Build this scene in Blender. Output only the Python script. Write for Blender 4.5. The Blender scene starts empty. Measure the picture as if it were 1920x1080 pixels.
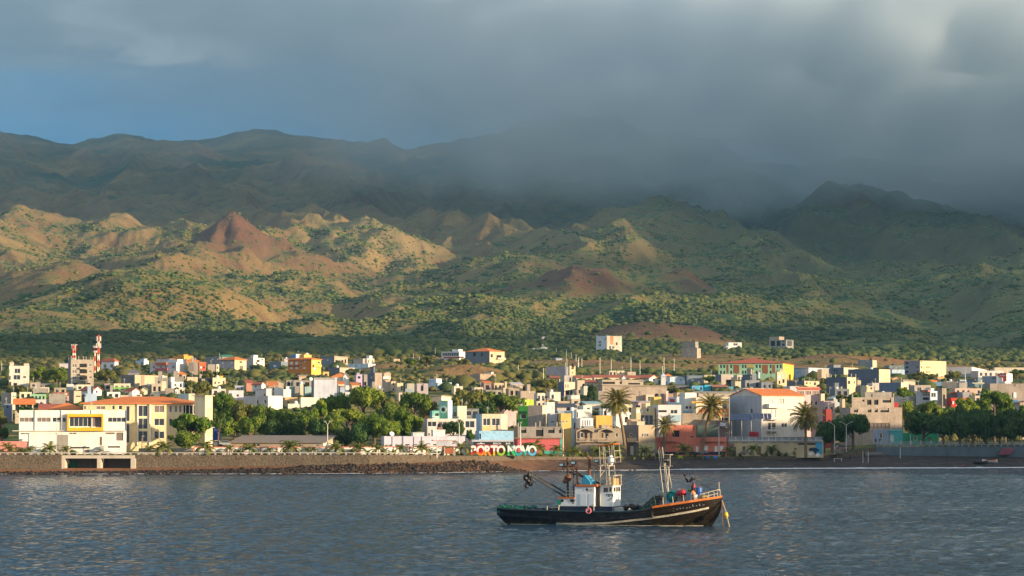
import bpy, bmesh, math, random
import numpy as np
from mathutils import Vector, Matrix, Euler
R = math.radians
scene = bpy.context.scene
COL = scene.collection
# ------------------------------------------------------------------ camera
F = 5444.0; HOR = 795.0; CZ = 11.4
PITCH = math.atan((HOR-540)/F)
cd = bpy.data.cameras.new('camera'); cam = bpy.data.objects.new('camera', cd); COL.objects.link(cam)
cd.lens = 36*F/1920; cd.sensor_width = 36; cd.clip_start = 1; cd.clip_end = 60000
cam.location = (0, 0, CZ); cam.rotation_euler = (math.pi/2+PITCH, 0, 0)
scene.camera = cam
# ------------------------------------------------------------------ light
SUN_EL, SUN_AZ = 8.5, 64.0          # azimuth measured from behind the camera (-Y) towards +X
sd = Vector((math.sin(R(SUN_AZ))*math.cos(R(SUN_EL)), -math.cos(R(SUN_AZ))*math.cos(R(SUN_EL)), math.sin(R(SUN_EL))))
sl = bpy.data.lights.new('sun', 'SUN'); so = bpy.data.objects.new('sun', sl); COL.objects.link(so)
sl.energy = 5.0; sl.angle = R(0.5); sl.color = (1.0, 0.78, 0.50)
so.rotation_euler = sd.to_track_quat('Z', 'Y').to_euler()
so.location = (300, -300, 300)
scene.view_settings.view_transform = 'Standard'
scene.view_settings.look = 'None'
scene.view_settings.exposure = 0.95
scene.view_settings.gamma = 1.0
scene.cycles.max_bounces = 5; scene.cycles.diffuse_bounces = 2; scene.cycles.glossy_bounces = 3
scene.cycles.transparent_max_bounces = 8; scene.cycles.volume_bounces = 3; scene.cycles.transmission_bounces = 3
scene.cycles.use_denoising = True
scene.cycles.caustics_reflective = False; scene.cycles.caustics_refractive = False

class NT:
    def __init__(s, tree): s.t = tree; s.n = tree.nodes; s.l = tree.links
    def add(s, typ, **kw):
        n = s.n.new(typ)
        for k, v in kw.items(): setattr(n, k, v)
        return n
    def link(s, a, b): s.l.new(a, b)
    def setin(s, sock, v):
        if isinstance(v, bpy.types.NodeSocket): s.l.new(v, sock)
        else: sock.default_value = v
    def math(s, op, a, b=None, c=None, clamp=False):
        n = s.add('ShaderNodeMath', operation=op); n.use_clamp = clamp
        s.setin(n.inputs[0], a)
        if b is not None: s.setin(n.inputs[1], b)
        if c is not None: s.setin(n.inputs[2], c)
        return n.outputs[0]
    def mix(s, f, a, b, blend='MIX'):
        n = s.add('ShaderNodeMix', data_type='RGBA', blend_type=blend)
        s.setin(n.inputs[0], f); s.setin(n.inputs[6], c4(a)); s.setin(n.inputs[7], c4(b))
        return n.outputs[2]
    def ramp(s, f, stops, interp='LINEAR'):
        n = s.add('ShaderNodeValToRGB'); cr = n.color_ramp; cr.interpolation = interp
        while len(cr.elements) < len(stops): cr.elements.new(0.5)
        for e, (p, c) in zip(cr.elements, stops): e.position = p; e.color = c4(c)
        s.setin(n.inputs[0], f); return n.outputs[0]
    def maprange(s, v, a, b, c=0.0, d=1.0, smooth=False):
        n = s.add('ShaderNodeMapRange'); n.interpolation_type = 'SMOOTHSTEP' if smooth else 'LINEAR'
        s.setin(n.inputs[0], v)
        for i, q in enumerate((a, b, c, d)): n.inputs[i+1].default_value = q
        return n.outputs[0]
    def noise(s, vec, scale, detail=4, rough=.5, dist=0.0):
        n = s.add('ShaderNodeTexNoise'); s.setin(n.inputs['Vector'], vec)
        n.inputs['Scale'].default_value = scale; n.inputs['Detail'].default_value = detail
        n.inputs['Roughness'].default_value = rough; n.inputs['Distortion'].default_value = dist
        return n.outputs[0]
    def mapping(s, vec, scale=(1,1,1), rot=(0,0,0), loc=(0,0,0)):
        n = s.add('ShaderNodeMapping'); s.setin(n.inputs[0], vec)
        n.inputs['Scale'].default_value = scale; n.inputs['Rotation'].default_value = rot; n.inputs['Location'].default_value = loc
        return n.outputs[0]
def c4(c):
    if isinstance(c, bpy.types.NodeSocket): return c
    if isinstance(c, (int, float)): return (c, c, c, 1)
    return (c[0], c[1], c[2], 1)
def s2l(r, g, b):
    f = lambda v: (v/255/12.92) if v/255 <= .04045 else ((v/255+.055)/1.055)**2.4
    return (f(r), f(g), f(b))

# ------------------------------------------------------------------ sky
w = bpy.data.worlds.new('World'); scene.world = w; w.use_nodes = True
N = NT(w.node_tree); N.n.clear()
sky = N.add('ShaderNodeTexSky', sky_type='NISHITA'); sky.sun_disc = False
sky.sun_elevation = R(SUN_EL); sky.sun_rotation = R(180-SUN_AZ)
sky.altitude = 0; sky.air_density = 1.0; sky.dust_density = 1.5; sky.ozone_density = 1.5
tc = N.add('ShaderNodeTexCoord'); d = tc.outputs['Generated']
sp = N.add('ShaderNodeSeparateXYZ'); N.link(d, sp.inputs[0])
X, Y, Z = sp.outputs
zz = N.math('ADD', Z, .12)
# cloud cover seen by direction: flattened noise, long in azimuth, short in height
nv = N.mapping(d, scale=(3.2, 3.2, 11.0), loc=(.35, 0, .2))
n1 = N.noise(nv, 2.6, 3, .42, .5)
n2 = N.noise(N.mapping(d, scale=(1, 1, 3.0), loc=(1.7, .3, .9)), 3.0, 3, .5)
# storm cloud colour by azimuth x
base = N.ramp(N.maprange(X, -.22, .22), [(0, s2l(80,134,176)), (.2, s2l(70,118,156)), (.5, s2l(78,112,140)), (.72, s2l(112,130,144)), (1, s2l(150,160,168))])
hi = N.ramp(N.maprange(X, -.22, .22), [(0, s2l(84,108,126)), (.3, s2l(98,114,126)), (.6, s2l(128,130,126)), (1, s2l(160,168,172))])
n3 = N.noise(N.mapping(d, scale=(7, 7, 30.0), loc=(.1, 0, .6)), 3.2, 6, .6, .9)
rag = N.math('ADD', N.math('MULTIPLY', N.math('SUBTRACT', n1, .5), .035), N.math('MULTIPLY', N.math('SUBTRACT', n3, .5), .022))
zr = N.math('ADD', Z, rag)
elev = N.maprange(zr, .117, .136, 0, 1, True)
c = N.mix(elev, base, hi)
c = N.mix(N.math('MULTIPLY', elev, N.maprange(n3, .5, .72, 0, .4)), c, s2l(150,160,166))
c = N.mix(N.maprange(n3, .46, .26, 0, .35), c, s2l(58,84,108))
# two brighter breaks in the cloud near the top
def spot(cx, cz, rx, rz, sl=0.0):
    dx = N.math('SUBTRACT', X, cx); a = N.math('DIVIDE', dx, rx); b = N.math('DIVIDE', N.math('ADD', N.math('SUBTRACT', zr, cz), N.math('MULTIPLY', dx, sl)), rz)
    q = N.math('ADD', N.math('MULTIPLY', a, a), N.math('MULTIPLY', b, b))
    return N.math('MULTIPLY', N.maprange(q, 0, 1, 1, 0, True), N.maprange(n3, .3, .6, .3, 1, True))
c = N.mix(N.math('MULTIPLY', spot(.045, .15, .085, .016), .85), c, s2l(214,204,188))
c = N.mix(N.math('MULTIPLY', spot(-.122, .134, .045, .009, .22), .7), c, s2l(168,180,188))
# higher and behind the camera: brighter broken cloud lit by the low sun
back = N.maprange(Y, .75, -.6, 0, 1, True)
upw = N.maprange(Z, .14, .5, 0, 1, True)
cb = N.mix(N.maprange(n2, .35, .65), s2l(130,160,190), s2l(214,212,205))
cup = N.ramp(N.maprange(X, -.24, .24), [(0, s2l(84,142,196)), (.45, s2l(126,142,154)), (.75, s2l(188,178,160)), (1, s2l(205,190,165))])
cup = N.mix(N.maprange(n2, .35, .65, 0, .32), cup, s2l(95,110,124))
c = N.mix(upw, c, cup)
c = N.mix(back, c, cb)
bg1 = N.add('ShaderNodeBackground'); bg2 = N.add('ShaderNodeBackground')
N.link(sky.outputs[0], bg1.inputs[0]); bg1.inputs[1].default_value = .08
N.link(c, bg2.inputs[0]); N.setin(bg2.inputs[1], N.maprange(Y, .2, .9, 1.0, .60))
cover = N.math('MAXIMUM', N.maprange(Y, 0, .6, .72, .96), 0)
ms = N.add('ShaderNodeMixShader'); N.setin(ms.inputs[0], cover); N.link(bg1.outputs[0], ms.inputs[1]); N.link(bg2.outputs[0], ms.inputs[2])
wo = N.add('ShaderNodeOutputWorld'); N.link(ms.outputs[0], wo.inputs[0])

# ------------------------------------------------------------------ helpers
def tag(o, label=None, cat=None, group=None, kind=None):
    if label: o['label'] = label
    if cat: o['category'] = cat
    if group: o['group'] = group
    if kind: o['kind'] = kind
    elif label: o['kind'] = 'thing'
    return o
def empty(name, loc=(0,0,0), rz=0.0):
    o = bpy.data.objects.new(name, None); COL.objects.link(o); o.location = loc; o.rotation_euler = (0, 0, rz)
    o.empty_display_size = .5
    return o
def P(px, py, Y):
    """world point at depth Y seen at photo pixel (px, py)"""
    cx = (px-960)/F; cy = (540-py)/F
    dy = math.cos(PITCH)-math.sin(PITCH)*cy; dz = math.sin(PITCH)+math.cos(PITCH)*cy
    t = Y/dy
    return Vector((cx*t, Y, CZ+dz*t))
def rowz(py, Y): return P(960, py, Y).z
def xat(px, py, Y): return P(px, py, Y).x

class MB:
    """collects boxes, tubes and polygons, then becomes ONE mesh object"""
    def __init__(s): s.v = []; s.f = []; s.m = []; s.mi = 0
    def poly(s, pts):
        b = len(s.v); s.v += [tuple(p) for p in pts]; s.f.append(list(range(b, b+len(pts)))); s.m.append(s.mi)
    def grid(s, rows, closed=False):
        b = len(s.v); n = len(rows[0])
        for r in rows: s.v += [tuple(p) for p in r]
        for i in range(len(rows)-1):
            for j in range(n if closed else n-1):
                k = (j+1) % n
                s.f.append([b+i*n+j, b+i*n+k, b+(i+1)*n+k, b+(i+1)*n+j]); s.m.append(s.mi)
    def box(s, x0, x1, y0, y1, z0, z1, M=None):
        b = len(s.v)
        p = [(x0,y0,z0),(x1,y0,z0),(x1,y1,z0),(x0,y1,z0),(x0,y0,z1),(x1,y0,z1),(x1,y1,z1),(x0,y1,z1)]
        if M is not None: p = [tuple(M @ Vector(q)) for q in p]
        s.v += p
        for f in ((0,3,2,1),(4,5,6,7),(0,1,5,4),(1,2,6,5),(2,3,7,6),(3,0,4,7)): s.f.append([b+i for i in f]); s.m.append(s.mi)
    def tube(s, pts, r, n=6, caps=True):
        pts = [Vector(p) for p in pts]; rs = r if isinstance(r, (list, tuple)) else [r]*len(pts)
        rows = []
        up = None
        for i, p in enumerate(pts):
            t = (pts[min(i+1, len(pts)-1)]-pts[max(i-1, 0)]).normalized()
            if up is None or abs(up.dot(t)) > .95: up = Vector((0,0,1)) if abs(t.z) < .9 else Vector((1,0,0))
            a = t.cross(up).normalized(); b = t.cross(a).normalized(); up = a.cross(t)
            rows.append([p+(a*math.cos(2*math.pi*k/n)+b*math.sin(2*math.pi*k/n))*rs[i] for k in range(n)])
        s.grid(rows, True)
        if caps: s.poly(rows[0][::-1]); s.poly(rows[-1])
    def beam(s, a, b, w, h=None):
        a = Vector(a); b = Vector(b); s.tube([a, b], w, 4)
    def lathe(s, prof, n=10, c=(0,0,0)):
        s.grid([[(c[0]+r*math.cos(2*math.pi*k/n), c[1]+r*math.sin(2*math.pi*k/n), c[2]+z) for k in range(n)] for r, z in prof], True)
        s.poly([(c[0]+prof[-1][0]*math.cos(2*math.pi*k/n), c[1]+prof[-1][0]*math.sin(2*math.pi*k/n), c[2]+prof[-1][1]) for k in range(n)])
    def blob(s, c, r, seed=0, sq=(1,1,1), n=6, m=5, j=.18):
        rg = random.Random(seed); rows = []
        for i in range(m+1):
            a = math.pi*i/m
            rows.append([(c[0]+r*sq[0]*math.sin(a)*math.cos(2*math.pi*k/n)*(1+rg.uniform(-j, j)), c[1]+r*sq[1]*math.sin(a)*math.sin(2*math.pi*k/n)*(1+rg.uniform(-j, j)), c[2]-r*sq[2]*math.cos(a)*(1+rg.uniform(-j, j)*.5)) for k in range(n)])
        s.grid(rows, True)
    def build(s, name, mats, parent=None, smooth=False, loc=None):
        me = bpy.data.meshes.new(name); me.from_pydata([tuple(v) for v in s.v], [], s.f)
        if not isinstance(mats, (list, tuple)): mats = [mats]
        for m in mats: me.materials.append(m)
        if any(s.m): me.polygons.foreach_set('material_index', s.m)
        if smooth: me.polygons.foreach_set('use_smooth', [True]*len(s.f))
        me.update()
        o = bpy.data.objects.new(name, me); COL.objects.link(o)
        if parent is not None: o.parent = parent
        if loc is not None: o.location = loc
        return o
def np_mesh(name, V, Q, mat, smooth=False, tri=False):
    me = bpy.data.meshes.new(name); nv = len(V); nf = len(Q); k = Q.shape[1]
    me.vertices.add(nv); me.vertices.foreach_set('co', np.ascontiguousarray(V, dtype=np.float32).ravel())
    me.loops.add(nf*k); me.loops.foreach_set('vertex_index', np.ascontiguousarray(Q, dtype=np.int32).ravel())
    me.polygons.add(nf); me.polygons.foreach_set('loop_start', np.arange(0, nf*k, k, dtype=np.int32))
    me.polygons.foreach_set('loop_total', np.full(nf, k, dtype=np.int32))
    if smooth: me.polygons.foreach_set('use_smooth', np.ones(nf, dtype=bool))
    me.materials.append(mat); me.update(calc_edges=True)
    o = bpy.data.objects.new(name, me); COL.objects.link(o); return o

# numpy gradient noise
def _h(ix, iy, s):
    h = (ix.astype(np.int64)*374761393+iy.astype(np.int64)*668265263+s*974711) & 0xffffffff
    h = ((h ^ (h >> 13))*1274126177) & 0xffffffff
    return ((h ^ (h >> 16)) & 0xffff)/65535.0*2*np.pi
def gn(x, y, s=0):
    x = np.asarray(x, float); y = np.asarray(y, float)
    ix = np.floor(x); iy = np.floor(y); fx = x-ix; fy = y-iy
    u = fx*fx*fx*(fx*(fx*6-15)+10); v = fy*fy*fy*(fy*(fy*6-15)+10)
    def g(dx, dy):
        a = _h(ix+dx, iy+dy, s); return np.cos(a)*(fx-dx)+np.sin(a)*(fy-dy)
    a = g(0,0); b = g(1,0); c_ = g(0,1); d_ = g(1,1)
    return ((a+(b-a)*u)*(1-v)+(c_+(d_-c_)*u)*v)*1.5
def fbm(x, y, o=4, s=0, rg=.5):
    t = 0; a = 1
    for i in range(o): t = t+a*gn(x, y, s+i); x = x*2.03+3.1; y = y*2.03+1.7; a *= rg
    return t
def ridged(x, y, o=5, s=0, rg=.55):
    t = 0; a = 1; wgt = 1.0
    for i in range(o):
        n = 1-np.abs(gn(x, y, s+i)*1.4); n = n*n; t = t+a*n*wgt; wgt = np.clip(n*1.6, 0, 1)
        x = x*2.07+5.3; y = y*2.07+2.9; a *= rg
    return t
# ------------------------------------------------------------------ terrain
_wpx = [-900, 0, 700, 900, 1100, 1300, 1550, 1640, 1920, 2700]
_wY  = [ 655, 662, 668, 685, 715, 742, 765, 772, 775, 790]
_wr  = [ 853, 853, 853, 855, 857, 857, 855, 838, 837, 836]
def Yw(px): return np.interp(px, _wpx, _wY)
def Rw(px): return np.interp(px, _wpx, _wr)
_spx = [-900, 0, 500, 800, 1000, 1200, 1500, 1920, 2700]
_sY  = [ 648, 653, 655, 668, 695, 713, 735, 748, 770]
def Ysh(px): return np.interp(px, _spx, _sY)
_rx = [-900, -300, 0, 60, 130, 180, 230, 300, 400, 460, 520, 560, 600, 680, 760, 860, 960, 1060, 1165, 1260, 1400, 1600, 1920, 2700]
_rr = [ 330, 270, 240, 246, 262, 260, 248, 251, 250, 246, 244, 246, 249, 256, 276, 255, 250, 240, 210, 235, 300, 290, 300, 380]
_gY = [2700, 3200, 4000, 5000, 6000, 7000, 8000]
_gg = [0, .13, .34, .56, .73, .87, 1]
def base_row(px, Y):
    px = np.asarray(px, float); Y = np.asarray(Y, float)
    w = Yw(px); q = Y-w
    ctl = [(-60, 868), (0, None), (12, None), (70, 832), (170, 800), (300, 757), (450, 725), (600, 703), (800, 683), (1100, 662), (1500, 642), (2000, 619)]
    xs = []; 
    r0 = Rw(px)
    r = np.full(np.broadcast(px, Y).shape, 0.0); 
    prev_q, prev_r = -60, r0+12
    out = np.where(q < 0, r0-q*.2, 0)
    pts = [(0, r0), (14, r0-2.5)]+[(a, np.full_like(r0, b)) for a, b in ctl[3:]]
    for (qa, ra), (qb, rb) in zip(pts[:-1], pts[1:]):
        t = np.clip((q-qa)/(qb-qa), 0, 1)
        out = np.where((q >= qa) & (q < qb), ra+(rb-ra)*t, out)
    g = np.interp(Y, _gY, _gg); Rr = np.interp(px, _rx, _rr)
    far0 = 619.0
    g2 = np.interp(q, [2000, 2450, 3250, 4250, 5250, 6250, 7250], _gg)
    far = far0+(Rr-far0)*g2
    return np.where(q >= 2000, far, out)
def row_to_z(r, Y):
    cy = (540-r)/F
    return CZ+Y*(math.sin(PITCH)+math.cos(PITCH)*cy)/(math.cos(PITCH)-math.sin(PITCH)*cy)
# named hills: px, depth, half width (m), half depth (m), height (m), sharpness, redness
HILLS = [
 (438, 4150, 88, 300, 44, 1.0, .34), (520, 4120, 190, 200, 20, 1.0, .4), (395, 4250, 50, 200, 8, 1.2, .2),
 (325, 3850, 120, 330, 36, 1.9, .35), (650, 4600, 80, 260, 24, 1.9, -.4), (745, 4550, 85, 300, 22, 1.7, -.4),
 (100, 4700, 110, 260, 20, 1.2, .1), (205, 4750, 90, 260, 20, 1.2, -.3), (10, 4600, 160, 300, 22, 1.4, .1),
 (80, 3300, 140, 300, 32, 1.6, .5), (200, 3050, 180, 300, 24, 1.6, 0), (480, 3050, 120, 200, 4, 1.5, -.05), (300, 2950, 150, 220, 16, 1.6, .1),
 (640, 2950, 170, 240, 18, 1.5, 0), (30, 2700, 120, 150, 14, 1.5, .4), (820, 3150, 90, 160, 16, 1.5, -.1),
 (1075, 3250, 80, 240, 30, 1.15, .8), (1030, 3300, 90, 240, 10, 1.3, .2), (1285, 3350, 42, 160, 24, 1.8, .6), (1200, 3350, 90, 220, 16, 1.6, .0),
 (1545, 5300, 110, 260, 40, 1.6, .3), (1615, 5350, 130, 260, 42, 1.6, .2), (1740, 5300, 200, 400, 30, 1.6, 0), (1210, 2150, 55, 120, 13, 1.7, .9), (1290, 2200, 60, 120, 7, 1.7, .7),
 (730, 1300, 26, 60, 4.0, 2, .35), (800, 1230, 36, 60, 3.5, 2, .3), (890, 1240, 24, 60, 4.0, 2, .4), (1090, 1500, 50, 60, 4.0, 2, .4),
 (1240, 1420, 60, 80, 4.0, 2, .5), (1330, 1650, 70, 80, 5.0, 2, .6), (1530, 1450, 70, 100, 6.0, 2, .4), (1640, 1500, 60, 90, 5.0, 2, .6),
 (1165, 7800, 420, 900, 60, 1.6, 0), (1350, 4600, 260, 500, 34, 1.5, 0), (1000, 4000, 200, 380, 24, 1.5, 0), (1700, 3700, 300, 500, 38, 1.7, .1), (1450, 3000, 260, 300, 20, 1.7, .1),
]
def terrain_z(x, Y):
    px = 960+x/Y*F
    r = base_row(px, Y); z = row_to_z(r, Y)
    yc = np.minimum(Y, 7900)
    z = np.where(Y > 7900, row_to_z(base_row(px, np.full_like(Y, 7900.)), 7900)-(Y-7900)*.12, z)
    amp = np.interp(Y, [1250, 1800, 2300, 3000, 4500, 6500, 7600, 8000, 12000], [0, 3, 9, 24, 46, 56, 24, 18, 90])
    wx = x+60*gn(x/420, Y/420, 90); wy = Y+60*gn(x/400, Y/400, 91)
    rd = ridged(wx/400+.22*wy/400+.3, wy/1150, 5, 11, .42)
    rd2 = ridged(wx/150-.25*wy/150, wy/420, 3, 31, .45)
    rd3 = ridged(wx/64+.2*wy/120, wy/150, 3, 71)
    fine = fbm(x/38, Y/38, 4, 51)
    z = z+amp*1.05*(rd-.98)+amp*.27*(rd2-1.0)+np.minimum(amp, 45)*.07*(rd3-1.1)+np.clip(amp, 0, 40)*.07*fine
    red = np.zeros_like(z)
    for (hp, hy, hw, hd, hh, sh, rdn) in HILLS:
        hx = (hp-960)/F*hy
        q = np.sqrt(((x-hx)/hw)**2+((Y-hy)/hd)**2)
        # flanks cut by gullies
        ang = np.arctan2((x-hx)/hw, (Y-hy)/hd)
        gl = 1+.13*np.sin(ang*5+hp+2.5*gn(x/90, Y/120, 3))+.16*gn(x/(hw*.5), Y/(hd*.5), hp % 97)
        q = q*gl
        s = np.clip(1-q**sh/1.0, 0, 1) if sh < 1.25 else np.exp(-(q**2)*1.9)
        if sh < 1.25: s = s**1.3
        # take away the erosion noise at the hill so that its own form shows
        z = z+hh*s-amp*.75*np.clip(s, 0, .85)*(rd-.98)*(1 if hh > 9 else 0)
        red = red+rdn*np.clip(s*1.7, 0, 1)
    # the gorge cut through the right-hand slopes
    for (ax, ay, bx, by, wd, dp) in ((1560, 5000, 1730, 3400, 80, 34), (1730, 3400, 1930, 2500, 70, 34), (1330, 4700, 1180, 3500, 80, 34), (700, 3700, 560, 2900, 60, 26), (560, 3400, 640, 2900, 50, 18)):
        p0 = np.array([(ax-960)/F*ay, ay]); p1 = np.array([(bx-960)/F*by, by]); dd = p1-p0; L2 = (dd**2).sum()
        t = np.clip(((x-p0[0])*dd[0]+(Y-p0[1])*dd[1])/L2, 0, 1)
        ds = np.hypot(x-p0[0]-t*dd[0], Y-p0[1]-t*dd[1])*(1+.3*gn(x/90, Y/90, 77))
        z = z-dp*np.exp(-(ds/wd)**2)
    return z, red
def gz(x, Y): return float(terrain_z(np.array([float(x)]), np.array([float(Y)]))[0][0])
_scanY = np.concatenate([np.arange(650, 1500, 2.0), np.arange(1500, 3500, 6.0)])
def depth_at(px, row):
    """depth at which the ground passes through photo row `row`"""
    xs = (px-960)/F*_scanY
    z, _ = terrain_z(xs, _scanY)
    rr = rowz_inv(z, _scanY)
    k = np.nonzero((rr <= row) & (_scanY > Yw(px)))[0]
    return float(_scanY[k[0]]) if len(k) else 3400.0
def rowz_inv(z, Y):
    t = (z-CZ)/Y; cy = (t*math.cos(PITCH)-math.sin(PITCH))/(math.cos(PITCH)+t*math.sin(PITCH))
    return 540-cy*F

pxs = np.concatenate([np.linspace(-900, -60, 60, endpoint=False), np.linspace(-60, 1980, 1150), np.linspace(1980, 2800, 61)[1:]])
Ys0 = [0.0]; y = 655.0; Yl = []
while y < 11500:
    Yl.append(y); y *= (1.0032 if y < 1200 else 1.0022 if y < 7900 else 1.012)
Yl = np.array(Yl); fr = (Yl-655)/(11500-655)
PXg, Yg = np.meshgrid(pxs, Yl)
Yg = np.maximum(Yg, 0)
# the first rows follow the sea wall line
off = Yw(PXg)-655
Yg = Yg+off*np.clip(1-(Yg-655)/600, 0, 1)
Xg = (PXg-960)/F*Yg
Zg, RED = terrain_z(Xg, Yg)
nr, nc = Xg.shape
V = np.stack([Xg, Yg, Zg], -1).reshape(-1, 3)
I = np.arange(nr*nc).reshape(nr, nc)
Q = np.stack([I[:-1, :-1], I[:-1, 1:], I[1:, 1:], I[1:, :-1]], -1).reshape(-1, 4)

def mat(name):
    m = bpy.data.materials.new(name); m.use_nodes = True; n = NT(m.node_tree); n.n.clear()
    b = n.add('ShaderNodeBsdfPrincipled'); o = n.add('ShaderNodeOutputMaterial'); n.link(b.outputs[0], o.inputs[0])
    b.inputs['Roughness'].default_value = .9
    try: b.inputs['Specular IOR Level'].default_value = .2
    except Exception: pass
    return m, n, b
m_hill, n, b = mat('hillside_soil_and_scrub')
tcn = n.add('ShaderNodeTexCoord'); gp = n.add('ShaderNodeNewGeometry').outputs['Position']
at = n.add('ShaderNodeAttribute'); at.attribute_name = 'soil'
sx = n.add('ShaderNodeSeparateXYZ'); n.link(gp, sx.inputs[0])
big = n.noise(gp, .0035, 4, .6); med = n.noise(gp, .02, 5, .6); fin = n.noise(gp, .11, 4, .65); tiny = n.noise(gp, .4, 3, .7)
tan = n.mix(big, s2l(136,106,66), s2l(150,130,78)); tan = n.mix(n.maprange(med, .4, .7), tan, s2l(112,82,54))
redc = n.mix(med, s2l(96,62,46), s2l(122,88,62))
soil = n.mix(n.maprange(at.outputs['Fac'], .1, .8), tan, redc)
soil = n.mix(n.maprange(at.outputs['Fac'], -.1, -.5), soil, s2l(150,126,84))
soil = n.mix(n.maprange(sx.outputs[2], 75, 45, 0, .55), soil, s2l(178,128,84))
soil = n.mix(n.maprange(tiny, .3, .7, 0, .35), soil, s2l(70,56,42))
soil = n.mix(n.math('MULTIPLY', n.maprange(sx.outputs[0], -150, 450, 0, .62), n.maprange(at.outputs['Fac'], .2, .6, 1, 0)), soil, s2l(66,80,44))
grass = n.mix(fin, s2l(132,130,60), s2l(94,112,48))
bush = n.mix(tiny, s2l(34,56,28), s2l(72,92,42))
nz = n.add('ShaderNodeNewGeometry'); sn = n.add('ShaderNodeSeparateXYZ'); n.link(nz.outputs['True Normal'], sn.inputs[0])
flat = n.maprange(sn.outputs[2], .84, .97)
hgt = n.maprange(sx.outputs[2], 60, 420, 1.0, .5)
hgt = n.math('ADD', hgt, n.maprange(sx.outputs[0], -50, 350, 0, .45), clamp=True)
vg = n.math('MULTIPLY', n.math('MULTIPLY', flat, hgt), n.maprange(at.outputs['Fac'], .2, .9, 1, .12))
c1 = n.mix(n.math('MULTIPLY', vg, n.maprange(med, .35, .6)), soil, grass)
thr = n.math('SUBTRACT', n.math('ADD', n.math('MULTIPLY', fin, .7), n.math('MULTIPLY', med, .5)), n.math('MULTIPLY', n.math('SUBTRACT', 1.0, vg), .16))
c2 = n.mix(n.maprange(thr, .56, .62), c1, bush)
high = n.maprange(sx.outputs[2], 380, 600)
c3 = n.mix(n.math('MULTIPLY', high, n.maprange(big, .35, .6)), c2, s2l(52,66,44))
n.link(c3, b.inputs['Base Color'])
bp = n.add('ShaderNodeBump'); bp.inputs['Distance'].default_value = 3.0; bp.inputs['Strength'].default_value = .9
n.link(n.math('ADD', n.math('MULTIPLY', thr, 1.5), tiny), bp.inputs['Height']); n.link(bp.outputs[0], b.inputs['Normal'])
hills = np_mesh('hills', V, Q, m_hill, smooth=True)
tag(hills, kind='structure')
atr = hills.data.attributes.new('soil', 'FLOAT', 'POINT'); atr.data.foreach_set('value', RED.astype(np.float32).ravel())

# ------------------------------------------------------------------ added out-of-view cloud sheet, its holes traced to leave chosen slopes sunlit
def inpoly(px, py, poly):
    ins = np.zeros(px.shape, bool); n_ = len(poly)
    for i in range(n_):
        x0, y0 = poly[i]; x1, y1 = poly[(i+1) % n_]
        cnd = ((y0 > py) != (y1 > py)) & (px < (x1-x0)*(py-y0)/((y1-y0)+1e-9)+x0)
        ins ^= cnd
    return ins
LIT = [
 [(-3000,1200),(-3000,690),(0,676),(400,668),(800,672),(960,664),(1200,648),(1500,644),(1700,655),(3500,648),(3500,1200)],
 [(-900,618),(-900,340),(0,368),(120,372),(200,380),(300,405),(440,425),(560,450),(600,425),(700,415),(860,450),(700,500),(640,520),(760,555),(860,560),(820,580),(760,612),(400,624)],
 [(790,548),(860,530),(905,560),(850,572)],
 [(860,612),(870,585),(1000,577),(1190,585),(1210,606),(1060,618)],
 [(1205,600),(1240,580),(1390,580),(1400,602),(1300,610)],
 [(1000,470),(1100,440),(1130,455),(1040,490)],
]
LIT2 = [[(1050,500),(1300,440),(1420,470),(1250,540),(1060,560)], [(1380,560),(1500,470),(1640,480),(1680,600),(1420,620)], [(1800,500),(1950,480),(1950,560),(1850,560)], [(-200,320),(600,300),(760,400),(300,410),(-200,380)]]
HC = 1300.0; CS = 45.0
cxs = np.arange(600, 11500, CS); cys = np.arange(-3600, 8200, CS)
CX, CY = np.meshgrid(cxs, cys)
hit = np.zeros(CX.shape, bool); HX = np.zeros(CX.shape); HY = np.zeros(CX.shape)
tt = HC
def zlook(x, Yv):
    px = 960+x/np.maximum(Yv, 1)*F; ii = np.interp(Yv, Yl, np.arange(nr)); jj = np.interp(px, pxs, np.arange(nc))
    return Zg[np.clip(ii.astype(int), 0, nr-1), np.clip(jj.astype(int), 0, nc-1)]
for k in range(230):
    z = HC-k*6.0
    t = (HC-z)/sd.z
    x_ = CX-sd.x*t; y_ = CY-sd.y*t
    new = (~hit) & (y_ > 640) & (z <= zlook(x_, y_))
    HX[new] = x_[new]; HY[new] = y_[new]; hit |= new
hpx = 960+HX/np.maximum(HY, 1)*F; hrow = base_row(hpx, np.maximum(HY, 650))
inview = hit & (hpx > -1100) & (hpx < 2900)
lit = np.zeros(CX.shape, bool)
jx = hpx+22*gn(CX/260, CY/260, 5)+8*gn(CX/90, CY/90, 8); jy = hrow+9*gn(CX/200, CY/200, 6)
for p_ in LIT: lit |= inpoly(jx, jy, p_)
half = np.zeros(CX.shape, bool)
for p_ in LIT2: half |= inpoly(jx, jy, p_)
lit |= half & (gn(CX/120, CY/160, 44) > np.where(hpx > 900, .44, .05))
lit2 = lit.copy(); lit2[1:] |= lit[:-1]; lit2[:-1] |= lit[1:]; lit2[:, 1:] |= lit[:, :-1]; lit2[:, :-1] |= lit[:, 1:]
cl = inview & ~lit2
m_cloud, n, b = mat('shade_cloud_grey'); b.inputs['Base Color'].default_value = (.62, .64, .68, 1); b.inputs['Roughness'].default_value = 1
ys_, xs_ = np.nonzero(cl)
th = 1.2*gn(cxs[None, :]/300, cys[:, None]/300, 61)
vid = {}; CV = []; CQ = []
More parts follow.
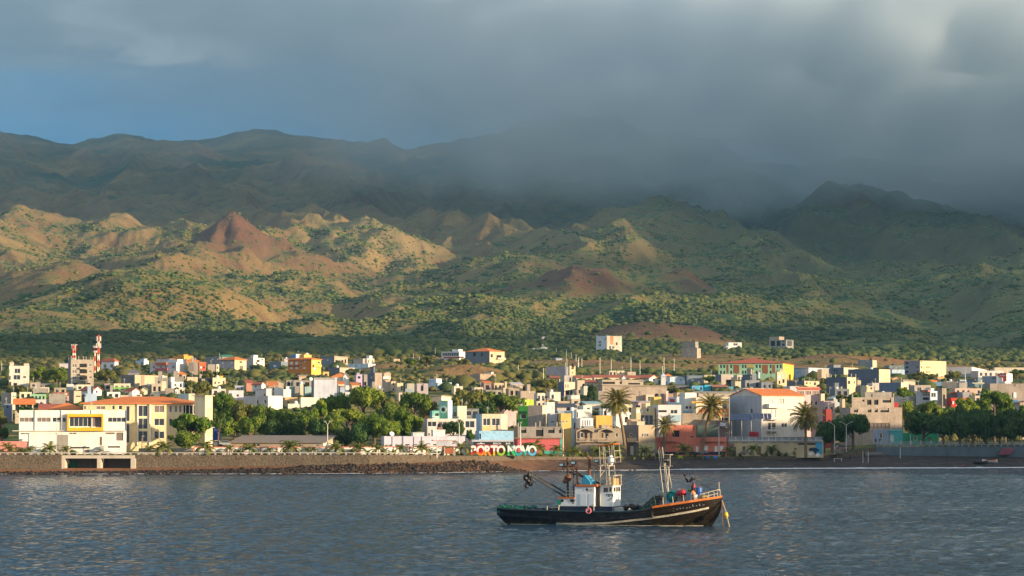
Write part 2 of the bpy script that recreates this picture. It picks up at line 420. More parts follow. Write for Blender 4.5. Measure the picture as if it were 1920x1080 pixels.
def cv(j, i, top):
    k = (j, i, top)
    if k not in vid:
        vid[k] = len(CV); jj = min(j, len(cys)-1); ii = min(i, len(cxs)-1)
        zz_ = HC+(abs(float(th[jj, ii]))+1.5)*(1 if top else -.25)
        CV.append((cxs[0]+(i-.5)*CS, cys[0]+(j-.5)*CS, zz_))
    return vid[k]
occ = cl
for j, i in zip(ys_.tolist(), xs_.tolist()):
    CQ.append((cv(j,i,1), cv(j,i+1,1), cv(j+1,i+1,1), cv(j+1,i,1)))
    CQ.append((cv(j,i,0), cv(j+1,i,0), cv(j+1,i+1,0), cv(j,i+1,0)))
    for dj, di, a, b_ in ((0,-1,(j,i),(j+1,i)), (0,1,(j+1,i+1),(j,i+1)), (-1,0,(j,i+1),(j,i)), (1,0,(j+1,i),(j+1,i+1))):
        q, r_ = j+dj, i+di
        if not (0 <= q < occ.shape[0] and 0 <= r_ < occ.shape[1] and occ[q, r_]):
            CQ.append((cv(a[0],a[1],0), cv(b_[0],b_[1],0), cv(b_[0],b_[1],1), cv(a[0],a[1],1)))
deck = np_mesh('shade_cloud_deck', np.array(CV), np.array(CQ), m_cloud, smooth=True); tag(deck, kind='structure')
# ------------------------------------------------------------------ haze and low cloud
def vol_mat(name, col, dens, aniso=0.0):
    m = bpy.data.materials.new(name); m.use_nodes = True; n = NT(m.node_tree); n.n.clear()
    v = n.add('ShaderNodeVolumePrincipled'); o = n.add('ShaderNodeOutputMaterial')
    v.inputs['Color'].default_value = c4(col); v.inputs['Density'].default_value = dens; v.inputs['Anisotropy'].default_value = aniso
    n.link(v.outputs[0], o.inputs['Volume']); return m
hb = MB(); hb.box(-4300, 4300, -300, 11600, -6, 1240)
hz = hb.build('haze', vol_mat('haze_air', (.26, .62, 1.0), 2.4e-5)); tag(hz, kind='stuff')
# drizzle and low cloud hanging on the mountain: a closed lens whose thickness grows upwards and to the right
LX = np.linspace(-1900, 2100, 180); LZ = np.linspace(260, 1220, 90)
LXg, LZg = np.meshgrid(LX, LZ)
YC = 5300.0
lpx = 960+LXg/YC*F; lrow = rowz_inv(LZg, YC)
edge = np.interp(lpx, [0, 400, 600, 850, 1200, 1500, 1700, 1920, 2700], [330, 340, 370, 400, 425, 445, 460, 455, 455])+26*gn(lpx/150, lrow/90, 3)
tk = np.clip((edge-lrow)/240, 0, 1.25); tk = tk*tk*(3-2*np.clip(tk, 0, 1))*np.interp(lpx, [0, 600, 900, 1300, 1900, 2700], [.16, .42, .95, 1.2, 1.7, 1.7])
tk *= 1+.25*gn(lpx/110, lrow/70, 9)+.10*gn(lpx/60+.3*lrow/60, lrow/55, 19)
tk *= 1-.72*np.exp(-((lpx-1130)/260)**2)*np.clip((120-lrow)/110, 0, 1)
tk *= np.clip((LXg+1850)/500, 0, 1)*np.clip((2080-LXg)/200, 0, 1)
tk[:, 0] = 0; tk[:, -1] = 0; tk[0] = 0; tk[-1] = 0
half_t = 520*np.clip(tk, 0, 2)+.01
V1 = np.stack([LXg, YC-half_t, LZg], -1).reshape(-1, 3); V2 = np.stack([LXg, YC+half_t, LZg], -1).reshape(-1, 3)
a_, b2 = LXg.shape; I = np.arange(a_*b2).reshape(a_, b2)
q1 = np.stack([I[:-1,:-1], I[:-1,1:], I[1:,1:], I[1:,:-1]], -1).reshape(-1, 4); q2 = q1[:, ::-1]+a_*b2
def strip(s): return np.stack([s[:-1], s[:-1]+a_*b2, s[1:]+a_*b2, s[1:]], -1)
Qs = np.concatenate([q1, q2, strip(I[0])[:, ::1], strip(I[-1])[:, ::-1], strip(I[:, 0])[:, ::-1], strip(I[:, -1])])
mist = np_mesh('mist', np.concatenate([V1, V2]), Qs, vol_mat('mist_air', (.88, .96, 1.0), 2.7e-3), smooth=True); tag(mist, kind='stuff')
# ------------------------------------------------------------------ water
m_water, n, b = mat('sea_water')
b.inputs['Base Color'].default_value = (.010, .035, .060, 1); b.inputs['Roughness'].default_value = .06; b.inputs['IOR'].default_value = 1.33
b.inputs['Specular IOR Level'].default_value = .5
gp = n.add('ShaderNodeNewGeometry').outputs['Position']
w1 = n.noise(n.mapping(gp, scale=(1, 1.3, 1), rot=(0,0,.3)), .95, 5, .65, .4)
w2 = n.noise(n.mapping(gp, scale=(1, .8, 1), rot=(0,0,-.5)), .22, 3, .5, .3)
w3 = n.noise(gp, 4.2, 3, .6)
lane = n.maprange(n.noise(n.mapping(gp, scale=(.25, 1, 1), rot=(0,0,.12)), .02, 3, .55), .35, .65, .55, 1.25)
hh = n.math('MULTIPLY', lane, n.math('ADD', n.math('ADD', n.math('MULTIPLY', w1, 1.2), n.math('MULTIPLY', w2, .9)), n.math('MULTIPLY', w3, .35)))
bp = n.add('ShaderNodeBump'); bp.inputs['Distance'].default_value = .62; bp.inputs['Strength'].default_value = 1.0
n.link(hh, bp.inputs['Height']); n.link(bp.outputs[0], b.inputs['Normal'])
# sheet with real swell: fine rows in view, coarse beyond
yy = np.concatenate([[-3000, -1000, -200, 60], np.linspace(120, 200, 30)[:-1], np.linspace(200, 760, 1000), [800, 1000]])
uu = np.concatenate([[-30, -6], np.linspace(-.24, .24, 500), [6, 30]])
U, YY = np.meshgrid(uu, yy); XX = U*np.maximum(np.abs(YY), 120)
amp = np.where((YY > 130) & (YY < 770) & (np.abs(U) < .25), 1, 0)*np.interp(YY, [120, 200, 640, 770], [0, 1, 1, .2])
ZZ = amp*(.07*gn(XX/5.5+YY/19, YY/6.5, 1)+.10*gn(XX/2.3-YY/9, YY/2.3, 2)+.085*gn(XX/1.2, YY/1.5, 3))
nr2, nc2 = XX.shape; I = np.arange(nr2*nc2).reshape(nr2, nc2)
Qw = np.stack([I[:-1,:-1], I[:-1,1:], I[1:,1:], I[1:,:-1]], -1).reshape(-1, 4)
sea = np_mesh('water', np.stack([XX, YY, ZZ], -1).reshape(-1, 3), Qw, m_water, smooth=True); tag(sea, kind='structure')
# ------------------------------------------------------------------ materials of the town
_wm = {}
def wallmat(col, kind='paint'):
    k = (tuple(round(c, 3) for c in col), kind)
    if k in _wm: return _wm[k]
    m, n, b = mat('wall_'+kind)
    gp = n.add('ShaderNodeNewGeometry').outputs['Position']
    oi = n.add('ShaderNodeObjectInfo').outputs['Random']
    dirt = n.noise(n.mapping(gp, scale=(1, 1, .35)), .55, 5, .65)
    fine = n.noise(gp, 3.1, 3, .6)
    c = n.mix(n.maprange(dirt, .42, .70, 0, .5 if kind == 'paint' else .6), col, tuple(v*.55 for v in col))
    stk = n.noise(n.mapping(gp, scale=(2.2, 2.2, .18)), 1.0, 4, .7); c = n.mix(n.maprange(stk, .52, .7, 0, .38), c, tuple(v*.42+.01 for v in col))
    if kind == 'block':
        br = n.add('ShaderNodeTexBrick'); br.inputs['Scale'].default_value = 1.0
        tcn = n.add('ShaderNodeTexCoord')
        s3 = n.add('ShaderNodeSeparateXYZ'); n.link(tcn.outputs['Object'], s3.inputs[0])
        cb_ = n.add('ShaderNodeCombineXYZ'); n.link(n.math('ADD', s3.outputs[0], s3.outputs[1]), cb_.inputs[0]); n.link(s3.outputs[2], cb_.inputs[1])
        n.link(cb_.outputs[0], br.inputs['Vector']); br.inputs['Brick Width'].default_value = .8; br.inputs['Row Height'].default_value = .4
        br.inputs['Mortar Size'].default_value = .05; br.inputs['Color1'].default_value = (1,1,1,1); br.inputs['Color2'].default_value = (.78,.78,.78,1); br.inputs['Mortar'].default_value = (.62,.62,.6,1)
        c = n.mix(.8, c, br.outputs['Color'], 'MULTIPLY')
        pat = n.noise(gp, .28, 3, .6); c = n.mix(n.maprange(pat, .5, .62, 0, .35), c, tuple(min(1, v*1.25) for v in col))
    else:
        pat = n.noise(gp, .2, 2, .5); c = n.mix(n.maprange(pat, .52, .6, 0, .22), c, tuple(min(1, v*1.12+.02) for v in col))
    c = n.mix(n.maprange(fine, .3, .7, 0, .18), c, tuple(v*.75 for v in col))
    n.link(c, b.inputs['Base Color']); b.inputs['Roughness'].default_value = .85
    bp = n.add('ShaderNodeBump'); bp.inputs['Distance'].default_value = .03; bp.inputs['Strength'].default_value = .5
    n.link(fine, bp.inputs['Height']); n.link(bp.outputs[0], b.inputs['Normal'])
    _wm[k] = m; return m
def plain(name, col, rough=.7, metal=0.0, spec=.3, nz=0.0, sc=2.0):
    m, n, b = mat(name); b.inputs['Base Color'].default_value = c4(col); b.inputs['Roughness'].default_value = rough; b.inputs['Metallic'].default_value = metal
    b.inputs['Specular IOR Level'].default_value = spec
    if nz:
        gp = n.add('ShaderNodeNewGeometry').outputs['Position']
        q = n.noise(gp, sc, 5, .65); n.link(n.mix(n.maprange(q, .3, .7, 0, nz), col, tuple(v*.4 for v in col)), b.inputs['Base Color'])
    return m
C = dict(white=(.78,.76,.72), cream=(.72,.62,.46), beige=(.60,.50,.38), tan=(.46,.37,.27), conc=(.36,.32,.28), grey=(.33,.33,.34), lgrey=(.60,.60,.60), dgrey=(.19,.20,.22),
 pblue=(.52,.62,.70), lav=(.62,.55,.62), pink=(.70,.50,.48), orange=(.72,.34,.06), yellow=(.75,.50,.12), mint=(.36,.58,.46), green=(.16,.44,.08), lime=(.50,.62,.06),
 red=(.55,.07,.06), coral=(.68,.24,.17), turq=(.16,.50,.52), blue=(.05,.22,.50), brown=(.24,.14,.09), ochre=(.62,.45,.20), teal=(.12,.40,.38), dblue=(.10,.14,.20), stone=(.30,.26,.21), rose=(.55,.16,.18))
def tilemat(col=(.55,.13,.05)):
    k = ('tile', col)
    if k in _wm: return _wm[k]
    m, n, b = mat('roof_tiles'); gp = n.add('ShaderNodeNewGeometry').outputs['Position']
    w_ = n.add('ShaderNodeTexWave'); w_.inputs['Scale'].default_value = 1.1; w_.bands_direction = 'X'; n.link(gp, w_.inputs['Vector'])
    q = n.noise(gp, .6, 4, .6); q2 = n.noise(gp, 4, 2, .6)
    c = n.mix(n.maprange(q, .35, .7, 0, .5), col, tuple(v*.55 for v in col)); c = n.mix(n.math('MULTIPLY', w_.outputs['Fac'], .25), c, tuple(v*.5 for v in col)); c = n.mix(n.math('MULTIPLY', q2, .25), c, (.6,.3,.16))
    n.link(c, b.inputs['Base Color']); b.inputs['Roughness'].default_value = .8
    _wm[k] = m; return m
TILE = tilemat((.74,.20,.045)); TILE2 = tilemat((.42,.10,.06)); 
M_GLASS = plain('window_glass', (.03,.035,.045), .12, 0, .6)
M_DARK = plain('dark_interior', (.022,.02,.02), .9)
M_FRAMEW = plain('white_frame', (.7,.68,.62), .5)
M_FRAMEB = plain('brown_frame', (.16,.08,.05), .6)
M_CURT = plain('curtained_glass', (.22,.17,.15), .3, 0, .5, .5, 1.5)
M_ROOF = plain('roof_slab', (.34,.31,.27), .9, nz=.4, sc=.7)
M_TANKB = plain('tank_black', (.02,.02,.022), .5); M_TANKW = plain('tank_white', (.6,.62,.62), .5)
M_POLE = plain('pole_metal', (.52,.50,.45), .5, .3); M_WOODP = plain('pole_wood', (.30,.20,.12), .85)
M_RAIL = plain('rail_white', (.7,.68,.64), .6)

HOUSES = []
_hs = random.Random(5)
def H(x0, xc, x1, yt, yb, col, label, wins='', roof='flat', th=35.0, name='house', wk=None, mk='paint', cL=None, cR=None, rh=5, rdir='x', tile=None, dp=8.0,
      tank=0, room=None, D=None, parapet=.5, extra=None, eave=.4, cat='house', stubs=0, dish=0, floors=0, zadd=0.0, eaves_over=None):
    """house by its near corner: xc splits left face (x0..xc) and right face (xc..x1) of the photo; yt, yb are the rows of eaves and ground"""
    if D is None: D = depth_at((x0+x1)/2, yb)
    if xc is None:
        th = 82.0; xc = x0+min(dp*math.cos(R(th))/D*F, (x1-x0)*.25)
        a = dp
    else: a = None
    t = R(th); u0, uc, u1 = [(v-960)/F for v in (x0, xc, x1)]
    Cx = uc*D
    b_ = (u1*D-Cx)/(math.sin(t)-u1*math.cos(t)) if x1 > xc+.1 else dp
    if a is None: a = (Cx-u0*D)/(math.cos(t)+u0*math.sin(t)) if xc > x0+.1 else dp
    if b_ <= .5: b_ = dp
    zt = rowz(yt, D)
    cor = [(Cx, D), (Cx+b_*math.sin(t), D+b_*math.cos(t)), (Cx-a*math.cos(t), D+a*math.sin(t)), (Cx+b_*math.sin(t)-a*math.cos(t), D+b_*math.cos(t)+a*math.sin(t))]
    zs, _ = terrain_z(np.array([c[0] for c in cor]), np.array([c[1] for c in cor]))
    zb = min(float(zs.min()), rowz(yb, D))-.3
    zg = rowz(yb, D)
    Ht = zt-zb; vis = zt-zg
    root = empty(name, (Cx, D, zb), math.pi/2-t)
    tag(root, label, cat, 'buildings of the hillside town')
    Mi = Matrix.Rotation(-(math.pi/2-t), 4, 'Z') @ Matrix.Translation((-Cx, -D, -zb))
    rd = Matrix.Rotation(math.pi/2-t, 4, 'Z')
    def hitf(face, px, py, off=0.0):
        o = Vector(cam.location); d_ = (P(px, py, 100)-o)
        nrm = rd @ (Vector((0, -1, 0)) if face == 'R' else Vector((-1, 0, 0)))
        pt = Vector((Cx, D, zb))+nrm*off; k = (pt-o).dot(nrm)/d_.dot(nrm); q = Mi @ (o+d_*k)
        return (q.x if face == 'R' else q.y), q.z
    lo = vis and (Ht-vis)
    rects = {'L': [], 'R': []}
    px_m = F/D
    # windows
    toks = wins.split() if isinstance(wins, str) else wins
    for tk_ in toks:
        if isinstance(tk_, str):
            fc = tk_[0]; nc_, nr_ = [int(v) for v in tk_[1:].split('x')]
            W = b_ if fc == 'R' else a; sh = vis/nr_
            for r_ in range(nr_):
                for c_i in range(nc_):
                    ww = min(W/nc_*.5, 1.7); hh_ = min(sh*.48, 1.7)
                    cu = W*(c_i+.5)/nc_+_hs.uniform(-.08, .08)*W/nc_; cv_ = lo+sh*(r_+.52)
                    if _hs.random() < .12: continue
                    rects[fc].append((cu-ww/2, cu+ww/2, cv_-hh_/2, cv_+hh_/2, wk or 'g'))
        else:
            fc, a0, a1, b0, b1 = tk_[:5]; k_ = tk_[5] if len(tk_) > 5 else (wk or 'g')
            ua, va = hitf(fc, a0, b1); ub, vb = hitf(fc, a1, b0)
            W = b_ if fc == 'R' else a
            ua, ub = sorted((ua, ub)); ua = max(ua, .05); ub = min(ub, W-.05)
            if ub-ua > .12 and vb-va > .12: rects[fc].append((ua, ub, max(va, .05), min(vb, Ht-.15), k_))
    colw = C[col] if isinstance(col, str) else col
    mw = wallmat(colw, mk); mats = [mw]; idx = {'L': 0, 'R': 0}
    for fc, cc in (('L', cL), ('R', cR)):  # many calls darken the left face as shade and lighten the right
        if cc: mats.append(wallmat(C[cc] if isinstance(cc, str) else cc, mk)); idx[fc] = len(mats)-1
    wb = MB()
    def face(fc, W):
        wb.mi = idx[fc]
        rs = rects[fc]
        us = sorted({0.0, W} | {r[0] for r in rs} | {r[1] for r in rs}); vs = sorted({0.0, Ht} | {r[2] for r in rs} | {r[3] for r in rs})
        T = (lambda u, v, o: (u, o, v)) if fc == 'R' else (lambda u, v, o: (o, u, v))
        def q(p4):
            wb.poly(p4 if fc == 'R' else p4[::-1])
        for i in range(len(us)-1):
            for j in range(len(vs)-1):
                cu = (us[i]+us[i+1])/2; cw_ = (vs[j]+vs[j+1])/2
                if any(r[0] < cu < r[1] and r[2] < cw_ < r[3] for r in rs): continue
                q([T(us[i], vs[j], 0), T(us[i+1], vs[j], 0), T(us[i+1], vs[j+1], 0), T(us[i], vs[j+1], 0)])
        dd = .28
        for r in rs:
            q([T(r[0], r[2], 0), T(r[0], r[2], dd), T(r[1], r[2], dd), T(r[1], r[2], 0)][::-1])
            q([T(r[0], r[3], 0), T(r[1], r[3], 0), T(r[1], r[3], dd), T(r[0], r[3], dd)][::-1])
            q([T(r[0], r[2], 0), T(r[0], r[3], 0), T(r[0], r[3], dd), T(r[0], r[2], dd)][::-1])
            q([T(r[1], r[2], 0), T(r[1], r[2], dd), T(r[1], r[3], dd), T(r[1], r[3], 0)][::-1])
    face('R', b_); face('L', a)
    wb.mi = 0
    wb.poly([(b_,0,0),(b_,a,0),(b_,a,Ht),(b_,0,Ht)]); wb.poly([(b_,a,0),(0,a,0),(0,a,Ht),(b_,a,Ht)])
    pt_ = .2
    if roof == 'flat':
        # parapet: inner faces and top
        for (xa, xb, ya, yb2) in ((0, b_, 0, pt_), (0, b_, a-pt_, a), (0, pt_, pt_, a-pt_), (b_-pt_, b_, pt_, a-pt_)):
            wb.poly([(xa,ya,Ht),(xb,ya,Ht),(xb,yb2,Ht),(xa,yb2,Ht)])
        wb.poly([(pt_,pt_,Ht-parapet),(pt_,pt_,Ht),(b_-pt_,pt_,Ht),(b_-pt_,pt_,Ht-parapet)][::-1])
        wb.poly([(pt_,a-pt_,Ht-parapet),(pt_,a-pt_,Ht),(b_-pt_,a-pt_,Ht),(b_-pt_,a-pt_,Ht-parapet)])
        wb.poly([(pt_,pt_,Ht-parapet),(pt_,a-pt_,Ht-parapet),(pt_,a-pt_,Ht),(pt_,pt_,Ht)])
        wb.poly([(b_-pt_,pt_,Ht-parapet),(b_-pt_,pt_,Ht),(b_-pt_,a-pt_,Ht),(b_-pt_,a-pt_,Ht-parapet)])
    rm = TILE if tile is None else (tile if not isinstance(tile, tuple) else plain('sheet_roof', tile, .6, 0, .3, .4, .8))
    rbm = MB(); rhm = rh*D/F
    e = eave
    if roof == 'flat':
        rbm.box(pt_, b_-pt_, pt_, a-pt_, Ht-parapet-.25, Ht-parapet)
        rbm.build('roof', M_ROOF, root)
    elif roof in ('gable', 'hip', 'shed', 'shedy'):
        tk2 = .16
        def slab(p):
            rbm.poly(p); rbm.poly([(q[0], q[1], q[2]-tk2) for q in p][::-1])
            for i in range(len(p)):
                j = (i+1) % len(p); A, B_ = p[i], p[j]
                rbm.poly([A, (A[0],A[1],A[2]-tk2), (B_[0],B_[1],B_[2]-tk2), B_])
        h0 = Ht+tk2+.02
        if roof == 'gable' and rdir == 'x':
            sl_ = rhm/(a/2); y_m = a/2
            slab([(-e,-e,h0-sl_*e),(b_+e,-e,h0-sl_*e),(b_+e,y_m,h0+rhm),(-e,y_m,h0+rhm)])
            slab([(-e,y_m,h0+rhm),(b_+e,y_m,h0+rhm),(b_+e,a+e,h0-sl_*e),(-e,a+e,h0-sl_*e)])
            wb.poly([(0,0,Ht),(0,y_m,Ht+rhm),(0,a,Ht)]); wb.poly([(b_,0,Ht),(b_,a,Ht),(b_,y_m,Ht+rhm)])
        elif roof == 'gable':
            sl_ = rhm/(b_/2); x_m = b_/2
            slab([(-e,-e,h0-sl_*e),(x_m,-e,h0+rhm),(x_m,a+e,h0+rhm),(-e,a+e,h0-sl_*e)])
            slab([(x_m,-e,h0+rhm),(b_+e,-e,h0-sl_*e),(b_+e,a+e,h0-sl_*e),(x_m,a+e,h0+rhm)])
            wb.poly([(0,0,Ht),(b_,0,Ht),(x_m,0,Ht+rhm)]); wb.poly([(0,a,Ht),(x_m,a,Ht+rhm),(b_,a,Ht)])
        elif roof == 'hip':
            m_ = min(a, b_)/2
            if b_ >= a: r0_, r1_ = (m_, a/2, h0+rhm), (b_-m_, a/2, h0+rhm)
            else: r0_, r1_ = (b_/2, m_, h0+rhm), (b_/2, a-m_, h0+rhm)
            A0, A1, A2, A3 = (-e,-e,h0), (b_+e,-e,h0), (b_+e,a+e,h0), (-e,a+e,h0)
            if b_ >= a: fs = ([A0,A1,r1_,r0_],[A1,A2,r1_],[A2,A3,r0_,r1_],[A3,A0,r0_])
            else: fs = ([A0,A1,r0_],[A1,A2,r1_,r0_],[A2,A3,r1_],[A3,A0,r0_,r1_])
            for f_ in fs: rbm.poly(f_)
            rbm.poly([(q[0],q[1],q[2]-.18) for q in (A3,A2,A1,A0)])
            for A, B_ in ((A0,A1),(A1,A2),(A2,A3),(A3,A0)): rbm.poly([A,(A[0],A[1],A[2]-.18),(B_[0],B_[1],B_[2]-.18),B_])
        elif roof == 'shed':   # rises away from the right face
            slab([(-e,-e,h0),(b_+e,-e,h0),(b_+e,a+e,h0+rhm),(-e,a+e,h0+rhm)])
            wb.poly([(0,0,Ht),(0,a,Ht+rhm),(0,a,Ht)]); wb.poly([(b_,0,Ht),(b_,a,Ht),(b_,a,Ht+rhm)]); wb.poly([(0,a,Ht),(0,a,Ht+rhm),(b_,a,Ht+rhm),(b_,a,Ht)])
        else:                  # rises away from the left face
            slab([(-e,-e,h0),(b_+e,-e,h0+rhm),(b_+e,a+e,h0+rhm),(-e,a+e,h0)])
            wb.poly([(0,0,Ht),(b_,0,Ht),(b_,0,Ht+rhm)]); wb.poly([(b_,0,Ht),(b_,a,Ht),(b_,a,Ht+rhm),(b_,0,Ht+rhm)])
        rbm.build('roof', rm, root)
    wb.build('wall', mats, root)
    # window frames and panes
    for fc in 'RL':
        T = (lambda u, v, o: (u, o, v)) if fc == 'R' else (lambda u, v, o: (o, u, v))
        for r in rects[fc]:
            k_ = r[4]; u0_, u1_, v0_, v1_ = r[:4]; wpx = (u1_-u0_)*px_m
            pm = {'g': M_GLASS, 'd': M_DARK, 'c': M_CURT, 'b': M_CURT}.get(k_, M_GLASS)
            pb = MB(); off = .26 if k_ == 'd' else .16
            A = [T(u0_, v0_, off), T(u1_, v0_, off), T(u1_, v1_, off), T(u0_, v1_, off)]
            pb.poly(A if fc == 'R' else A[::-1])
            if k_ == 'D' or k_ == 'W':
                nm = 'door'; pb.build(nm, M_FRAMEB if k_ == 'D' else M_FRAMEW, root); continue
            if k_ == 'd' or wpx < 4.0:
                pb.build('window', pm, root); continue
            fb = MB(); fw = max(.05, min(.09, .12*(u1_-u0_))); nm_ = max(1, int(round((u1_-u0_)/1.1)))
            def bar(ua, ub, va, vb):
                p = [T(ua, va, .06), T(ub, va, .06), T(ub, vb, .06), T(ua, vb, .06)]; q_ = [T(ua, va, .155), T(ub, va, .155), T(ub, vb, .155), T(ua, vb, .155)]
                fb.poly(p if fc == 'R' else p[::-1])
                for i in range(4):
                    j = (i+1) % 4; f_ = [p[i], q_[i], q_[j], p[j]]; fb.poly(f_ if fc == 'R' else f_[::-1])
            bar(u0_, u1_, v0_, v0_+fw); bar(u0_, u1_, v1_-fw, v1_)
            for i in range(nm_+1):
                c_ = u0_+fw/2+(u1_-u0_-fw)*i/nm_; bar(c_-fw/2, c_+fw/2, v0_+fw, v1_-fw)
            fo = fb.build('window', M_FRAMEB if k_ in 'b' else M_FRAMEW, root)
            po = pb.build('pane', pm, fo)
    if wins == '' and vis > 2.5 and _hs.random() < .0: pass
    k0 = _hs.random()
    if roof == 'flat' and not tank and not stubs and vis > 2.2 and name in ('house', 'building'):
        if k0 < .30 and D > 835: tank = 1
        if .2 < k0 < .55 and not room and 3.5 < b_ < 13 and D > 835: fx = _hs.uniform(.05, .5); room = (fx, fx+_hs.uniform(.25, .4), .3, .8, 2.2*F/D, col if _hs.random() < .5 else 'conc')
        if k0 > .5:
            ax = b_*_hs.uniform(.15, .85); q = MB(); q.tube([(ax, .5, Ht-parapet), (ax, .5, Ht+1.9)], .05, 4)
            for i in range(3): q.tube([(ax-.5+.1*i, .5, Ht+1.3+.22*i), (ax+.5-.1*i, .5, Ht+1.3+.22*i)], .03, 4)
            q.build('antenna', M_POLE, root)
    if room:
        for rr in (room if isinstance(room, list) else [room]):
            fx0, fx1, fy0, fy1, hpx = rr[:5]; rc = rr[5] if len(rr) > 5 else col
            q = MB(); hm = hpx*D/F; zb_ = Ht-parapet+.003
            q.box(b_*fx0+.22, b_*fx1-.02, a*fy0+.22, a*fy1-.22, zb_, zb_+hm+parapet); q.box(b_*fx0+.1, b_*fx1+.1, a*fy0+.1, a*fy1-.1, zb_+hm+parapet+.003, zb_+hm+parapet+.15)
            q.build('roof_room', wallmat(C[rc] if isinstance(rc, str) else rc, mk), root)
    for i in range(tank):
        q = MB(); tx = b_*_hs.uniform(.2, .8); ty = a*_hs.uniform(.15, .6)
        q.lathe([(.01, 0), (.62, 0), (.65, .5), (.62, 1.1), (.45, 1.35), (.18, 1.45), (.01, 1.46)], 9, (tx, ty, Ht-parapet+.01)); q.build('water_tank', M_TANKB if _hs.random() < .6 else M_TANKW, root, True)
    if stubs:
        for i in range(stubs):
            for yy_ in (.15, a-.15):
                q = MB(); cx_ = .15+(b_-.3)*i/max(1, stubs-1); q.box(cx_-.13, cx_+.13, yy_-.13, yy_+.13, Ht, Ht+.9+.5*_hs.random())
                q.build('column', wallmat(C['conc'], 'paint'), root)
    if dish:
        q = MB(); dx = b_*_hs.uniform(.2, .8); dy = .4; zz_ = Ht
        q.tube([(dx, dy, Ht-.3), (dx, dy, Ht+.8)], .04, 5); q.lathe([(.01, 0), (.3, .06), (.5, .18)], 9, (dx, dy, Ht+.8)); q.build('satellite_dish', M_TANKW, root)
    if extra: extra(root, dict(a=a, b=b_, H=Ht, D=D, hit=hitf, lo=lo, s=F/D, zb=zb, C=(Cx, D), rz=math.pi/2-t, Mi=Mi))
    HOUSES.append((root, Cx, D, a, b_, t)); return root
def balcony(fc, a0, a1, b0, b1, depth=1.1, rail='white', name='balcony', solid=True):
    """slab plus parapet or railing on a face; pixel box in the photo"""
    def f(root, g):
        ua, va = g['hit'](fc, a0, b1); ub, vb = g['hit'](fc, a1, b0); ua, ub = sorted((ua, ub))
        q = MB()
        def bx(u0_, u1_, o0, o1, v0_, v1_):
            if fc == 'R': q.box(u0_, u1_, -o1, -o0, v0_, v1_)
            else: q.box(-o1, -o0, u0_, u1_, v0_, v1_)
        bx(ua, ub, .003, depth, va, va+.15)
        if solid:
            bx(ua, ub, depth-.12, depth+.003, va+.15, vb); bx(ua, ua+.12, .003, depth-.12, va+.153, vb-.01); bx(ub-.12, ub, .003, depth-.12, va+.153, vb-.01)
        else:
            bx(ua, ub, depth-.08, depth, vb-.08, vb); k = int((ub-ua)/.35)
            for i in range(k+1):
                c_ = ua+.04+(ub-ua-.08)*i/max(k, 1); bx(c_-.05, c_+.05, depth-.07, depth-.01, va+.15, vb-.08)
        q.build(name, wallmat(C[rail] if isinstance(rail, str) else rail), root)
    return f
def band(fc, a0, a1, b0, b1, col, name='wall_band', proud=.03, m_=None, depth=None):
    def f(root, g):
        ua, va = g['hit'](fc, a0, b1); ub, vb = g['hit'](fc, a1, b0); ua, ub = sorted((ua, ub)); q = MB()
        dd = depth or proud
        if fc == 'R': q.box(ua, ub, -dd, .05 if depth is None else -.003, va, vb)
        else: q.box(-dd, .05 if depth is None else -.003, ua, ub, va, vb)
        q.build(name, m_ or wallmat(C[col] if isinstance(col, str) else col), root)
    return f
def multi(*fs):
    def f(root, g):
        for k in fs: k(root, g)
    return f
# ------------------------------------------------------------------ waterfront buildings
def box_part(fc, a0, a1, b0, b1, depth, col, name):
    return band(fc, a0, a1, b0, b1, col, name, depth=depth)
def modern(root, g):
    q = MB()
    for (a0, a1, b0, b1) in ((126, 194, 776, 781.5), (126, 194, 801.5, 808), (126, 129.5, 781.5, 801.5), (190.5, 194, 781.5, 801.5)):
        ua, va = g['hit']('R', a0, b1); ub, vb = g['hit']('R', a1, b0); q.box(ua, ub, -.9, -.004, va, vb)
    q.build('yellow_window_surround', wallmat((.80,.42,.03)), root)
    q = MB()
    for c in (66, 115.5, 172, 238):
        ua, va = g['hit']('R', c-1, 808); ub, vb = g['hit']('R', c, 769); q = MB(); q.box(ua, min(ub, g['b']-.01), -.25, -.004, va, vb); q.build('pilaster', wallmat(C['white']), root)
    q = MB(); ua, va = g['hit']('R', 108, 851); ub, vb = g['hit']('R', 128, 815); q.box(ua, ub, -.12, -.004, va, vb); q.build('garage_door', wallmat((.30,.27,.24)), root)
    q = MB(); ua, va = g['hit']('R', 23, 808.5); ub, vb = g['hit']('R', 236, 807); q.box(ua, ub, -.5, -.26, va, vb); q.build('canopy_slab', wallmat((.55,.5,.42)), root)
    q = MB(); ua, va = g['hit']('R', 176, 846); ub, vb = g['hit']('R', 195, 836); 
    for i in range(9): q.box(ua+(ub-ua)*i/9, ub, -1.2, -.004, va+(vb-va)*i/9, va+(vb-va)*(i+1)/9-.003)
    q.build('steps', wallmat((.45,.40,.33)), root)
H(21, None, 238, 769, 851.5, (.80,.74,.66), 'long white two-storey building with a projecting yellow window frame, leftmost on the seafront', [
  ('R',31,63,782.5,791.5,'c'),('R',69,95,782.5,791.5,'c'),('R',98,115,782.5,791.5,'g'),('R',117,124,782.5,791.5,'g'),('R',130,173,782,800,'g'),('R',173.5,190,782,800,'b'),('R',202,236,782.5,791.5,'g'),
  ('R',38,67,811.5,815,'g'),('R',69,106,811.5,815,'g'),('R',129,143,811,814.5,'g'),('R',187,191,819,835,'D'),('R',198,215,811,814,'b'),('R',218,231,811,826,'b'),('R',131,168,838,841,'d'),('R',157,168,843,851,'c'),('R',202,225,836.5,839.5,'d')],
  dp=14, th=78, name='building', cat='building', parapet=.5, extra=modern, cL='pink')
